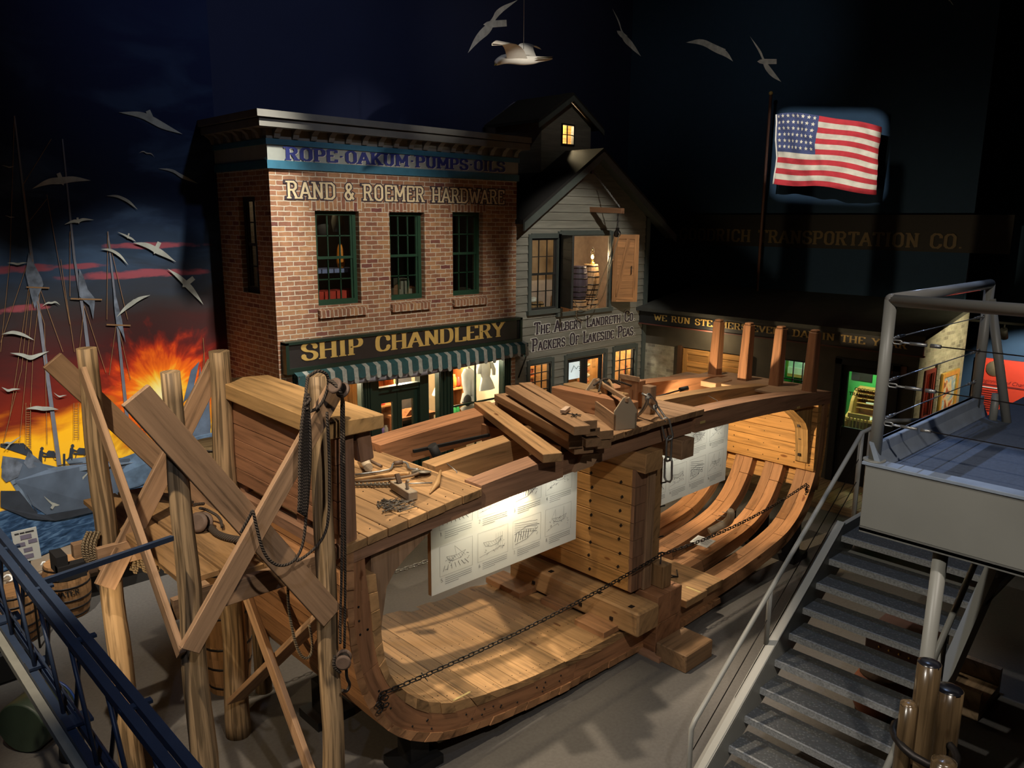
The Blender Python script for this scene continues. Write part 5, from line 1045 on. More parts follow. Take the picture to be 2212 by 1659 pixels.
# ground-floor goods
def rowsof(x0, x1, y, z0, z1, nx, nz, mats, lab, cat, w=.8, name='tin'):
    for j in range(nz):
        for i in range(nx):
            x = x0+(x1-x0)*(i+.5)/nx; z = z0+(z1-z0)*j/nz; mb = MB(); r = (x1-x0)/nx*w/2; mb.lathe([(r, 0), (r, (z1-z0)/nz*.8)], (x, y, z), 10)
            tag(mb.build(name, random.choice(mats)), lab, cat, 'tins stacked in the warehouse window')
mb = MB()
for z in (1.35, 1.55, 1.75, 1.95): mb.box(10.4, 11.15, 10.9, 11.1, z-.02, z, 'x')
mb.box(10.88, 10.91, 10.9, 11.1, .02, 2.2, 'z'); mb.box(10.4, 10.43, 10.9, 11.1, .02, 2.2, 'z'); tag(mb.build('tin_shelf', ORW), 'orange wooden rack behind the lower left warehouse window', 'rack')
TN = [plain('tin_pale', (.72, .62, .45)), plain('tin_label_red', (.55, .16, .08)), plain('tin_label_cream', (.75, .68, .5))]
for z in (1.55, 1.75, 1.95): rowsof(10.44, 10.88, 10.98, z, z+.17, 5, 1, [TN[0], TN[2]], 'pale tin standing on the rack behind the lower left warehouse window', 'tin')
for z in (1.35, 1.55, 1.75, 1.95): rowsof(10.92, 11.14, 10.98, z, z+.17, 3, 1, [TN[1]], 'red-labelled tin at the right end of the rack behind the lower left warehouse window', 'tin')
a = PY(1228, 775, 10.7); b = PY(1258, 820, 10.7)
mb = MB(); mb.box(a.x, b.x+.05, 10.7, 10.71, 1.6, 2.32); f = tag(mb.build('display_poster', emis('lit_poster', (.75, .85, .9), .9)), 'bright white backlit poster behind the left leaf of the warehouse door', 'poster')
mb = MB(); mb.box(a.x+.06, a.x+.42, 10.692, 10.695, 2.24, 2.28); mb.box(a.x+.06, a.x+.3, 10.692, 10.695, 2.18, 2.21)
for i in range(8): mb.box(b.x-.12, b.x+.02, 10.692, 10.695, 1.75+i*.045, 1.765+i*.045)
mb.tube([(a.x+.08, 10.69, 1.75), (a.x+.16, 10.69, 1.88), (a.x+.24, 10.69, 1.8), (a.x+.3, 10.69, 1.86)], .006, 5); o = mb.build('poster_print', INK, f); 
for i in range(9): mb = MB(); z = 1.25+.115*i; mb.sphere((12.45+.02*(i % 2), 10.8, z), .11, 9, (1.5, .8, .5)); tag(mb.build('flour_sack', TN[2] if i % 2 else TN[1]), 'striped sack in the tall stack behind the right leaf of the warehouse door', 'sack', 'sacks behind the warehouse door')
mb = MB(); mb.box(12.2, 12.7, 10.65, 11.0, 0, 1.2); tag(mb.build('sack_plinth', ORW), 'orange wooden bin under the stack of sacks', 'bin')
mb = MB(); c = PY(1357, 800, 10.75); mb.lathe([(.13, 0), (.13, .02)], (c.x, 10.75, c.z), 20, (0, 1, 0)); f = tag(mb.build('round_trade_sign', plain('sign_redring', (.6, .08, .05))), 'round red and green trade sign behind the lower right warehouse window', 'sign'); mb = MB(); mb.lathe([(.095, 0), (.095, .004)], (c.x, 10.745, c.z), 20, (0, 1, 0)); mb.build('sign_disc', plain('disc_cream', (.7, .6, .3)), f); mb = MB(); mb.prism([(c.x-.05, c.z-.05), (c.x+.06, c.z-.02), (c.x, c.z+.06)], 'Y', 10.738, 10.744, 'x'); mb.build('sign_leaf', Cg[0], f)
mb = MB(); mb.box(12.75, 13.9, 11.2, 11.25, .8, 2.4, 'z'); mb.box(12.85, 12.95, 10.9, 10.93, 1.7, 2.1); tag(mb.build('back_partition', wood('partition_pine', (.62, .33, .12))), 'honey coloured board partition behind the lower right warehouse window', 'partition')
# lettering
for nm, gr, off, mt in (('wall_letter_outline', .7, .024, LWH), ('wall_lettering', 0, .028, INKB)):
    sign(nm, 'The Albert Landreth Co.', 'Y', YG, (1152, 722), (1370, 691), (1150, 698), mt, GB, off=off, tv=1.25, th=.8, grow=gr, serif=1.9, gap=.5)
    sign(nm, 'Packers Of Lakeside Peas.', 'Y', YG, (1147, 758), (1370, 722), (1147, 733), mt, GB, off=off, tv=1.25, th=.8, grow=gr, serif=1.9, gap=.5)
# loft shutters
def shutter(h, o, z0, z1, lab, SHW=None):
    SHW = SHW or SHW0
    h = V((*h, 0)); o = V((*o, 0)); d = (o-h).normalized(); n = V((d.y, -d.x, 0)); n = n if n.y < 0 else -n
    L = (o-h).length; t = thing('loft_shutter', lab, 'shutter', (h.x, h.y, z0))
    def bx(mb, a, b, z, w, p, q, g='z'):
        c = [h+d*a+n*p, h+d*b+n*p, h+d*b+n*q, h+d*a+n*q]; mb.hexa([(k.x, k.y, z) for k in c]+[(k.x, k.y, w) for k in c], (0, 0, 1) if g == 'z' else d)
    mb = MB(); nb = 10
    for i in range(nb): zz0 = z0+(z1-z0)*i/nb; bx(mb, 0, L, zz0+.003, z0+(z1-z0)*(i+1)/nb, -.012, .012, 'x')
    mb.build('shutter_boards', SHW, t); mb = MB(); s = .09
    bx(mb, 0, s, z0, z1, .012, .03); bx(mb, L-s, L, z0, z1, .012, .03); bx(mb, s, L-s, z0, z0+s, .012, .03, 'x'); bx(mb, s, L-s, z1-s, z1, .012, .03, 'x'); mb.build('shutter_rim', SHW, t)
    mb = MB(); A = h+d*s+n*.021; Bq = h+d*(L-s)+n*.021; mb.beam((A.x, A.y, z0+s), (Bq.x-d.x*.12, Bq.y-d.y*.12, z1-s), .085, .018, up=n); mb.build('shutter_brace', SHW, t)
    mb = MB(); A = h+d*(L-.14)+n*.045; mb.tube([(A.x, A.y, (z0+z1)/2-.12), (A.x, A.y, (z0+z1)/2+.05)], .01, 6); mb.build('pull_handle', IRON, t); return t
SHW0 = wood('shutter_pine', (.42, .20, .075), knots=False)
shutter((HA[1]+.03, 10.32), (PY(1378, 580, 9.97).x, 9.97), 3.18, 4.53, 'orange-brown loft shutter with diagonal brace swung open to the right')
shutter((HA[0]-.02, 10.34), (PY(1236, 590, 9.88).x, 9.88), 3.18, 4.53, 'dark loft shutter seen edge-on at the left of the open loft door', plain('shutter_dark', (.022, .022, .018)))  # left leaf has its own near-black colour
# hoist
t = thing('hoist_beam', 'short brown hoist beam sticking out over the open loft door', 'beam', (12.07, 10.4, 4.9)); mb = MB(); mb.beam((12.07, 10.42, 5.01), (12.07, 9.60, 4.98), .09, .10, up=(0, 0, 1)); mb.build('beam_timber', wood('hoist_brown', (.22, .11, .055), knots=False), t, bev=.006)
def chain(pts, L, r, mat=IRON, wd=.45, n=6):
    mb = MB(); P = [V(p) for p in pts]; tot = sum((b-a).length for a, b in zip(P, P[1:])); k = max(1, int(tot/(L*.78))); Q = arc(P, k)
    for i in range(k):
        a, b = Q[i], Q[i+1]; t = (b-a).normalized(); s = t.cross(V((0, 0, 1))); s = s.normalized() if s.length > .05 else V((1, 0, 0)); u = s.cross(t); s = s if i % 2 else u
        c = (a+b)/2; hl = (b-a).length*.64-r; hw = L*wd/2
        loop = [c+t*(hl*x)+s*(hw*y) for x, y in ((-1, -.55), (-.75, -1), (.75, -1), (1, -.55), (1, .55), (.75, 1), (-.75, 1), (-1, .55))]
        mb.tube(loop, r, n if n > 4 else 4, closed=True)
    return mb
chain([(12.07, 10.35, 5.71), (12.07, 9.98, 5.35), (12.07, 9.68, 5.05)], .05, .006).build('hoist_chain', STEEL, t); mb = MB(); mb.box(11.99, 12.05, 10.33, 10.37, 5.68, 5.75); mb.build('wall_eye', IRON, t)
chain([(12.07, 9.72, 4.94), (12.07, 9.72, 4.66)], .06, .007).build('hook_chain', IRON, t)
t = thing('rope_pulley', 'small iron pulley with rope hanging from the hoist beam', 'pulley', (12.07, 9.72, 4.46)); mb = MB(); mb.lathe([(.03, -.02), (.07, -.02), (.055, 0), (.07, .02), (.03, .02)], (12.07, 9.72, 4.56), 16, (1, 0, 0)); mb.build('sheave', IRON, t)
mb = MB(); mb.box(12.04, 12.10, 9.70, 9.74, 4.5, 4.67); mb.build('pulley_cheek', IRON, t)
mb = MB(); rp = lambda *px: [PY(u, v, y) for u, v, y in px]
mb.tube(smooth([(12.07, 9.66, 4.57)]+rp((1322, 560, 9.7), (1310, 620, 9.8), (1296, 655, 10.0), (1270, 673, 10.1), (1250, 668, 10.2), (1240, 650, 10.25)), 2), .010, 6); mb.tube(smooth([(12.07, 9.78, 4.57)]+rp((1317, 560, 9.85), (1300, 600, 10.0), (1285, 650, 10.15), (1262, 668, 10.2), (1243, 672, 10.3), (1246, 690, 10.34), (1258, 696, 10.34)), 2), .010, 6); mb.build('hoist_rope', ROPEL, t)

# ------------------------------------------------------------------ steamship office
XS = 13.96
SB = thing('steamship_office', 'low dark steamship office with a lettered fascia along the right side of the yard', 'building', (15, 7.5, 0))
PLAS = plain('office_wall_brown', (.085, .075, .055), rough=.9, noise=.12, scale=4); CRB = brick_mat('cream_brick', (.36, .35, .27), (.46, .44, .35), (.40, .38, .31), bw=.2, bh=.07, dark=(.22, .21, .17))
BD = (7.85, 9.45, .15, 2.22); WG = (6.55, 7.16, 1.5, 2.27); DG = (5.12, 6.0, .15, 2.32)
mb = MB()
for a, b, z, w in cells(4.75, 9.62, 0, 2.72, [BD, WG, DG]): mb.box(XS, XS+.14, a, b, z, w, 'y', .5)
mb.build('office_wall', PLAS, SB); mb = MB(); wallskin(mb, 'X', XS-.002, .14, 9.6, 10.4, 0, 2.2, []); mb.build('painted_brick_patch', CRB, SB); mb = MB(); mb.box(XS, XS+.14, 9.62, 10.4, 2.2, 2.72); mb.build('office_wall_upper', PLAS, SB)
mb = MB(); mb.box(13.72, 13.76, 4.60, 10.36, 2.66, 2.95, 'y'); mb.build('fascia_board', plain('fascia_black', (.012, .013, .014), rough=.5), SB); mb = MB(); mb.box(13.70, 13.77, 4.58, 10.37, 2.64, 2.665, 'y'); mb.build('fascia_edge', plain('fascia_red_edge', (.12, .04, .03)), SB)
sign('fascia_lettering', 'WE RUN STEAMERS EVERY DAY IN THE YEAR', 'X', 13.715, (1413, 691), (1959, 754), (1413, 679), GOLD, SB, tv=1.1, th=.55, sm=True, serif=1.8, gap=.6)
mb = MB(); mb.prism([(13.62, 2.93), (15.95, 3.31), (15.95, 3.38), (13.62, 3.0)], 'Y', 4.55, 10.4, 'y', .5); mb.build('lean_to_roof', plain('lean_roof', (.05, .052, .045), rough=.9, scale=6), SB)
mb = MB(); mb.box(15.95, 16.05, 4.76, 12.6, 0, 11.5); o = struct(mb, 'wall_right_upper', plain('wall_deep_blue', (.010, .035, .075), rough=.9, noise=.05))
mb = MB(); mb.box(15.86, 15.94, 4.1, 11.3, 4.28, 4.95, 'y'); mb.build('upper_sign_board', BLACK, SB)
sign('upper_sign_lettering', 'GOODRICH TRANSPORTATION CO.', 'X', 15.85, (1468, 517), (2080, 537), (1468, 494), plain('unlit_gold', (.10, .07, .025)), SB, tv=1.2, th=.75, serif=1.8, gap=.7)  # sign gold darkened in its colour, because these letters hang unlit
# barn doors
mb = MB(); mb.box(XS+.02, XS+.06, BD[0], BD[1], .15, 2.2, 'y'); mb.build('stock_door_backing', PINE2, SB)
for a, b in ((8.66, 9.36), (7.88, 8.62)):
    mb = MB()
    for i in range(9): mb.box(XS, XS+.02, a+.08, b-.08, .2+i*.22, .416+i*.22, 'y')
    d = mb.build('stock_door', PINE2, SB); mb = MB(); mb.box(XS-.02, XS+.01, a, a+.1, .15, 2.2, 'z'); mb.box(XS-.02, XS+.01, b-.1, b, .15, 2.2, 'z'); mb.box(XS-.02, XS+.01, a+.1, b-.1, 2.1, 2.2, 'y'); mb.box(XS-.02, XS+.01, a+.1, b-.1, 1.85, 1.93, 'y'); mb.build('door_batten', PINE2, d)
mb = MB(); mb.box(XS-.06, XS+.1, 9.40, 9.48, .15, 2.25, 'z'); mb.box(XS-.06, XS+.1, 7.8, 7.86, .15, 2.25, 'z'); mb.build('door_jamb', plain('jamb_brown', (.10, .05, .025)), SB)
window(SB, 'X', XS+.02, *WG, 3, 2, BLACK, fw=.03, sash=False, mw=.018)
mb = MB(); mb.box(XS+.02, XS+.07, DG[0], DG[0]+.1, .15, 2.32, 'z'); mb.box(XS+.02, XS+.07, DG[1]-.1, DG[1], .15, 2.32, 'z'); mb.box(XS+.02, XS+.07, DG[0]+.1, DG[1]-.1, 2.2, 2.32, 'y'); mb.box(XS+.02, XS+.07, DG[0]+.1, DG[1]-.1, .15, 1.18, 'y')
mb.box(XS-.05, XS+.02, DG[0]-.12, DG[0], .15, 2.42, 'z'); mb.box(XS-.05, XS+.02, DG[1], DG[1]+.12, .15, 2.42, 'z'); mb.box(XS-.05, XS+.02, DG[0]-.12, DG[1]+.12, 2.32, 2.44, 'y')
d = mb.build('office_door', BLACK, SB); mb = MB(); mb.box(XS+.04, XS+.044, DG[0]+.1, DG[1]-.1, 1.18, 2.2); mb.build('glass_pane', GLASS, d)
mb = MB(); mb.tube([(XS-.01, 5.9, 1.0), (XS-.06, 5.9, 1.02), (XS-.06, 5.9, 1.18), (XS-.01, 5.9, 1.2)], .012, 6); mb.build('door_handle', IRON, d)
mb = MB()
for s, v0 in (('GOODRICH', 845), ('TRANSPORT\'N', 856), ('CO.', 866)):
    w = {'GOODRICH': .40, 'TRANSPORT\'N': .58, 'CO.': .12}[s]; z = PX(1850, v0, XS).z; write(mb, s, lambda x, y: V((XS+.035, 5.56+w/2-x, z+y)), w, .055, tv=1.3, th=.9, gap=.8)
mb.build('glass_lettering', BLACK, d)
# green office interior
GRW = plain('office_green', (.06, .42, .10), rough=.8, noise=.05)
mb = MB(); mb.box(15.6, 15.64, 4.9, 7.6, .1, 2.66); mb.box(XS+.14, 15.6, 7.6, 7.64, .1, 2.66); mb.box(XS+.14, 15.6, 4.88, 4.92, .1, 2.66); mb.box(XS+.14, 15.64, 4.9, 7.6, 2.62, 2.66); mb.build('office_lining', GRW, SB); mb = MB(); mb.box(XS+.2, 15.6, 4.9, 7.6, .4, .46); mb.build('office_floor', BLACK, SB)
t = thing('roll_top_desk', 'honey oak roll-top desk with papers inside the green office', 'desk', (14.6, 5.5, .12)); DK = wood('desk_oak', (.58, .32, .10), knots=False); mb = MB()
mb.box(14.35, 14.9, 5.05, 5.1, .12, 1.3, 'z'); mb.prism([(14.3, .75), (14.35, .82), (14.5, .9), (14.56, 1.1), (14.7, 1.3), (14.95, 1.34), (14.95, .12), (14.35, .12), (14.35, .75)], 'Y', 5.78, 5.84, 'z'); mb.prism([(14.3, .75), (14.35, .82), (14.5, .9), (14.56, 1.1), (14.7, 1.3), (14.95, 1.34), (14.95, .12), (14.35, .12), (14.35, .75)], 'Y', 5.04, 5.10, 'z'); mb.box(14.9, 14.95, 5.1, 5.8, .12, 1.33); mb.box(14.72, 14.95, 5.1, 5.8, 1.3, 1.34); mb.build('desk_case', DK, t)
mb = MB(); mb.box(14.3, 14.9, 5.08, 5.8, .78, .82, 'y'); mb.build('desk_top', DK, t)
for i in range(4): mb = MB(); mb.box(14.7, 14.9, 5.1, 5.8, .95+i*.09, .962+i*.09, 'y'); mb.build('pigeonhole_shelf', DK, t)
mb = MB(); mb.box(14.35, 14.62, 5.35, 5.72, .821, .83); mb.box(14.7, 14.8, 5.2, 5.6, 1.055, 1.08); PAP = tag(mb.build('desk_papers', WHITE), 'white papers lying open on the roll-top desk', 'papers')
DS = V((.5, .42, .34)); t.location += DS
t = thing('office_chair', 'slatted wooden chair pushed under the roll-top desk', 'chair', (14.2, 5.5, .12)); mb = MB(); mb.box(14.12, 14.4, 5.3, 5.66, .52, .56, 'y'); mb.build('seat', DK, t)
for x in (14.14, 14.36):
    for y in (5.32, 5.62): mb = MB(); mb.box(x, x+.03, y, y+.03, .12, .52, 'z'); mb.build('leg', DK, t)
mb = MB(); mb.box(14.11, 14.14, 5.28, 5.68, .88, .96, 'y')
for i in range(6): mb.box(14.12, 14.135, 5.31+i*.065, 5.33+i*.065, .56, .88, 'z')
mb.build('backrest', DK, t); t.location += DS; PAP.location += V((.5, .42, .34))
mb = MB(); mb.box(15.2, 15.55, 6.75, 7.3, .46, 1.9); tag(mb.build('filing_cabinet', plain('cabinet_slate', (.10, .13, .12), rough=.5)), 'grey cabinet against the green office wall left of the desk', 'cabinet')
t = thing('potted_plant', 'small trailing plant on the grey office cabinet', 'plant', (15.3, 6.85, 1.9)); mb = MB(); mb.lathe([(.05, 0), (.07, .1)], (15.3, 6.85, 1.9), 10); mb.build('pot', Cg[5], t)
mb = MB()
for i in range(9): a = i*.7; mb.tube([(15.3, 6.85, 2.0), (15.3+.12*math.cos(a), 6.85+.12*math.sin(a), 2.12), (15.3+.2*math.cos(a), 6.85+.2*math.sin(a), 2.0)], [.008, .012, .003], 4)
mb.build('leaves', Cg[0], t)
mb = MB(); mb.box(15.57, 15.6, 6.1, 6.5, 1.75, 2.2); tag(mb.build('dark_picture', BLACK), 'dark framed picture on the green office wall', 'picture')
t = tag((lambda m: (m.box(14.9, 14.95, 6.3, 7.5, 1.95, 2.32), m.build('window_map', plain('map_paint', (.45, .62, .55), rough=.6, noise=.6, scale=3)))[1])(MB()), 'landscape picture over a white label strip behind the small office window', 'picture'); mb = MB(); mb.box(14.88, 14.9, 6.3, 7.5, 1.82, 1.95); mb.build('label_strip', PAPER, t); mb = MB(); mb.box(14.87, 14.95, 6.3, 7.5, 1.76, 1.82, 'y'); mb.build('picture_rail', DK, t)
mb = MB(); mb.box(12.75, XS, 4.0, 10.3, 0, .05)
for i in range(44): mb.box(12.75, XS, 4.02+i*.143, 4.155+i*.143, .10, .145, 'x')
mb.box(12.72, 12.76, 4.0, 10.3, .0, .14, 'y'); tag(mb.build('boardwalk', wood('boardwalk_plank', (.36, .24, .13))), 'low plank boardwalk along the front of the steamship office', 'boardwalk')
mb = MB(); c = PX(1944, 800, XS); mb.box(XS-.03, XS, c.y-.12, c.y+.12, c.z-.08, c.z+.08); tag(mb.build('small_wall_plaque', plain('plaque_brown', (.16, .06, .03))), 'small brown plaque on the office wall right of the black door', 'plaque')
# gable wall of cream brick at the right end, with window and picture
GW = thing('cream_brick_gable', 'cream painted brick end wall of the office behind the stair platform', 'wall', (15, 4.7, 0)); YW = 4.74
def PG(u, v): return PY(u, v, YW)
mb = MB(); top = [(14.0, 2.64), (15.9, 3.05)]; hw = (14.30, 14.78, .6, 2.33)
P = lambda x, z: (x, YW, z)
for a, b, z, w in cells(14.0, 16.3, 0, 2.6, [hw]): mb.face([P(a, z), P(b, z), P(b, w), P(a, w)], [(a, z), (b, z), (b, w), (a, w)])
mb.face([P(14.0, 2.6), P(16.3, 2.6), P(16.3, 3.36), P(14.0, 2.98)], [(14, 2.6), (16.3, 2.6), (16.3, 3.36), (14.0, 2.98)])
mb.face([(14.0, YW+.1, 0), (16.3, YW+.1, 0), (16.3, YW+.1, 3.3), (14.0, YW+.1, 2.9)][::-1]); mb.build('brick_face', CRB, GW)
DR = plain('oxblood_paint', (.20, .03, .02), rough=.6); window(GW, 'Y', YW-.03, *hw, 1, 2, DR, fw=.07, glass=True, dep=.09)
mb = MB()
for i in range(18): mb.box(14.80, 14.95+.02*(i % 2), YW-.04, YW, .6+i*.1, .69+i*.1)
mb.build('stone_quoins', plain('quoin_stone', (.16, .15, .12), rough=.9, noise=.3, scale=10, bump=.8), GW)
t = thing('framed_painting', 'gold-framed painting of a garden view hanging on the cream brick gable', 'painting', (15.55, YW-.04, 1.0)); x0, x1, z0, z1 = 15.12, 16.0, 1.05, 2.18; GF = plain('gilt_frame', (.65, .42, .10), rough=.35, metal=.3); mb = MB(); f = .1
for q in ((x0, x0+f, z0, z1), (x1-f, x1, z0, z1), (x0+f, x1-f, z0, z0+f), (x0+f, x1-f, z1-f, z1)): mb.box(q[0], q[1], YW-.05, YW-.005, q[2], q[3], 'z')
mb.build('gilt_frame', GF, t, bev=.01); m, nt, b = _new('painting_canvas'); tc = N(nt, 'ShaderNodeTexCoord'); nz = N(nt, 'ShaderNodeTexNoise', Scale=3.2, Detail=3.0, Distortion=1.0); nt.links.new(tc.outputs['Object'], nz.inputs['Vector']); r = ramp(nt, [(.3, (.05, .12, .08)), (.42, (.45, .10, .05)), (.5, (.75, .65, .40)), (.58, (.20, .40, .62)), (.7, (.75, .78, .7))]); nt.links.new(nz.outputs['Fac'], r.inputs['Fac']); nt.links.new(r.outputs['Color'], b.inputs['Base Color'])
mb = MB(); mb.box(x0+f, x1-f, YW-.02, YW-.006, z0+f, z1-f); mb.build('canvas', m, t)
# blue room with the red panel
RP = thing('red_text_panel', 'large red-orange exhibit panel headed Beginnings of Change in the blue room', 'panel', (17.75, 4.0, .8)); mb = MB(); mb.box(17.74, 17.79, 1.5, 4.95, .78, 2.16); mb.build('panel_board', plain('panel_red', (.62, .05, .02), rough=.5, noise=.04), RP)
def low(mb, txt, fn, W, H): write(mb, txt, fn, W, H, tv=1.0, th=.5, sm=True, serif=1.4)
tc_ = bpy.data.curves.new('heading', 'FONT'); tc_.body = 'Beginnings of Change'; tc_.shear = .25; tc_.size = .105; to_ = bpy.data.objects.new('heading', tc_); C.objects.link(to_); bpy.context.view_layer.update()
me_ = bpy.data.meshes.new_from_object(to_.evaluated_get(bpy.context.evaluated_depsgraph_get())); bpy.data.objects.remove(to_)
zt_h = PX(2119, 824, 17.73).z+.05; mb = MB()
for p_ in me_.polygons: mb.face([V((17.733, 4.84-me_.vertices[i].co.x, zt_h-.05+me_.vertices[i].co.y)) for i in p_.vertices])
mb.box(17.73, 17.735, 3.9, 4.82, zt_h-.11, zt_h-.08)
for j in range(10): mb.box(17.73, 17.735, 4.45, 4.82, zt_h-.22-.045*j, zt_h-.205-.045*j)
mb.build('panel_print', plain('panel_dark_red', (.16, .01, .008)), RP); mb = MB(); mb.box(17.72, 17.735, 4.4, 4.84, zt_h-.155, zt_h-.14); mb.build('white_rule', PAPER, RP)
mb = MB(); mb.lathe([(.0, 0), (.14, .01), (.16, .04), (.16, .05)], (17.70, PX(2147, 796, 17.7).y, PX(2147, 797, 17.7).z), 24, (1, 0, 0)); tag(mb.build('brass_dish', plain('dish_metal', (.6, .5, .3), rough=.3, metal=.8)), 'round brass dish fixed to the top of the red panel', 'dish')
mb = MB(); mb.box(16.3, 16.34, 1.0, 5.6, 3.02, 3.06); f = tag(mb.build('lighting_track', BLACK), 'black lighting track in front of the blue wall', 'track')
for q, y in enumerate((5.0, 4.15, 3.75)): mb = MB(); mb.tube([(16.32, y, 3.02), (16.32, y, 2.93)], .015, 6); mb.tube([(16.30, y, 2.93), (16.42, y, 2.76)], .06, 10); tag(mb.build('track_light', BLACK), ('leftmost', 'middle', 'rightmost')[q]+' black spotlight on the track before the blue wall', 'spotlight', 'track lights')
t = thing('wall_lantern', 'brass wall lantern in the gap between the gable and the red panel', 'lantern', (17.7, 5.22, 1.3)); mb = MB(); mb.lathe([(.02, 0), (.06, .05), (.03, .12), (.045, .16), (.045, .6), (.02, .66)], (17.7, 5.22, 1.3), 12); mb.build('lantern_body', Cg[4], t); mb = MB(); mb.box(17.72, 17.8, 5.2, 5.24, 1.5, 1.54); mb.build('lantern_arm', IRON, t)
mb = MB(); mb.box(17.1, 17.7, 1.2, 4.9, 0, .85); tag(mb.build('display_case', BLACK), 'low dark display case under the red panel', 'case')
# ------------------------------------------------------------------ flag
XF = 15.55
FL = thing('american_flag', 'spot-lit rippling American flag high on the dark right wall', 'flag', (XF, 8.4, 5.3))
A_, B_, C_, D_ = PX(1679, 247, XF), PX(1671, 398, XF), PX(1907, 272, XF), PX(1888, 418, XF)
def fpt(u, v):
    t = A_.lerp(C_, u); q = B_.lerp(D_, u); p = t.lerp(q, v)
    p.z += .07*math.sin(u*PI*1.15)*(1-v*.6)+.02*math.sin(u*9+v*3)
    dx = .10*math.sin(u*7.5-v*2.6)+.035*math.sin(u*17+v*7)+.02*math.sin(u*31-v*13)+.012*math.sin(v*40+u*9)+.05*max(0, 1-abs((u-.25-.45*v)*9))
    return V((p.x-dx*.75, p.y, p.z))
NU, NV = 90, 52; mb = MB(); reds = 0
for i in range(NU):
    for j in range(NV):
        u, v, u2, v2 = i/NU, j/NV, (i+1)/NU, (j+1)/NV; s = int((j+.5)/NV*13); can = (i+.5)/NU < .42 and s < 7
        mb.mi = 2 if can else (0 if s % 2 == 0 else 1); mb.face([fpt(u, v), fpt(u2, v), fpt(u2, v2), fpt(u, v2)], smooth=True)
o = mb.build('striped_cloth', [plain('flag_red', (.50, .035, .05), rough=.9), plain('flag_white', (.62, .60, .52), rough=.9), plain('flag_blue', (.055, .075, .19), rough=.9)], FL)
import bmesh
bm = bmesh.new(); bm.from_mesh(o.data); bmesh.ops.remove_doubles(bm, verts=bm.verts, dist=.0005); bm.to_mesh(o.data); bm.free()
mb = MB()
for r in range(6):
    for c in range(8):
        uu, vv = .03+c*.0505+(.0), (.04+r*.085); 
        def q(a, rad): U, W_ = uu+rad*math.sin(a)*.62, vv-rad*math.cos(a); p = fpt(U, W_); return p-V((.012, 0, 0))
        mb.face([q(k*PI/5, .030 if k % 2 == 0 else .013) for k in range(10)])
mb.build('star_pattern', plain('flag_star', (.72, .70, .6), rough=.9), FL)
mb = MB(); mb.tube([fpt(0, v/8)+V((0, .02, 0)) for v in range(9)], .018, 6); mb.build('flag_hoist_edge', WHITE, FL)
a, b = PX(1665, 205, XF), PX(1645, 482, XF); mb = MB(); mb.tube([(XF, a.y, a.z), (XF, a.y+.0, 3.35)], .03, 8); t = tag(mb.build('flagpole', plain('pole_brown', (.10, .045, .03))), 'thin dark pole rising from the office roof beside the flag', 'pole'); mb = MB(); mb.sphere((XF, a.y, a.z+.03), .045, 8); mb.build('pole_finial', GOLD, t)
# ------------------------------------------------------------------ gulls up high
def gullwall(u, v, off=.0):
    d = ray(u, v); ty = 12.59/d.y if d.y > 0 else 1e9; tx = 15.94/d.x if d.x > 0 else 1e9
    if ty < tx: return d*ty+V((0, -off, HC))
    return d*tx+V((-off, 0, HC))
WG_ = [((1010, 115), (1030, 70), (1062, 52), (1072, 18), (1118, 0), 1.6, (1094, 50)), ((1322, 18), (1338, 45), (1343, 75), (1368, 92), (1385, 122), 1.5, (1352, 82)), ((1482, 92), (1515, 82), (1545, 102), (1570, 108), (1584, 133), 1.6, (1566, 111)), ((1620, 78), (1645, 110), (1650, 133), (1668, 150), (1688, 177), 1.6, (1678, 133)), ((2048, 2), (2052, 0), (2055, 5), (2058, 8), (2060, 12), 1.5, None)]
WGM = plain('wall_gull_white', (.80, .80, .76), rough=.9, noise=.25, scale=6)
labs = ['painted white gull gliding on the dark wall above left of the hanging gull', 'painted gull banking on the dark wall right of the hanging gull', 'painted gull with curved wings, middle of the dark upper wall', 'painted gull with raised wing, rightmost pair above the flag', 'tip of a painted gull at the top edge above the railing']
for g, lb in zip(WG_, labs):
    MDEPTH[0] = .006; o = painted_gull(g, lambda u, v: gullwall(u, v, MDEPTH[0]), WGM, None); tag(o, lb, 'gull', 'gulls painted on the upper wall')
# the three-dimensional hanging gull
GU = thing('hanging_gull', 'white sculpted gull with spread wings hanging on a thin wire', 'gull', PY(1130, 125, 8.0)); YH = 8.0
def H(u, v, dy=0): return PY(u, v, YH+dy)
FE = plain('gull_feather', (.72, .68, .60), rough=.8, noise=.06); mb = MB()
pp = [(1070, 137), (1078, 132), (1090, 127), (1108, 127), (1128, 130), (1148, 130), (1168, 128), (1192, 126)]; rr = [.008, .05, .09, .15, .18, .15, .09, .025]
sp_ = smooth([H(*p) for p in pp], 1); mb.tube(sp_, [rr[0]]+[.015+.05*math.sin(PI*min(1, (i+.6)/(len(sp_)*.95)))**.8*(1.0 if i < len(sp_)*.7 else .8) for i in range(1, len(sp_))], 14); mb.build('gull_body', FE, GU)
mb = MB(); b0 = H(1080, 132); b1 = H(1068, 141); mb.tube([b0, b1], [.035, .006], 8); mb.build('beak', plain('beak_yellow', (.45, .38, .08)), GU)
def wing(root0, root1, path, w, nm):
    mb = MB(); n = len(path)
    T = smooth([V(p[0]) for p in path], 2); Bq = smooth([V(p[1]) for p in path], 2)
    for (a, b), (c, d) in zip(zip(T, Bq), list(zip(T, Bq))[1:]):
        up = V((0, 0, .012)); mb.face([a+up, c+up, d+up*.2, b+up*.2], smooth=True); mb.face([a-up, b-up*.2, d-up*.2, c-up], smooth=True); mb.face([a-up, c-up, c+up, a+up], smooth=True)
    mb.build(nm, FE, GU)
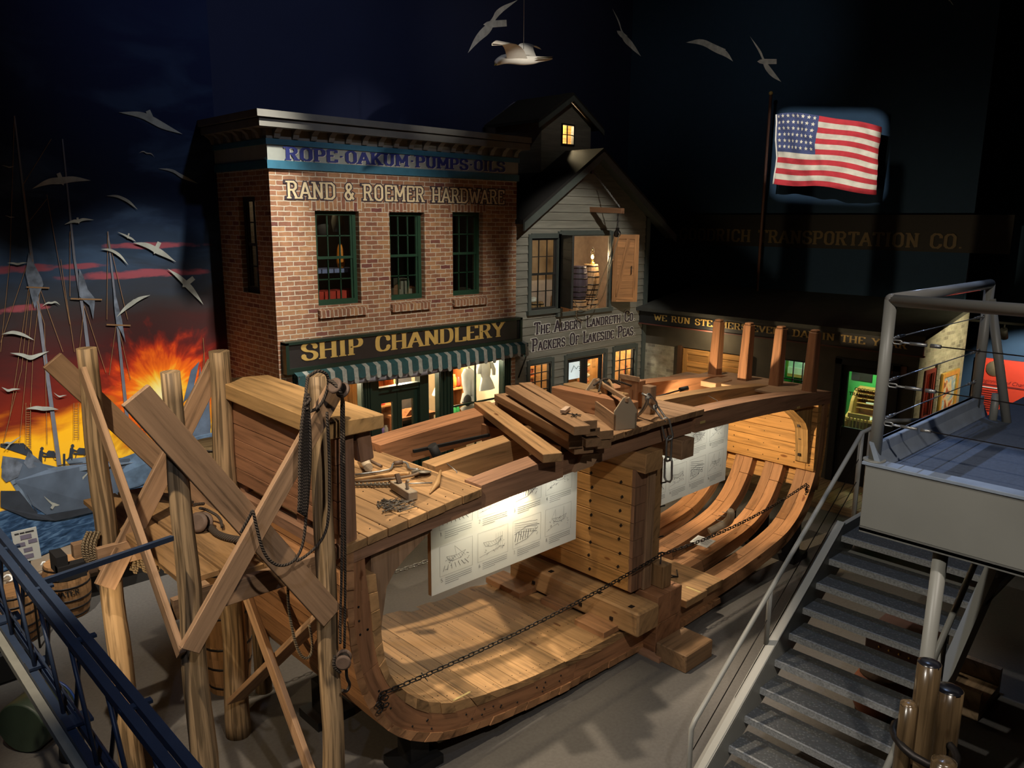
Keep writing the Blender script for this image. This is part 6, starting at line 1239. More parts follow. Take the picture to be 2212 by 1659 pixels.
wing(0, 0, [(H(1095, 126, -.05), H(1140, 128, -.05)), (H(1090, 100, -.25), H(1130, 104, -.2)), (H(1075, 87, -.5), H(1108, 92, -.5)), (H(1062, 96, -.8), H(1085, 97, -.75))], .2, 'near_wing')
wing(0, 0, [(H(1120, 118, .05), H(1158, 122, .1)), (H(1118, 96, .3), H(1150, 100, .3)), (H(1140, 94, .55), H(1158, 98, .5)), (H(1165, 104, .8), H(1170, 107, .8))], .2, 'far_wing')
mb = MB(); mb.face([H(1160, 124, -.12), H(1193, 122, -.1), H(1193, 124, .1), H(1160, 126, .12)]); mb.face([H(1160, 128, -.12), H(1160, 129, .12), H(1193, 127, .1), H(1193, 126, -.1)]); mb.build('tail', FE, GU)
a = H(1131, 96, 0); mb = MB(); mb.tube([(a.x, a.y, a.z-.06), (a.x, a.y, 11.49)], .004, 4); mb.build('hanging_wire', STEEL, GU)
# ================================================================== log scaffold beside the hull
SC = thing('log_scaffold', 'four-post log scaffold with crossed boards standing against the left side of the hull', 'scaffold', (2.3, 5.7, 0))
def logpost(x, y, z1, r, dx=0, dy=0, rt=.07):
    n = 22; mb = MB(); pts = [(x+dx*(i/n)+.006*math.sin(i*.9+x), y+dy*i/n+.006*math.cos(i*.7+y), z1*i/n) for i in range(n+1)]
    mb.tube(pts, [(r+(rt-r)*i/n)*(1+.015*math.sin(i*1.7+y*3)) for i in range(n+1)], 18, jit=.022); mb.build('log_post', LOG, SC)
logpost(1.82, 6.56, 3.82, .100, -.03, 0, .070); logpost(2.79, 6.62, 3.68, .115, .05, -.03, .085); logpost(1.80, 4.86, 3.88, .102, -.02, .0, .056); logpost(2.74, 4.80, 3.74, .086, .02, .02, .066)
def bpx(p, q, y0, w, th=.045, name='cross_board', mat=BRACE, y1=None, up=(0, 1, 0), r=None):
    a = PY(*p, y0); b = PY(*q, y0 if y1 is None else y1); mb = MB(); mb.beam(a, b, th, w, up=(0, 1, 0), r=r)
    L = (b-a).normalized(); mb = MB(); S = V((0, 1, 0)); mb.beam(a, b, w, th, up=S, r=r); return mb.build(name, mat, SC, bev=.004)
bpx((292, 853), (716, 1330), 4.74, .185, r=.45)            # near X, falling to the right
bpx((725, 838), (408, 1404), 4.69, .135, r=.7)           # near X, rising to the right
bpx((112, 778), (560, 1200), 6.70, .165, r=.3)
bpx((468, 785), (226, 1268), 6.74, .165, y1=6.36, r=.6)
bpx((508, 1512), (700, 1325), 6.42, .165, y1=4.98, r=.5)
# thin boards seen along the left side and under the stage
mb = MB(); a = PX(178, 800, 1.70); b = PX(392, 1415, 1.70); mb.beam(a, b, .10, .04, up=(1, 0, 0), r=.8); mb.build('side_board', BRACE, SC, bev=.003)
mb = MB(); a = PX(535, 1290, 2.66); b = PX(690, 1720, 2.66); b = V((2.66, b.y, max(.03, b.z))); mb.beam(a, b, .12, .045, up=(1, 0, 0), r=.9); mb.build('side_board', BRACE, SC, bev=.003)
# stage: bearers and two planks
zs_ = 2.28
xl_ = PY(150, 1180, 6.68).x; mb = MB(); mb.beam((PY(206, 1170, 6.42).x, 6.42, zs_-.10), (2.9, 6.42, zs_-.10), .18, .05, up=(0, 1, 0), r=.8); mb.build('stage_bearer', BRACE, SC, bev=.004)
mb = MB(); mb.beam((1.80, 4.98, zs_-.0), (2.86, 4.98, zs_-.0), .16, .06, up=(0, 1, 0), r=.3); mb.build('stage_bearer', BRACE, SC, bev=.004)
mb = MB(); mb.beam((xl_+.05, 6.82, zs_-.14), (2.8, 6.82, zs_-.14), .12, .08, up=(0, 1, 0), r=.3); mb.build('stage_bearer', BRACE, SC, bev=.004)
for i, (x0, x1, ya, yb) in enumerate(((1.90, 2.17, 5.28, 7.5), (2.19, 2.45, 5.16, 7.5), (2.47, 2.66, 5.1, 7.5))):
    mb = MB(); mb.box(x0, x1, ya, yb, zs_, zs_+.045, 'y', .3+i*.2); mb.build('stage_plank', PINE, SC, bev=.004)
mb = MB(); mb.box(1.98, 2.06, 5.2, 7.45, zs_-.06, zs_, 'y'); mb.box(2.5, 2.58, 5.1, 7.45, zs_-.06, zs_, 'y'); mb.build('stage_joist', BRACE, SC)
a = PY(372, 1316, 5.2); mb = MB(); mb.beam((a.x, 5.2, a.z), (2.85, 5.2, a.z), .15, .06, up=(0, 1, 0), r=.2); mb.build('lower_rail', BRACE, SC, bev=.004)
# ropes and tackle on the scaffold
def hank(pts_list, r, mat, name, lab, cat, grp=None, sm_=2):
    mb = MB()
    for p in pts_list: mb.tube(smooth(p, sm_), r, 7)
    return tag(mb.build(name, mat), lab, cat, grp)
q = lambda u, v, y: PY(u, v, y)
loops = []
for i in range(5):
    o = (i-2)*3.2; loops.append([q(663+o*.3, 850, 4.55), q(654+o, 950, 4.53+i*.008), q(655+o*1.1, 1080, 4.53), q(651+o, 1110+i*3, 4.54), q(660+o*.6, 1090, 4.56), q(665+o, 960, 4.56), q(663, 855, 4.57)])
hank(loops, .013, ROPE, 'rope_hank', 'dark bunched rope hank hanging left of the near right scaffold log', 'rope')
hank([[q(664, 850, 4.55), q(672, 960, 4.55), q(662, 1110, 4.55), q(655, 1180, 4.55), q(635, 1215, 4.55), q(600, 1225, 4.55), q(570, 1200, 4.55), q(552, 1130, 4.55), q(546, 1098, 4.55), q(540, 1115, 4.57), q(520, 1150, 4.6)],
      [q(706, 890, 4.6), q(712, 1000, 4.6), q(711, 1120, 4.6), q(700, 1160, 4.6), q(680, 1185, 4.6), q(655, 1205, 4.6), q(640, 1212, 4.6)]], .010, ROPE, 'slack_rope', 'slack dark rope looping low across the crossed boards', 'rope')
hank([[q(738, 860, 4.66), q(737, 950, 4.66), q(739, 1100, 4.66), q(738, 1240, 4.66), q(735, 1330, 4.66), q(735, 1390, 4.66)], [q(742, 865, 4.7), q(743, 1000, 4.7), q(746, 1240, 4.7), q(744, 1400, 4.7)]], .010, ROPE, 'tackle_rope', 'doubled tackle rope falling right of the near right scaffold log to the hook block', 'rope')
hank([[q(668, 812, 4.62), q(688, 798, 4.58), q(712, 812, 4.6), q(706, 850, 4.6), q(690, 880, 4.62), q(668, 890, 4.64)], [q(665, 815, 4.7), q(660, 850, 4.6), q(668, 880, 4.58), q(662, 860, 4.55)], [q(660, 855, 4.55), q(672, 862, 4.53), q(662, 872, 4.52), q(656, 878, 4.54), q(666, 884, 4.52)]], .011, ROPE, 'rope_lashing', 'dark rope lashing round the top of the near right scaffold log', 'rope')
def block(c, ax, r, lab, name='pulley_block', flat=.10, mat=None, loops_=()):
    ax = V(ax).normalized(); t = thing(name, lab, 'pulley block', c); mat = mat or plain('old_block_wood', (.13, .085, .06), rough=.7, noise=.3)
    for k, s in enumerate((-1, 1)):
        mb = MB(); mb.lathe([(r*.75, -.012), (r, -.006), (r, .006), (r*.7, .016)], V(c)+ax*s*flat*.42, 18, ax); mb.build('cheek', mat, t)
    mb = MB(); mb.lathe([(r*.8, -.02), (r*.7, 0), (r*.8, .02)], c, 16, ax); mb.build('sheave', IRON, t)
    mb = MB()
    for l in loops_: mb.tube(smooth(l, 2), .012, 7)
    if loops_: mb.build('rope_strop', ROPE, t)
    return t
c = q(732, 838, 4.52); block(c, (.8, .2, -.5), .055, 'grey wooden pulley block lashed at the top of the near right scaffold log', loops_=[[q(712, 822, 4.56), q(722, 826, 4.5), q(738, 850, 4.45), q(740, 868, 4.6)]])
c = q(742, 1425, 4.66); block(c, (.6, .8, 0), .058, 'hanging pulley block with iron hook beside the hull side near the floor', loops_=[[c+V((-.07, 0, .06)), c+V((-.09, 0, -.02)), c+V((-.03, 0, -.09))]])
mb = MB(); mb.tube(smooth([c+V((.02, 0, -.08)), c+V((.02, 0, -.16)), c+V((.05, 0, -.22)), c+V((.02, 0, -.27)), c+V((-.02, 0, -.24))], 2), .012, 7); tag(mb.build('iron_hook', IRON), 'iron hook hanging from the low pulley block', 'hook')
c = PZ(434, 1128, zs_+.12); block(c, (-.75, -.55, .35), .082, 'large round wooden pulley block lying on the scaffold stage', loops_=[[c+V((.02, .05, .1)), c+V((.1, .12, .05)), c+V((.16, 0, .0)), c+V((.12, -.12, -.04))]])
hank([[PZ(455, 1140, zs_+.07), PZ(470, 1155, zs_+.07), PZ(500, 1165, zs_+.07), PZ(540, 1168, zs_+.07)]], .03, ROPE, 'thick_served_rope', 'thick dark served rope running from the big block across the stage planks', 'rope')
hank([[PZ(416, 1085, zs_+.1), PZ(405, 1080, zs_+.1), PZ(395, 1092, zs_+.08)], [PZ(420, 1090, zs_+.15), PZ(440, 1088, zs_+.12)]], .014, ROPE, 'rope_eye', 'short rope eye at the far side of the big pulley block', 'rope')
coil = []
for i in range(9): coil.append([PZ(520+i*9, 1222+i*2, zs_-.02), PZ(570, 1248+i*2, zs_-.06-i*.006), PZ(640-i*4, 1238-i, zs_-.02), PZ(690, 1205, zs_+.02)])
hank(coil[:6], .012, ROPE, 'rope_coil', 'flat rope coil hung under the crossing of the near boards', 'rope')
hank([[q(622, 1258, 5.0), q(622, 1300, 5.0), q(628, 1345, 5.0), q(638, 1390, 5.0), q(650, 1418, 5.0), q(665, 1424, 5.0), q(676, 1405, 5.0), q(672, 1370, 5.0), q(668, 1350, 5.02)]], .011, ROPEL, 'hanging_rope_end', 'single rope loop hanging under the stage in front of the hull planking', 'rope')
hk = []
for i in range(14):
    u = 285+i*6.5; hk.append([q(u, 1165, 6.5), q(u-8, 1200+5*math.sin(i), 6.48-i*.004), q(u-2+4*math.sin(i*2), 1240+9*math.sin(i*1.7), 6.46), q(u+9, 1205, 6.47), q(u+6, 1164, 6.5)])
hank(hk, .012, ROPEL, 'hemp_rope_coils', 'brown hemp rope coils hanging from the far scaffold bearer', 'rope')
hk = []
for i in range(4): u = 184+i*8; hk.append([q(u+6, 1148, 6.48), q(u-6, 1175, 6.45), q(u-3, 1205, 6.45), q(u+12, 1222, 6.46), q(u+22, 1200, 6.6)])
hank(hk, .013, ROPEL, 'hemp_rope_loop', 'few hemp rope turns round the left end of the far scaffold bearer', 'rope')
mb = MB(); mb.box(xl_-.12, xl_+.08, 6.58, 6.67, 2.0, 2.12); mb.box(xl_-.12, xl_-.04, 6.6, 6.8, 2.05, 2.2); tag(mb.build('dark_canvas_bundle', plain('black_cloth', (.015, .015, .017), rough=.9)), 'dark bundle tied at the left end of the far scaffold bearer', 'bundle')
# barrel and rope-bound log behind the scaffold
zc_ = PY(470, 1088, 7.45).z; xc_ = PY(466, 1040, 7.45).x
barrel(xc_, 7.45, 0, .25, zc_-.6, BARRELW, lab='lower cask standing on the floor under the stencilled cask behind the scaffold', cat='cask'); barrel(xc_, 7.45, zc_-.595, .25, .59, BARRELW, lab='middle cask of the stack behind the scaffold, under the stencilled one', cat='cask')
barrel(xc_, 7.45, zc_, .24, .64, wood('big_cask', (.30, .22, .12), knots=False), name='oak_cask', lab='oak cask with black stencil topmost of the stack behind the far right scaffold log', text=('IS RA', 4.1, .20, .06, .26), cat='cask')
mb = MB(); mb.tube([(3.30, 7.12, 0), (3.30, 7.12, 2.95)], .085, 14, jit=.05); o = tag(mb.build('rope_bound_log', LOG), 'thinner log bound with rope standing behind the far right scaffold log', 'log')
mb = MB()
for i in range(5): z = 2.70+i*.032; mb.tube([(3.30+.1*math.cos(a*PI/6), 7.12+.1*math.sin(a*PI/6), z-.06+.003*a) for a in range(12)], .014, 6, closed=True)
mb.build('rope_binding', ROPEL, o)
mb = MB(); mb.sphere((3.02, 7.05, 2.62), .10, 12, (.6, 1, 2.4)); tag(mb.build('black_tarpaulin', plain('black_cloth', (.015, .015, .017))), 'black wrapped bundle between the oak cask and the bound log', 'bundle')

# ================================================================== drawing boards inside the hull
def drawboard(x0, x1, z0, z1, y, rows, cols, n0, lab, tilt=0):
    t = thing('drawing_board', lab, 'panel', ((x0+x1)/2, y, z0), 'white drawing boards hung inside the hull'); mb = MB(); mb.box(x0, x1, y, y+.045, z0, z1, 'z'); mb.build('board_core', wood('board_edge', (.42, .24, .10), knots=False), t)
    mb = MB(); mb.box(x0, x1, y-.004, y, z0, z1); mb.build('white_face', PAPER, t)
    W = (x1-x0-.12)/cols; Hh = (z1-z0-.06)/rows; yy = y-.006; rnd = random.Random(n0)
    def ln(mb, pts, w=.003):
        w = w*.85 if mb is dr else w
        for (a, b), (c, d) in zip(pts, pts[1:]):
            L = math.hypot(c-a, d-b) or 1; px, pz = -(d-b)/L*w/2, (c-a)/L*w/2; mb.face([(a+px, yy, b+pz), (c+px, yy, d+pz), (c-px, yy, d-pz), (a-px, yy, b-pz)])
    fr = MB(); tx = MB(); dr = MB(); k = n0
    for r in range(rows):
        for c in range(cols):
            a = x0+.07+c*W+.03; b = a+W-.07; zt = z1-.03-r*Hh-.03; zb = zt-Hh+.16
            ln(fr, [(a, zb), (b, zb), (b, zt), (a, zt), (a, zb)], .0025)
            for i in range(4): ln(tx, [(a+.06, zb-.028-i*.020), (a+.06+(b-a-.07)*(1 if i < 3 else .5), zb-.028-i*.020)], .0055)
            write(tx, str(k)+'.', lambda px, py: V((a+.01+px, yy, zb-.058+py)), None, .035, tv=.9, th=.7, serif=0)
            # ship under construction sketch: hull curve, stocks, masts, figures
            cx, cz, w, h = (a+b)/2, (zb+zt)/2, b-a, zt-zb; kind = k % 4
            def hullc(x, z, s):
                ln(dr, [(x-s, z+.25*s), (x-.8*s, z-.1*s), (x-.2*s, z-.25*s), (x+.5*s, z-.2*s), (x+.95*s, z+.3*s)], .004); ln(dr, [(x-s, z+.25*s), (x, z+.12*s), (x+.95*s, z+.3*s)], .003)
                for j in range(7): u = x-.75*s+j*.24*s; ln(dr, [(u, z+.16*s), (u+.03, z-.16*s)], .002)
            if kind == 1: hullc(cx, cz, w*.3); [ln(dr, [(cx-w*.35+j*w*.1, cz-h*.18), (cx-w*.4+j*w*.13, cz-h*.36)], .005) for j in range(7)]; ln(dr, [(cx, cz+h*.05), (cx-.02, cz+h*.38), (cx+w*.2, cz+h*.05)], .002)
            elif kind == 2: hullc(cx, cz+h*.02, w*.32); [ln(dr, [(cx+w*.1+j*w*.07, cz-h*.3), (cx+w*.1+j*w*.07, cz+h*.3)], .002) for j in range(4)]; ln(dr, [(a+.02, cz-h*.35), (b-.08, cz-h*.2)], .003)
            elif kind == 3:
                for j in range(5): ln(dr, [(a+.02, zt-.03-j*.022), (b-.05, zt-.07-j*.03)], .004)
                ln(dr, [(a+.02, cz), (cx, cz+.05), (b-.02, cz+.03)], .006); ln(dr, [(a+.03, zb+.04), (cx, zb+.06), (b-.04, cz)], .006)
                for j in range(6): ln(dr, [(a+.03+j*.035, zb+.07), (a+.05+j*.035, zb+.16)], .009)
            else: hullc(cx+w*.05, cz, w*.28); ln(dr, [(cx-w*.1, cz), (cx-w*.12, cz+h*.4), (cx-w*.3, cz)], .002); ln(dr, [(cx+w*.2, cz), (cx+w*.21, cz+h*.42)], .003); ln(dr, [(a+.02, zb+.05), (cx-w*.2, cz-h*.2), (cx, zb+.1)], .003)
            for j in range(16):
                u, v = cx+rnd.uniform(-.38, .38)*w, cz+rnd.uniform(-.32, .02)*h; ln(dr, [(u, v), (u+rnd.uniform(-.02, .03), v+rnd.uniform(-.015, .03))], .0045)
            k += 1
    fr.build('picture_border', plain('faint_ink', (.30, .30, .29)), t); tx.build('caption_text', plain('caption_grey', (.27, .27, .26)), t); dr.build('ink_drawing', plain('drawing_ink', (.10, .10, .11)), t); return t
drawboard(4.17, 6.16, 1.39, 2.36, 5.40, 2, 4, 1, 'white board of numbered ship-building drawings left of the centre trunk')
drawboard(7.35, 9.18, 1.38, 2.36, 5.40, 2, 4, 9, 'white board of ship drawings hung right of the centre trunk, behind the big chain')
for x in (4.5, 5.8, 7.7, 8.9): mb = MB(); mb.tube([(x, 5.42, 2.34), (x, 5.42, 2.52), (x, 5.56, 2.56)], .005, 4); tag(mb.build('panel_wire', STEEL), 'thin wire holding a white drawing board from the deck beam', 'wire', 'wires of the drawing boards')
# display lights hidden between the beams
t = thing('tube_spotlight', 'black cylinder spotlight on an arm under the far deck beam', 'spotlight', PZ(945, 985, 2.45)); mb = MB(); a = PZ(933, 962, 2.55); b = PZ(952, 1000, 2.35); mb.tube([a, b], .05, 12); mb.build('lamp_can', BLACK, t); mb = MB(); mb.beam(PZ(893, 975, 2.5), PZ(1100, 930, 2.5), .03, .03); mb.build('lamp_rail', BLACK, t)
t = thing('work_spotlight', 'small black spotlight clipped behind the deck beams on the right', 'spotlight', PZ(1475, 843, 2.6)); mb = MB(); mb.tube([PZ(1468, 842, 2.6), PZ(1486, 838, 2.62)], .03, 10); mb.build('lamp_can', BLACK, t); mb = MB(); mb.tube([PZ(1415, 858, 2.6), PZ(1468, 843, 2.6)], .012, 6); mb.build('lamp_arm', BLACK, t)

# ================================================================== things lying on the left deck
def DK_(u, v, dz=0):
    z = 2.5
    for _ in range(4): p = PZ(u, v, z); z = bt(p.x)-.015+dz
    return PZ(u, v, z)
t = thing('wooden_mallet', 'grey wooden caulking mallet lying by the bulwark on the deck', 'mallet', DK_(793, 1005)); mb = MB(); a, b = DK_(782, 985, .045), DK_(796, 1010, .045); mb.tube([a, b], .042, 14); mb.build('mallet_head', GREYW, t); mb = MB(); mb.tube([DK_(798, 994, .045), DK_(824, 1008, .03)], .014, 8); mb.build('handle', plain('dark_handle', (.10, .06, .035)), t)
t = thing('hand_brace', 'long iron hand brace with cranked handle on the deck planks', 'brace', DK_(830, 1015)); mb = MB(); mb.tube(smooth([DK_(767, 1026, .02), DK_(838, 1016, .02), DK_(846, 1012, .02), DK_(849, 1001, .03), DK_(856, 999, .04), DK_(874, 998, .04), DK_(880, 1002, .03), DK_(883, 1013, .02), DK_(904, 1014, .02)], 1), .011, 7); mb.build('cranked_rod', STEEL, t); mb = MB(); mb.tube([DK_(851, 1001, .04), DK_(870, 998, .04)], .022, 8); mb.build('handle', plain('dark_handle', (.10, .06, .035)), t)
t = thing('ship_adze', 'long-handled adze with a round iron blade on the deck planks', 'adze', DK_(850, 1030)); mb = MB(); mb.tube(smooth([DK_(767, 1041, .03), DK_(840, 1035, .03), DK_(885, 1029, .035), DK_(905, 1022, .05)], 1), .013, 8); mb.build('handle', plain('dark_handle2', (.14, .09, .05)), t)
mb = MB(); a = DK_(914, 1020, .03); mb.lathe([(.0, 0), (.075, 0), (.075, .01), (0, .014)], a, 16, (.15, .1, 1)); mb.box(a.x-.11, a.x-.03, a.y+.0, a.y+.03, a.z-.01, a.z+.03); mb.build('iron_blade', plain('worn_iron', (.20, .18, .14), rough=.5, metal=.4), t)
mb = MB(); mb.tube(smooth([DK_(767, 1036, .02), DK_(830, 1027, .02), DK_(868, 1023, .02), DK_(884, 1023, .025)], 1), .014, 8); tag(mb.build('tool_handle', wood('pale_handle', (.50, .30, .13), knots=False)), 'pale wooden tool handle lying between the brace and the adze', 'handle')
t = thing('long_auger', 'spiral iron ship auger lying on the deck planks', 'auger', DK_(820, 1046)); mb = MB(); a, b = DK_(767, 1047, .025), DK_(846, 1046, .025); n = 60
mb.tube([a.lerp(b, i/n)+V((0, math.sin(i*.95)*.012, math.cos(i*.95)*.012)) for i in range(n+1)], .010, 6); mb.tube([a, b], .006, 6); mb.build('spiral_bit', plain('worn_iron', (.2, .18, .14)), t); mb = MB(); mb.tube([b, DK_(934, 1043, .025)], .007, 6); mb.build('shank', STEEL, t)
t = thing('caulking_iron_stick', 'pale tapered wooden fid lying across the deck planks', 'fid', DK_(938, 1045)); mb = MB(); mb.tube([DK_(952, 1017, .035), DK_(944, 1045, .03), DK_(928, 1066, .01)], [.012, .027, .006], 8); mb.build('fid_body', wood('pale_handle', (.5, .3, .13)), t)
t = thing('wooden_plane', 'old wooden block plane resting on the deck planks', 'plane', DK_(876, 1060)); a, b = DK_(852, 1046, .04), DK_(893, 1072, .04); mb = MB(); mb.beam(a, b, .085, .075, up=(0, 0, 1)); mb.build('plane_body', GREYW, t, bev=.006)
mb = MB(); m = a.lerp(b, .35)+V((0, 0, .04)); L = (b-a).normalized(); mb.beam(m-L*.02+V((0, 0, -.0)), m-L*.07+V((0, 0, .07)), .04, .02); mb.build('plane_wedge', plain('dark_handle', (.1, .06, .035)), t); m = a.lerp(b, .72)+V((0, 0, .035)); mb = MB(); mb.tube(smooth([m, m+V((0, 0, .05))-L*.02, m+V((0, 0, .08))+L*.01], 1), [.014]*5, 7); mb.build('tote_handle', GREYW, t)
mb = MB(); rr_ = random.Random(4)
NP = DK_(858, 1092, .01)
proto = None
for i in range(34):
    u, v = 858+rr_.uniform(-28, 30), 1090+rr_.uniform(-10, 10); a = rr_.uniform(-.35, .75); L = 26; z = .008+.05*max(0, 1-abs(u-862)/34)*rr_.random()
    p0 = DK_(u-L*math.cos(a)*.5, v+L*math.sin(a)*.32, z); p1 = DK_(u+L*math.cos(a)*.5, v-L*math.sin(a)*.32, z+.01)
    d = (p1-p0); L_ = .14
    if proto is None:
        m2 = MB(); m2.tube([(-L_/2, 0, 0), (L_/2, 0, 0)], [.0055, .003], 5); m2.tube([(-L_/2-.006, 0, 0), (-L_/2, 0, 0)], .010, 6); proto = m2.build('iron_spike', plain('spike_grey', (.17, .15, .12), rough=.5, metal=.3), loc=(0, 0, 0)); o = proto
    else: o = proto.copy(); C.objects.link(o)
    o.location = (p0+p1)/2; o.rotation_euler = d.to_track_quat('X', 'Z').to_euler(); tag(o, 'grey iron ship spike in the loose pile on the deck', 'spike', 'iron spikes piled on the deck')

# ================================================================== timber stack, tool box and tackle amidships
def board(p, q_, z, w, h, lab, mat=STK, r=None, grp='boards stacked on the deck amidships'):
    a, b = PZ(*p, z), PZ(*q_, z); a.z = b.z = z-h/2; mb = MB(); mb.beam(a, b, w, h, r=r); return tag(mb.build('squared_timber', mat, bev=.004), lab, 'timber', grp)
board((1134, 826), (1274.5, 908), 3.00, .15, .085, 'topmost right timber of the stack on deck, nearest the tool box', r=.6); board((1106, 832), (1258, 920), 2.995, .16, .085, 'topmost left timber of the stack on deck, with the white chip of wood on it', r=.5)
board((1150, 850), (1282, 924), 2.91, .14, .08, 'second-layer timber just under the topmost right one', r=.3); board((1140, 842), (1308, 930), 2.83, .18, .09, 'timber sticking out furthest right under the tool box side of the stack', r=.7)
board((1080, 850), (1243, 936), 2.88, .14, .08, 'long timber on the left shoulder of the stack', r=.4); board((1082, 862), (1245, 951), 2.79, .15, .08, 'timber lying directly under the long left shoulder timber', r=.6)
board((1120, 850), (1283, 948), 2.80, .16, .08, 'low timber in the middle of the stack', r=.2); board((1150, 860), (1305, 952), 2.73, .16, .08, 'lowest timber on the right of the stack resting on the deck', r=.5); board((1110, 870), (1262, 965), 2.71, .2, .07, 'lowest wide timber on the left of the stack resting on the deck', r=.35)
a = PZ(1041, 868, 2.76); b = PZ(1194, 980, 2.73); mb = MB(); mb.beam(a-V((0, 0, .04)), b-V((0, 0, .04)), .19, .085, r=.75); tag(mb.build('loose_timber', PINE, bev=.005), 'single loose timber slanting across the open beams left of the stack', 'timber')
a = PZ(1068, 872, 2.66); b = PZ(1142, 916, 2.66); mb = MB(); mb.beam(a, b, .14, .03, r=.9); tag(mb.build('pale_board', BRACE), 'thin pale board under the stack beside the loose timber', 'board')
a = PZ(1218, 885, 3.025); mb = MB(); mb.beam(a+V((-.07, -.05, 0)), a+V((.09, .03, 0)), .05, .03); tag(mb.build('wood_offcut', wood('pale_offcut', (.62, .45, .33), knots=False)), 'small whitish offcut lying on top of the timber stack', 'offcut')
for i in range(4):
    a = PZ(1240, 897, 3.008); an = .3+i*.75; d = V((math.cos(an), math.sin(an), 0))*.07; mb = MB(); mb.tube([a-d, a+d+V((0, 0, .006*i))], .004, 5); tag(mb.build('crossed_spike', IRON), 'thin iron spike of the little crossed bunch on the stack', 'spike', 'crossed spikes on the timber stack')
# big squared timbers behind the tool box
a = PZ(1200, 833, 2.92); b = PZ(1371, 868, 2.92); mb = MB(); mb.beam(a-V((0, 0, .11)), b-V((0, 0, .11)), .15, .22, r=.6); tag(mb.build('heavy_timber', FIRR, bev=.01), 'heavy squared timber lying behind the tool box', 'timber')
a = PZ(1230, 824, 2.92); b = PZ(1345, 850, 2.92); mb = MB(); mb.beam(a-V((0, 0, .10)), b-V((0, 0, .10)), .22, .18, r=.4); tag(mb.build('heavy_timber', PINE, bev=.01), 'second heavy timber farther back behind the pulley and chain', 'timber')
t = thing('windlass_bitt', 'squared timber bitt frame with cap standing on deck behind the can hook', 'bitt', PZ(1398, 900, 2.68)); a = PZ(1378, 886, 2.68); b = PZ(1403, 900, 2.68)
mb = MB(); mb.box(a.x-.06, a.x+.10, a.y-.02, a.y+.22, 2.66, 3.02, 'z', .6); mb.build('bitt_post', FIRR, t, bev=.004); mb = MB(); mb.box(b.x-.02, b.x+.08, b.y-.02, b.y+.10, 2.66, 3.02, 'z', .8); mb.build('bitt_post', BRACE, t, bev=.004)
mb = MB(); mb.box(a.x-.07, b.x+.10, a.y-.05, a.y+.23, 3.02, 3.08, 'x', .9); mb.build('bitt_cap', BRACE, t, bev=.004)
# open tool box
TB = thing('carpenter_toolbox', 'open wooden carpenter tool tray with pointed ends on the deck edge', 'toolbox', PZ(1340, 925, 2.70)); A1 = PZ(1326, 933, 2.68); A2 = PZ(1358, 930, 2.68); Bk = PZ(1249, 871, 2.69)
wv = V((A2.x-A1.x, A2.y-A1.y, 0)); wl = .26; wv = wv.normalized()*wl; lv = V((-wv.y, wv.x, 0)).normalized(); lv = V((Bk.x-A1.x, Bk.y-A1.y, 0)); L_ = min(1.0, lv.length); lv.normalize(); O = V((A1.x, A1.y, 2.69))
def endb(o):
    mb = MB(); pr = [(0, 0), (1, 0), (1, .24), (.66, .40), (.38, .40), (0, .24)]
    f = [o+wv*x+V((0, 0, z*.85)) for x, z in pr]; g = [p+lv*.022 for p in f]; mb.face(f); mb.face(g[::-1])
    for i in range(6): mb.face([f[i], f[(i+1) % 6], g[(i+1) % 6], g[i]])
    mb.build('end_board', GREYW, TB)
endb(O); endb(O+lv*L_)
for k, nm in ((0, 'side_board'), (1, 'side_board')): mb = MB(); s = O+wv*k; mb.hexa([s, s+lv*L_, s+lv*L_+wv*.07*(1-2*k), s+wv*.07*(1-2*k), s+V((0, 0, .17)), s+lv*L_+V((0, 0, .17)), s+lv*L_+wv*.07*(1-2*k)+V((0, 0, .17)), s+wv*.07*(1-2*k)+V((0, 0, .17))], lv, .6); mb.build(nm, BRACE, TB)
mb = MB(); mb.face([O, O+wv, O+wv+lv*L_, O+lv*L_]); mb.build('tray_bottom', BRACE, TB); mb = MB(); mb.beam(O+wv*.52+V((0, 0, .32))-lv*.03, O+wv*.52+lv*(L_+.04)+V((0, 0, .32)), .03, .04); mb.build('carry_handle', BRACE, TB)
a = O+lv*L_*.55+wv*.3; mb = MB(); mb.tube([a+V((0, 0, .05)), a+wv*.9+V((0, 0, .26))], .014, 7); tag(mb.build('chisel_handle', wood('pale_handle', (.5, .3, .13))), 'pale wooden handle sticking up out of the tool tray', 'handle')
a = O+lv*.15+wv*.2; mb = MB(); mb.tube([a+V((0, 0, .12)), a+lv*.3+V((0, 0, .13))], .01, 6); tag(mb.build('iron_bar', IRON), 'thin iron bar lying in the tool tray', 'bar')
# tackle: block, rope and the long-link chain
c = PZ(1312, 842, 2.95); block(c, (.8, -.5, .2), .11, 'wooden double block with dark rope lying on the heavy timbers', mat=wood('block_ash', (.38, .24, .12), knots=False), loops_=[[c+V((-.12, .1, .05)), c+V((0, .05, .13)), c+V((.15, -.05, .08)), c+V((.3, -.1, .02))], [c+V((-.15, 0, 0)), c+V((-.05, .05, .12)), c+V((.1, .1, .1)), c+V((.35, .1, 0))]])
t = thing('can_hook', 'grey iron pole and hook leaning against the bitt frame', 'hook', PZ(1372, 903, 2.68)); mb = MB(); mb.tube(smooth([PZ(1372, 902, 2.68), PZ(1386, 890, 2.78), PZ(1397, 872, 2.9), PZ(1400, 858, 2.98)], 1), [.01, .016, .02, .02, .02, .016], 8); mb.tube([PZ(1386, 850, 3.0), PZ(1408, 860, 2.96)], .014, 6); mb.build('iron_pole', STEEL, t)
yc = 4.84
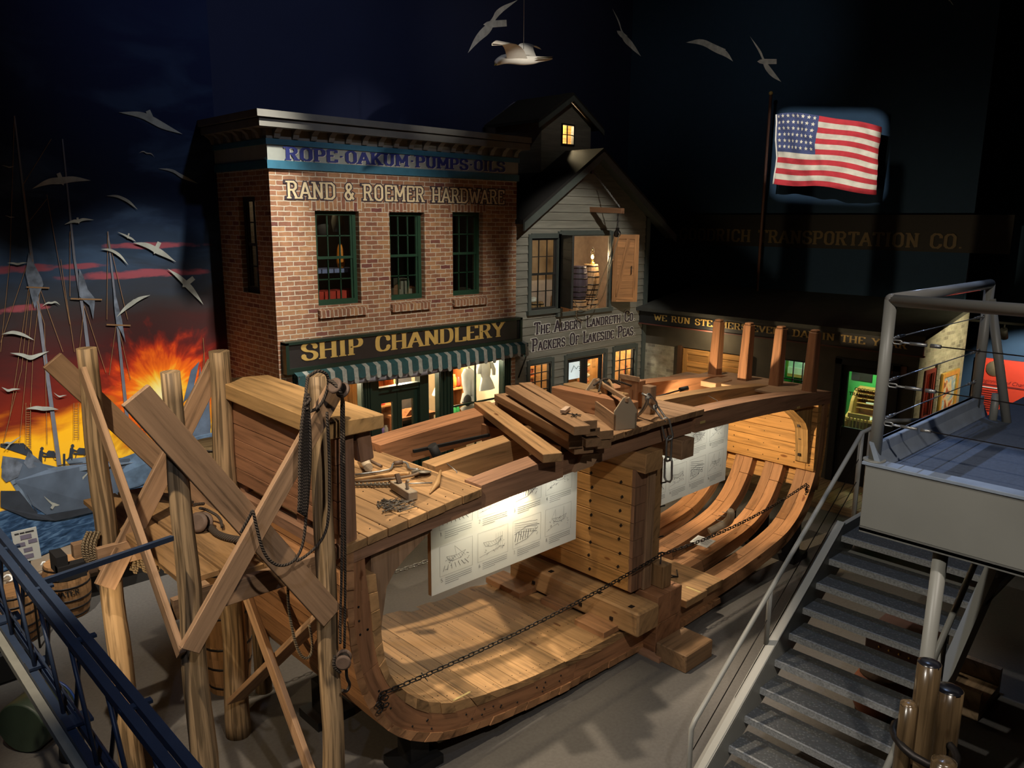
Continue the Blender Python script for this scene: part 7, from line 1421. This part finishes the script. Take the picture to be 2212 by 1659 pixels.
cc = chain([PZ(1398, 858, 2.96), PZ(1412, 872, 2.86), PZ(1424, 892, 2.74), PY(1440, 912, yc), PY(1446, 950, yc), PY(1444, 985, yc), PY(1443, 1036, yc)], .26, .012, STEEL, wd=.36, n=7); tag(cc.build('long_link_chain', STEEL), 'heavy long-link chain hanging over the front deck beam before the second board', 'chain')
# centre block ends, loose bolts on floor boards
def spikes(px, grp, lab):
    for i, (p, q2, z) in enumerate(px):
        mb = MB(); mb.tube([PZ(*p, z), PZ(*q2, z)], .009, 6); tag(mb.build('drift_bolt', IRON), lab, 'bolt', grp)
spikes([((846, 1455), (886, 1479), .60), ((850, 1459), (885, 1480), .61), ((883, 1459), (922, 1474), .56), ((911, 1454), (925, 1475), .60)], 'loose bolts on the hull floor', 'loose dark iron bolt lying near the left bilge on the hull floor')
spikes([((1434, 1239), (1464, 1246), .48), ((1421, 1249), (1465, 1246), .47), ((1462, 1231), (1464, 1246), .50)], 'loose bolts on the right boards', 'loose dark iron bolt lying on the short boards right of the trunk')
# rope-off chain and its stanchion
P0 = PY(822, 1500, 4.86); P1_ = PZ(1428, 1198, 1.0); P1_ = PY(1428, 1198, 4.88); P2_ = PY(1742, 1046, 4.88)
def drape(a, b, sag, n=16): return [a.lerp(b, i/n)-V((0, 0, sag*4*(i/n)*(1-i/n))) for i in range(n+1)]
tag(chain(drape(P0, P1_, .07), .075, .006, IRON, n=5).build('barrier_chain', IRON), 'thin black barrier chain draped from the left bilge to the short iron post', 'chain')
tag(chain(drape(P1_, P2_, .10), .075, .006, IRON, n=5).build('barrier_chain', IRON), 'thin black barrier chain draped from the short iron post to the right side', 'chain')
a = PY(1424, 1272, 4.88); mb = MB(); mb.tube([(P1_.x, P1_.y, P1_.z), (P1_.x-.01, P1_.y, .735)], .009, 6); tag(mb.build('chain_post', IRON), 'short thin iron post standing on the keelson holding the chain', 'post')
def bunch(c, lab):
    mb = chain([c, c+V((-.02, -.01, -.06)), c+V((.01, -.01, -.12))], .06, .006, IRON, n=5)
    for i in range(6): p = c+V((.04*math.sin(i*2), -.015, -.02-.022*i)); mb.tube([p+V((.03*math.cos(a*PI/3), 0, .02*math.sin(a*PI/3))) for a in range(6)], .006, 5, closed=True)
    return tag(mb.build('chain_end', IRON), lab, 'chain')
bunch(P0+V((0, -.0, 0)), 'bunched end of chain hooked on the left bilge of the hull'); bunch(P2_+V((0, 0, 0)), 'bunched end of chain hooked on the right side of the hull')
P3 = V((3.35, 6.95, 1.05)); P4_ = V((6.5, 6.95, .95)); tag(chain(drape(P3, P4_, .12), .08, .006, STEEL, n=5).build('rear_barrier_chain', STEEL), 'grey chain stretched behind the hull, seen left of the drawing board', 'chain')
# knee sample with bolts and its card
t = thing('knee_sample', 'weathered bent wood knee with iron bolts resting across the ribs', 'timber knee', PZ(1560, 1140, .75)); mb = MB(); mb.tube(smooth([PZ(1532, 1148, .62), PZ(1555, 1137, .68), PZ(1572, 1128, .75), PZ(1580, 1115, .92), PZ(1578, 1102, 1.02)], 1), [.05, .05, .055, .06, .06, .055, .05, .04][:8], 7); mb.build('knee_body', GREYW, t)
mb = MB()
for p, q2 in (((1545, 1122), (1562, 1128)), ((1552, 1113), (1570, 1116)), ((1560, 1106), (1574, 1108))): mb.tube([PZ(*p, .85), PZ(*q2, .85)], .005, 5)
mb.build('bolt', STEEL, t)
ca, cb, cc_, cd = PZ(1490, 1170, .50), PZ(1508, 1156, .56), PZ(1546, 1168, .56), PZ(1527, 1183, .50); mb = MB(); th = V((0, 0, .008)); mb.face([ca, cb, cc_, cd]); mb.face([ca-th, cd-th, cc_-th, cb-th])
for x, y in ((ca, cb), (cb, cc_), (cc_, cd), (cd, ca)): mb.face([x, x-th, y-th, y])
t = tag(mb.build('label_card', PAPER), 'white text card lying across the ribs before the knee sample', 'card'); mb = MB()
for i in range(6):
    k = .15+i*.12; u, v = ca.lerp(cb, 1-k), cd.lerp(cc_, 1-k); w2 = ca.lerp(cb, 1-k-.035), cd.lerp(cc_, 1-k-.035); up = V((0, 0, .002)); mb.face([u.lerp(v, .1)+up, u.lerp(v, .9)+up, w2[1].lerp(w2[0], .1)+up, w2[1].lerp(w2[0], .9)+up])
mb.build('card_text', INK, t)
# white rod in the hatch
mb = MB(); mb.tube([PZ(996, 1052, 2.2), PZ(1022, 1038, 2.25)], .014, 7); tag(mb.build('white_rod', PAPER), 'white rod end showing in the gap behind the front beam', 'rod')

# ================================================================== stair and viewing platform
WHP = plain('stair_paint', (.31, .305, .27), rough=.4, noise=.04, scale=3)
m, nt, b = _new('tread_plate'); tc = N(nt, 'ShaderNodeTexCoord'); vo = N(nt, 'ShaderNodeTexVoronoi', Scale=38.0); nt.links.new(tc.outputs['Object'], vo.inputs['Vector']); r = ramp(nt, [(.1, (.15, .155, .15)), (.4, (.07, .073, .072))]); nt.links.new(vo.outputs['Distance'], r.inputs['Fac']); nt.links.new(r.outputs['Color'], b.inputs['Base Color']); bp = N(nt, 'ShaderNodeBump', Strength=.5, Distance=.006); nt.links.new(vo.outputs['Distance'], bp.inputs['Height']); nt.links.new(bp.outputs['Normal'], b.inputs['Normal']); b.inputs['Roughness'].default_value = .55; TREAD = m
NOSE = plain('tread_nosing', (.26, .265, .26), rough=.6, noise=.35, scale=60)
YSL, YSR = 3.05, 1.80; RUN, RISE = .238, .172; XT, ZT = 7.44, 1.78
ST = thing('steel_stair', 'grey-treaded steel stair with pale painted sides descending at the lower right', 'stair', (5.5, 2.4, 0))
for k in range(0, 11):
    x, z = XT-RUN*k, ZT-RISE*k
    if z < .03: break
    w = .30 if k else 1.2
    mb = MB(); mb.box(x+.005, x+w, YSR, YSL, z-.02, z, 'y'); o = mb.build('stair_tread', TREAD, ST)
    mb = MB(); mb.box(x-.008, x+.005, YSR, YSL, z-.055, z, 'y'); mb.box(x-.008, x+.014, YSR, YSL, z-.001, z+.003, 'y'); mb.build('tread_nosing', NOSE, o)
for y0, y1 in ((YSL+.002, YSL+.05), (YSR-.05, YSR-.002)):
    mb = MB(); xb = XT-RUN*10.3; zb = ZT-RISE*10.3
    pl = [(xb-.28, .0), (xb+.10, 0), (XT+.35, ZT-.16), (XT+1.3, ZT-.16), (XT+1.3, ZT+.1), (XT+.05, ZT+.1)]
    mb.prism(pl if True else pl, 'Y', y0, y1, 'x', .5); mb.build('stair_stringer', WHP, ST)
    mb = MB(); yy0, yy1 = (y0, y1+.05) if y0 > 2.5 else (y0-.05, y1)
    mb.beam((xb-.28, (yy0+yy1)/2, .02), (XT+.05, (yy0+yy1)/2, ZT+.12), yy1-yy0, .02); mb.build('stringer_flange', WHP, ST)
mb = MB(); mb.box(XT, XT+1.2, YSR-.05, YSL+.05, ZT-.26, ZT-.22); mb.build('landing_soffit', WHP, ST)
def rail(pts, r, name, par, mat=GREYP, n=10): mb = MB(); mb.tube(pts, r, n); return mb.build(name, mat, par)
yl = 3.14; xa = PY(1497, 1565, yl); xt_ = PY(1862, 935, yl)
rail([(xa.x-.02, yl, 0), (xa.x-.02, yl, xa.z-.03), (xa.x+.03, yl, xa.z+.03), (xt_.x, yl, xt_.z), (xt_.x+.6, yl, xt_.z+.02), (xt_.x+1.8, yl-.9, xt_.z+.02)], .022, 'left_handrail', ST, WHP)
p = PY(1664, 1275, yl); p2 = PY(1655, 1395, yl); rail([p, (p.x, yl, p2.z)], .022, 'rail_post', ST, WHP)
p = PY(1850, 950, yl); rail([(xt_.x, yl, xt_.z), (xt_.x, yl, ZT)], .024, 'rail_post', ST, WHP); rail([(xt_.x+.25, yl, xt_.z), (xt_.x+.25, yl, ZT)], .03, 'rail_post', ST, WHP)
L0 = V((xa.x, yl, xa.z)); L1 = V((xt_.x, yl, xt_.z))
for dz in (.26, .5): mb = MB(); mb.tube([L0-V((0, 0, dz)), L1-V((0, 0, dz))], .0045, 5); mb.build('rail_cable', IRON, ST)
yr = 1.72; R0 = V((4.95, yr, .75)); R1 = V((7.6, yr, ZT+.92)); rail([R0, R1, (8.4, yr, ZT+.92)], .024, 'right_handrail', ST, WHP)
for f in (.12, .5, .95): c_ = R0.lerp(R1, f); rail([c_, (c_.x, yr, c_.z-.80)], .024, 'rail_post', ST, WHP)
# platform
CZ, CXp, CYp = 3.26, 5.09, 1.98
PL = thing('viewing_platform', 'blue-carpeted steel viewing platform with grey fascia at the right', 'platform', (7.5, .5, 2.8)); CARP = plain('blue_carpet', (.05, .065, .095), rough=.95, noise=.15, scale=40, bump=.3)
mb = MB(); mb.box(CXp+.06, 9.5, -1.6, CYp-.1, CZ-.05, CZ-.012); mb.build('carpet', CARP, PL)
mb = MB(); mb.box(CXp, CXp+.06, -1.6, CYp, CZ-.42, CZ+.012, 'y'); mb.build('end_fascia', GREYP, PL, bev=.004)
mb = MB(); mb.box(CXp-.015, CXp+.10, -1.6, CYp+.02, CZ+.0, CZ+.022, 'y'); mb.build('edge_strip', plain('edge_paint', (.22, .26, .32), rough=.35), PL, bev=.003)
mb = MB(); mb.box(CXp+.06, 7.25, CYp-.06, CYp, CZ-.42, CZ+.15, 'x'); mb.prism([(CYp-.10, CZ-.01), (CYp-.06, CZ-.01), (CYp-.0, CZ+.15), (CYp-.03, CZ+.15)], 'X', CXp+.02, 7.25, 'x'); mb.build('side_kerb', plain('edge_paint', (.22, .26, .32)), PL, bev=.004)
mb = MB(); mb.box(CXp+.0, 9.5, -1.6, CYp, CZ-.45, CZ-.42); mb.box(CXp, CXp+.3, -1.6, CYp, CZ-.46, CZ-.43); mb.build('deck_underside', plain('under_grey', (.12, .12, .11)), PL)
pc = (CXp+.06, CYp-.03)
mb = MB(); mb.tube([(pc[0]+.1, 1.52, CZ-.46), (pc[0]+.1, 1.54, 0)], .045, 14); mb.build('support_column', WHP, PL)
RL = thing('platform_railing', 'grey tube railing with cable infill round the viewing platform corner', 'railing', (pc[0], pc[1], CZ+.02)); HR = 1.07; RT = .038; mb = MB(); zt = CZ+HR
mb.tube([(pc[0], pc[1], CZ+.02), (pc[0], pc[1], zt)], RT, 14); mb.build('corner_post', GREYP, RL)
x2 = 7.12; mb = MB(); mb.tube([(x2, pc[1], CZ+.02), (x2, pc[1], zt)], RT, 14); mb.build('far_post', GREYP, RL)
mb = MB(); mb.tube([(pc[0]-.0, pc[1], zt), (x2, pc[1], zt)], RT, 14); mb.sphere((pc[0], pc[1], zt), RT, 12); mb.sphere((x2, pc[1], zt), RT, 12); mb.build('side_top_rail', plain('rail_gloss', (.22, .22, .21), rough=.22, noise=.03), RL)
mb = MB(); mb.tube([(pc[0], pc[1], zt-.005), (pc[0], -1.6, zt-.005)], RT, 14); mb.build('front_top_rail', GREYP, RL)
mb = MB(); mb.lathe([(.07, 0), (.07, .012)], (pc[0], pc[1], CZ+.02), 14); mb.build('base_plate', GREYP, RL)
a = PX(2178, 940, x2); mb = MB(); mb.tube([(x2, pc[1]-.02, zt-.12), (x2, a.y, a.z)], RT*.9, 12); bq = PX(2152, 850, x2); mb.tube([(x2, bq.y, bq.z), (x2, bq.y+.0, CZ-.1)], RT*.8, 12); mb.build('brace_tube', GREYP, RL)
for i, (v0, v1, v2) in enumerate(((735, 683, 770), (828, 757, 873), (911, 830, 974))):
    a = PY(1908-i*8, v0, pc[1]); b = PY(2085-i*5, v1, pc[1]); zc = a.z; mb = MB(); mb.tube([(pc[0]+.28, pc[1], zc), (x2-.28, pc[1], zc)], .004, 6); mb.build('side_cable', plain('bright_wire', (.55, .57, .6), rough=.25, metal=.9), RL)
    mb = MB()
    for x in (pc[0]+.05, x2-.05):
        s = 1 if x < 6 else -1
        chain([(x, pc[1], zc), (x+s*.12, pc[1], zc)], .05, .005, mb and STEEL); c2 = chain([(x, pc[1], zc), (x+s*.1, pc[1], zc)], .05, .005); 
        k = len(mb.v); mb.v += c2.v; mb.f += [[j+k for j in f] for f in c2.f]; mb.uv += c2.uv; mb.r += c2.r; mb.m += c2.m; mb.sm += c2.sm
        mb.tube([(x+s*.11, pc[1], zc), (x+s*.17, pc[1], zc)], .011, 8); mb.tube([(x+s*.18, pc[1], zc), (x+s*.23, pc[1], zc)], .008, 8)
    mb.build('turnbuckle', STEEL, RL)
    mb = MB(); mb.tube([(pc[0], pc[1]-.32, zc-.01), (pc[0], -1.6, zc-.02)], .004, 6); mb.build('front_cable', IRON, RL)
    mb = MB(); c2 = chain([(pc[0], pc[1]-.04, zc-.01), (pc[0], pc[1]-.14, zc-.01)], .05, .005); mb.v += c2.v; mb.f += c2.f; mb.uv += c2.uv; mb.r += c2.r; mb.m += c2.m; mb.sm += c2.sm; mb.tube([(pc[0], pc[1]-.14, zc-.01), (pc[0], pc[1]-.24, zc-.01)], .010, 8); mb.tube([(pc[0], pc[1]-.26, zc-.01), (pc[0], pc[1]-.32, zc-.01)], .012, 8); mb.build('front_turnbuckle', STEEL, RL)
# far flight of rails behind the platform
mb = MB(); a = PY(1925, 905, 2.3)
# ================================================================== log piles at the lower right
PILE = wood('wet_pile', (.17, .11, .055), dark=.4, rough=.22, streak=.35, spec=.6, knots=True)
TARC = plain('tar_black', (.012, .012, .016), rough=.25)
PG_ = thing('pile_cluster', 'cluster of upright glossy log piles bound together at the lower right corner', 'piles', (4.6, 1.35, 0))
def pile(u, v, D, rpx, name, tilt=0, cap=True):
    d = ray(u, v); h = math.hypot(d.x, d.y); p = d*(D/h)+V((0, 0, HC)); r = rpx*D/F*1.0; mb = MB(); n = 10
    mb.tube([(p.x+tilt*(1-i/n)*.1, p.y-tilt*(1-i/n)*.05, p.z*i/n) for i in range(n+1)], [r*(1.12-.12*i/n) for i in range(n+1)], 18, jit=.035); o = mb.build(name, PILE, PG_)
    mb = MB(); mb.lathe([(r*.98, -.01), (r*.98, .0), (r*.6, .012), (0.001, .014)], (p.x, p.y, p.z), 18); mb.build('tarred_top', TARC if cap else PILE, o)
    return p, r
PA = pile(2008, 1432, 4.45, 23, 'log_pile'); pile(2050, 1488, 4.62, 27, 'log_pile'); pile(1964, 1520, 4.40, 17, 'log_pile', cap=False); pile(2040, 1645, 4.15, 24, 'log_pile', cap=False)
mb = MB(); c = PA[0]; zb = 2.0
pts = [(c.x+.14*math.cos(a*PI/8)*1.1+.02, c.y+.16*math.sin(a*PI/8)-.02, 2.02+.04*math.sin(a*PI/8)) for a in range(16)]; mb.tube(pts, .022, 8, closed=True); mb.build('binding_band', IRON, PG_)

# ================================================================== blue truss at the lower left
TRU = plain('truss_blue', (.026, .042, .080), rough=.45, noise=.1)
zt_ = 3.05; a = PZ(71, 1245, 2.83); ZR = PY(370, 1162, 4.75).z
TX = PZ(120, 1300, 3.0).x
def tl(u, v): return PX(u, v, TX)
TT = thing('blue_truss', 'dark blue steel lattice boom crossing the lower left corner', 'truss', (TX, 2.8, 2.2))
p0, p1 = PZ(0, 1180, 3.0), PZ(420, 1659, 3.0); TX = (PZ(60, 1245, 3.0).x)
zlow = PX(100, 1470, TX).z
for dx in (-.048, .005):
    mb = MB(); mb.box(TX+dx, TX+dx+.036, .6, 6.2, 2.985, 3.02, 'y'); mb.build('top_chord', TRU, TT); mb = MB(); mb.box(TX+dx, TX+dx+.036, .6, 6.2, zlow-.02, zlow+.015, 'y'); mb.build('bottom_chord', TRU, TT)
mb = MB(); y = .9; k = 0
while y < 6.0:
    mb.tube([(TX-.02, y, zlow), (TX-.02, y+.26, 2.98)], .010, 6); mb.tube([(TX+.03, y+.5, zlow), (TX+.03, y+.26, 2.98)], .010, 6); y += .5
mb.build('lattice_bars', TRU, TT)
mb = MB(); y = .9
while y < 6.1: mb.box(TX-.05, TX+.065, y, y+.03, 3.0, 3.012); mb.box(TX-.05, TX+.065, y+.2, y+.3, zlow+.02, zlow+.035); y += .66
mb.tube([(TX, .6, zlow+.1), (TX, 6.2, zlow+.1)], .006, 5); mb.build('batten_plates', TRU, TT)
mb = MB(); mb.box(TX-.09, TX-.05, .6, 6.2, zlow-.05, zlow-.01, 'y'); mb.build('pale_edge_strip', plain('strip_grey', (.22, .22, .19)), TT)
a = PZ(60, 1248, 2.99); b = PY(372, 1162, 4.72); mb = MB(); mb.beam((TX, a.y, 2.94), (b.x, b.y, b.z), .03, .03); tag(mb.build('blue_tie_bar', TRU), 'dark blue bar running from the lattice boom to the near left scaffold log', 'bar')
mb = MB(); mb.tube([PZ(75, 1160, 2.5), PZ(70, 1240, 2.45)], .002, 4)
# card in front of the mural
a = [PY(24, 1150, 9.6), PY(78, 1138, 9.6), PY(90, 1205, 9.6), PY(38, 1218, 9.6)]; t = thing('gull_key_card', 'white identification card on a stand in front of the mural water', 'card', (a[3].x, 9.6, .3)); mb = MB(); th = V((0, .01, 0))
mb.face(a); mb.face([p+th for p in a][::-1]); [mb.face([a[i], a[(i+1) % 4], a[(i+1) % 4]+th, a[i]+th]) for i in range(4)]; mb.build('card_sheet', PAPER, t)
mb = MB()
for (x, y, w, h) in ((.3, .16, .45, .14), (.1, .38, .35, .12), (.58, .34, .36, .12), (.34, .58, .36, .12), (.3, .78, .4, .13)):
    f = lambda s, r_: a[0].lerp(a[1], s).lerp(a[3].lerp(a[2], s), r_)-V((0, .003, 0)); mb.face([f(x, y), f(x+w, y), f(x+w, y+h), f(x, y+h)])
mb.build('card_pictures', plain('card_lilac', (.25, .22, .30)), t); mb = MB()
[mb.face([f(x0_, .07), f(x1_, .07), f(x1_, .11), f(x0_, .11)]) for x0_, x1_ in ((.1, .28), (.31, .5), (.53, .88))]; mb.build('card_heading', INK, t); mb = MB(); c = a[3].lerp(a[2], .5); mb.tube([c+V((0, .02, .1)), (c.x, c.y+.02, 0)], .012, 6); mb.build('card_stand', IRON, t)
barrel(PZ(150, 1338, 0).x+.05, PZ(150, 1338, 0).y+.18, 0, .27, .68, BARRELW, lab='dark oak water barrel standing on the floor before the mural plinth', text=('WATER', 3.95, .34, .06, .28))
barrel(PZ(40, 1380, 0).x, PZ(40, 1380, 0).y, 0, .26, .62, BARRELW, lab='barrel half hidden behind the blue lattice boom at the left edge')
mb = MB()
for i in range(3): mb.tube(smooth([PZ(88+i*14, 1222, .45), PZ(94+i*14, 1212, .5), PZ(104+i*14, 1220, .42), PZ(112+i*12, 1228, .38)], 1), .012, 6)
tag(mb.build('bleached_bones', WHITE), 'small pale branching sticks on the mural plinth', 'sticks')
mb = MB(); mb.tube(smooth([PZ(5, 1250, .4), PZ(18, 1240, .45), PZ(28, 1250, .4), PZ(20, 1258, .38)], 1), .014, 6); tag(mb.build('bleached_stick', WHITE), 'pale curled stick at the left end of the plinth', 'stick')
mb = MB(); mb.box(1.75, 3.3, 10.46, 10.56, .36, .5, 'x'); tag(mb.build('plinth_kerb', wood('kerb_brown', (.12, .07, .04), knots=False)), 'brown timber kerb on the edge of the mural plinth', 'kerb')
a, b = PZ(45, 1575, .25), PZ(112, 1520, .25); t = thing('green_drum', 'dark green drum lying on its side on the floor below the boom', 'drum', ((a.x+b.x)/2, (a.y+b.y)/2, 0)); ax = (b-a); mb = MB(); mb.lathe([(.235, 0), (.25, .02), (.25, ax.length), (.23, ax.length+.02)], a, 24, ax); mb.build('drum_shell', plain('drum_green', (.035, .055, .035), rough=.5), t); mb = MB(); mb.lathe([(.24, ax.length+.02), (.24, ax.length+.04)], a, 24, ax); mb.build('drum_lid', plain('lid_blue', (.02, .06, .25), rough=.4), t)
c = PZ(155, 1610, .12); t = thing('stage_lamp', 'small black floor lamp standing under the blue boom', 'lamp', (c.x, c.y, 0)); mb = MB(); mb.lathe([(.09, 0), (.11, .02), (.10, .22), (.06, .26)], (c.x, c.y, 0), 14); mb.build('lamp_body', BLACK, t); mb = MB(); mb.tube([(c.x, c.y, .26), (c.x-.04, c.y+.05, .75)], .012, 6); mb.build('lamp_stem', STEEL, t); mb = MB(); mb.box(c.x-.05, c.x-.02, c.y+.03, c.y+.05, .45, .56); mb.build('green_tag', plain('tag_green', (.35, .5, .25)), t)
c = PZ(12, 1440, .12); mb = MB(); mb.box(c.x-.25, c.x+.25, c.y-.15, c.y+.2, 0, .35); mb.sphere((c.x, c.y, .42), .16, 10, (1.2, .9, .7)); tag(mb.build('black_equipment_bag', BLACK, bev=.03), 'black equipment bag at the left edge behind the boom', 'bag')
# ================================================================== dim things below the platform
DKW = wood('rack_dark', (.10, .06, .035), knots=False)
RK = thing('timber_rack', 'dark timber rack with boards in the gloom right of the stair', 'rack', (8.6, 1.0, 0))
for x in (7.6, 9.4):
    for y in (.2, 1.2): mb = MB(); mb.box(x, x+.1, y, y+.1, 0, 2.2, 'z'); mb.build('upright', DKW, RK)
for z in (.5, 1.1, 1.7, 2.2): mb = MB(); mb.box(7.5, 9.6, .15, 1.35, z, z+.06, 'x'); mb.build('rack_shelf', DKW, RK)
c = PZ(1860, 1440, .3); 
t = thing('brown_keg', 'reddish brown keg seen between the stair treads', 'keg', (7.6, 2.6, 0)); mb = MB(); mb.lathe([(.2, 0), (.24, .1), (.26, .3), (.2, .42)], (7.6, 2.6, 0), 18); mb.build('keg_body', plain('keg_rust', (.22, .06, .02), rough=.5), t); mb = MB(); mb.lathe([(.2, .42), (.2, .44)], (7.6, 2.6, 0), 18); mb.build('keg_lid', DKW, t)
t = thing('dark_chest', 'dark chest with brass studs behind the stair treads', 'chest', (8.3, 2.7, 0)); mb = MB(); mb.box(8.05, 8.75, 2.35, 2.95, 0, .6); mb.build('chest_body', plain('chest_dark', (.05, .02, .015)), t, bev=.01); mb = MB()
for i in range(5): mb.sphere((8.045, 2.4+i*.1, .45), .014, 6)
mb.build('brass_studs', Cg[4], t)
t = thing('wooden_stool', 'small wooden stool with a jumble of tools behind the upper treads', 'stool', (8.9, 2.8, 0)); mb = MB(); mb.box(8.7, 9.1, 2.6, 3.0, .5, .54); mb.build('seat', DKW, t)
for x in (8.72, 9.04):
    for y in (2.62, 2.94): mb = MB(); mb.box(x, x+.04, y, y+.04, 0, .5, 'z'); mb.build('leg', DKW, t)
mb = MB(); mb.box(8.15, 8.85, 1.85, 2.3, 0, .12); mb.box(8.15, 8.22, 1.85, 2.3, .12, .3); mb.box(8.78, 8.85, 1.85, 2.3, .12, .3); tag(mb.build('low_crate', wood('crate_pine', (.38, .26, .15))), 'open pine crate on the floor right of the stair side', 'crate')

# framing projector that shapes the light on the flag
LP = V((9.0, 6.5, 8.75)); FC = (A_+D_)/2; FD = (FC-LP).normalized()
fp = thing('framing_projector', 'black framing projector under the ceiling aimed at the flag', 'projector', LP); mb = MB()
pcn = [PX(1676, 236, XF+.4), PX(1915, 240, XF+.4), PX(1912, 440, XF+.4), PX(1660, 428, XF+.4)]; pl = LP+FD*.6
def onpl(p): d = p-LP; return LP+d*(.6/d.dot(FD))
q4 = [onpl(p) for p in pcn]; cen = sum(q4, V((0, 0, 0)))/4; rr4 = []
for i in range(4):
    a, b, c = q4[i-1], q4[i], q4[(i+1) % 4]
    for t in (0, .25, .5, .75, 1): k0 = b.lerp(a, .16); k1 = b.lerp(c, .16); rr4.append(k0.lerp(b, t).lerp(b.lerp(k1, t), t))
out = [cen+(p-cen).normalized()*.45 for p in rr4]; n4 = len(rr4)
for i in range(n4): j = (i+1) % n4; mb.face([rr4[i], rr4[j], out[j], out[i]]); mb.face([out[i]+FD*.004, out[j]+FD*.004, rr4[j]+FD*.004, rr4[i]+FD*.004])
mb.build('shutter_gate', BLACK, fp)
# ================================================================== light
bpy.context.scene.world = bpy.data.worlds.new('hall_dark'); w = bpy.context.scene.world; w.use_nodes = True
w.node_tree.nodes['Background'].inputs[0].default_value = (.5, .55, .7, 1); w.node_tree.nodes['Background'].inputs[1].default_value = .012
WARM = (1, .74, .44); WARM2 = (1, .83, .62); NEU = (1, .93, .82); COOL = (.7, .8, 1)
spot('deck_spot', (5.2, 5.9, 8.6), (5.0, 5.5, 1.5), 1900, WARM2, 45, .5, .10)
spot('scaffold_spot', (-.2, 3.6, 8.4), (2.5, 5.5, 2.0), 1700, WARM2, 38, .4, .05)
spot('rib_spot', (9.5, 6.5, 8.6), (9, 5.6, .5), 3200, WARM2, 45, .5, .1)
spot('mural_spot_a', (5.6, 8.0, 8.8), (3.7, 11.8, 1.2), 2600, NEU, 40, .8, .1)
spot('mural_spot_b', (0, 6.5, 8.6), (1.8, 11.2, 1.2), 2600, NEU, 40, .8, .1)
spot('shop_spot', (6.2, 2.5, 8.7), (7.0, 10.3, 3.1), 2400, (1, .88, .74), 34, .7, .06)
spot('warehouse_spot', (8.0, 3.5, 8.6), (11.8, 10.4, 3.4), 1900, NEU, 25, .4, .05)
spot('flag_spot', LP, FC, 2000, NEU, 30, .1, .008)
spot('gull_spot', (7.5, 4.5, 7.5), H(1130, 118), 450, NEU, 16, 1, .03)
spot('upper_wall_wash', (6.0, 5.0, 8.8), (6.5, 12.6, 8.0), 380, (.75, .82, 1), 75, 1, .1)
point('shop_lamp_a', (6.2, 11.0, 2.35), 110, WARM2, .1); point('shop_lamp_b', (7.8, 10.85, 2.4), 110, WARM2, .1); point('shop_lamp_c', (9.2, 10.85, 2.45), 130, WARM2, .1)
point('loft_lamp', (lx, 10.55, lz+.15), 30, WARM, .03); point('loft_lamp_b', (10.7, 11.6, 4.3), 8, WARM, .05); point('store_lamp_a', (10.7, 10.7, 2.3), 40, WARM, .05); point('store_lamp_b', (12.6, 10.75, 2.3), 50, WARM2, .05); point('store_lamp_c', (13.4, 10.9, 2.3), 40, WARM, .05)
point('cupola_lamp', (12.15, 11.42, 6.60), 130, WARM, .05)
point('office_lamp', (14.6, 6.2, 2.5), 80, (1, .95, .8), .1); point('side_room_lamp', (6.0, 11.3, 5.2), 9, WARM, .05)
point('stock_door_lamp', (13.5, 8.6, 2.55), 20, WARM, .05)
spot('gable_spot', (15.3, 2.9, 3.6), (15.5, 4.7, 2.3), 260, (1, .85, .5), 80, 1, .03)
spot('panel_spot', (16.4, 3.9, 2.9), (17.8, 4.0, 1.6), 200, NEU, 80, .6, .03)
spot('lining_spot', (8.6, 5.95, 2.36), (10.7, 5.8, 1.75), 290, WARM, 110, .6, .03)
spot('board_spot_c', (5.75, 4.98, 2.28), (5.7, 5.4, 1.6), 9, (1, .95, .8), 150, .9, .03); spot('board_spot_a', (4.75, 4.98, 2.22), (4.8, 5.4, 1.6), 12, (1, .93, .72), 140, .8, .02)
spot('board_spot_d', (8.75, 4.98, 2.30), (8.8, 5.4, 1.7), 9, (1, .95, .8), 150, .9, .03); spot('board_spot_b', (7.9, 4.98, 2.30), (8.0, 5.4, 1.75), 13, (1, .95, .8), 140, .8, .02)
spot('stair_spot', (-1.2, 3.0, 7.4), (6.2, 2.1, 1.0), 1000, NEU, 32, .6, .06)
spot('platform_spot', (8.0, 3.0, 8.8), (7.0, 1.5, 3.3), 220, (.45, .62, 1), 50, .5, .04)
spot('boom_spot', (-1.0, 1.5, 7.5), (1.0, 3.2, 3.0), 170, (.62, .72, 1), 60, .6, .05)
spot('balcony_fill', (1.0, -1.8, 8.6), (5.6, 4.6, 1.2), 1000, (1, .9, .8), 60, .8, .1)
spot('floor_spot', (5.2, 5.3, 2.28), (4.9, 5.55, .5), 46, (1, .80, .5), 130, .6, .03)
spot('rail_spot', (9.0, 3.6, 8.6), (6.3, 1.96, 4.3), 900, (.5, .66, 1), 12, .6, .02)
spot('gull_wash', (9.5, 7.5, 8.8), (12.5, 12.6, 8.3), 110, NEU, 70, 1, .05)
spot('gull_wash_b', (11.0, 7.5, 8.8), (15.9, 9.5, 8.3), 70, NEU, 60, 1, .05)
spot('low_scaffold_lamp', (1.15, 5.65, 1.95), (2.9, 6.1, 1.2), 60, WARM, 105, .5, .03)
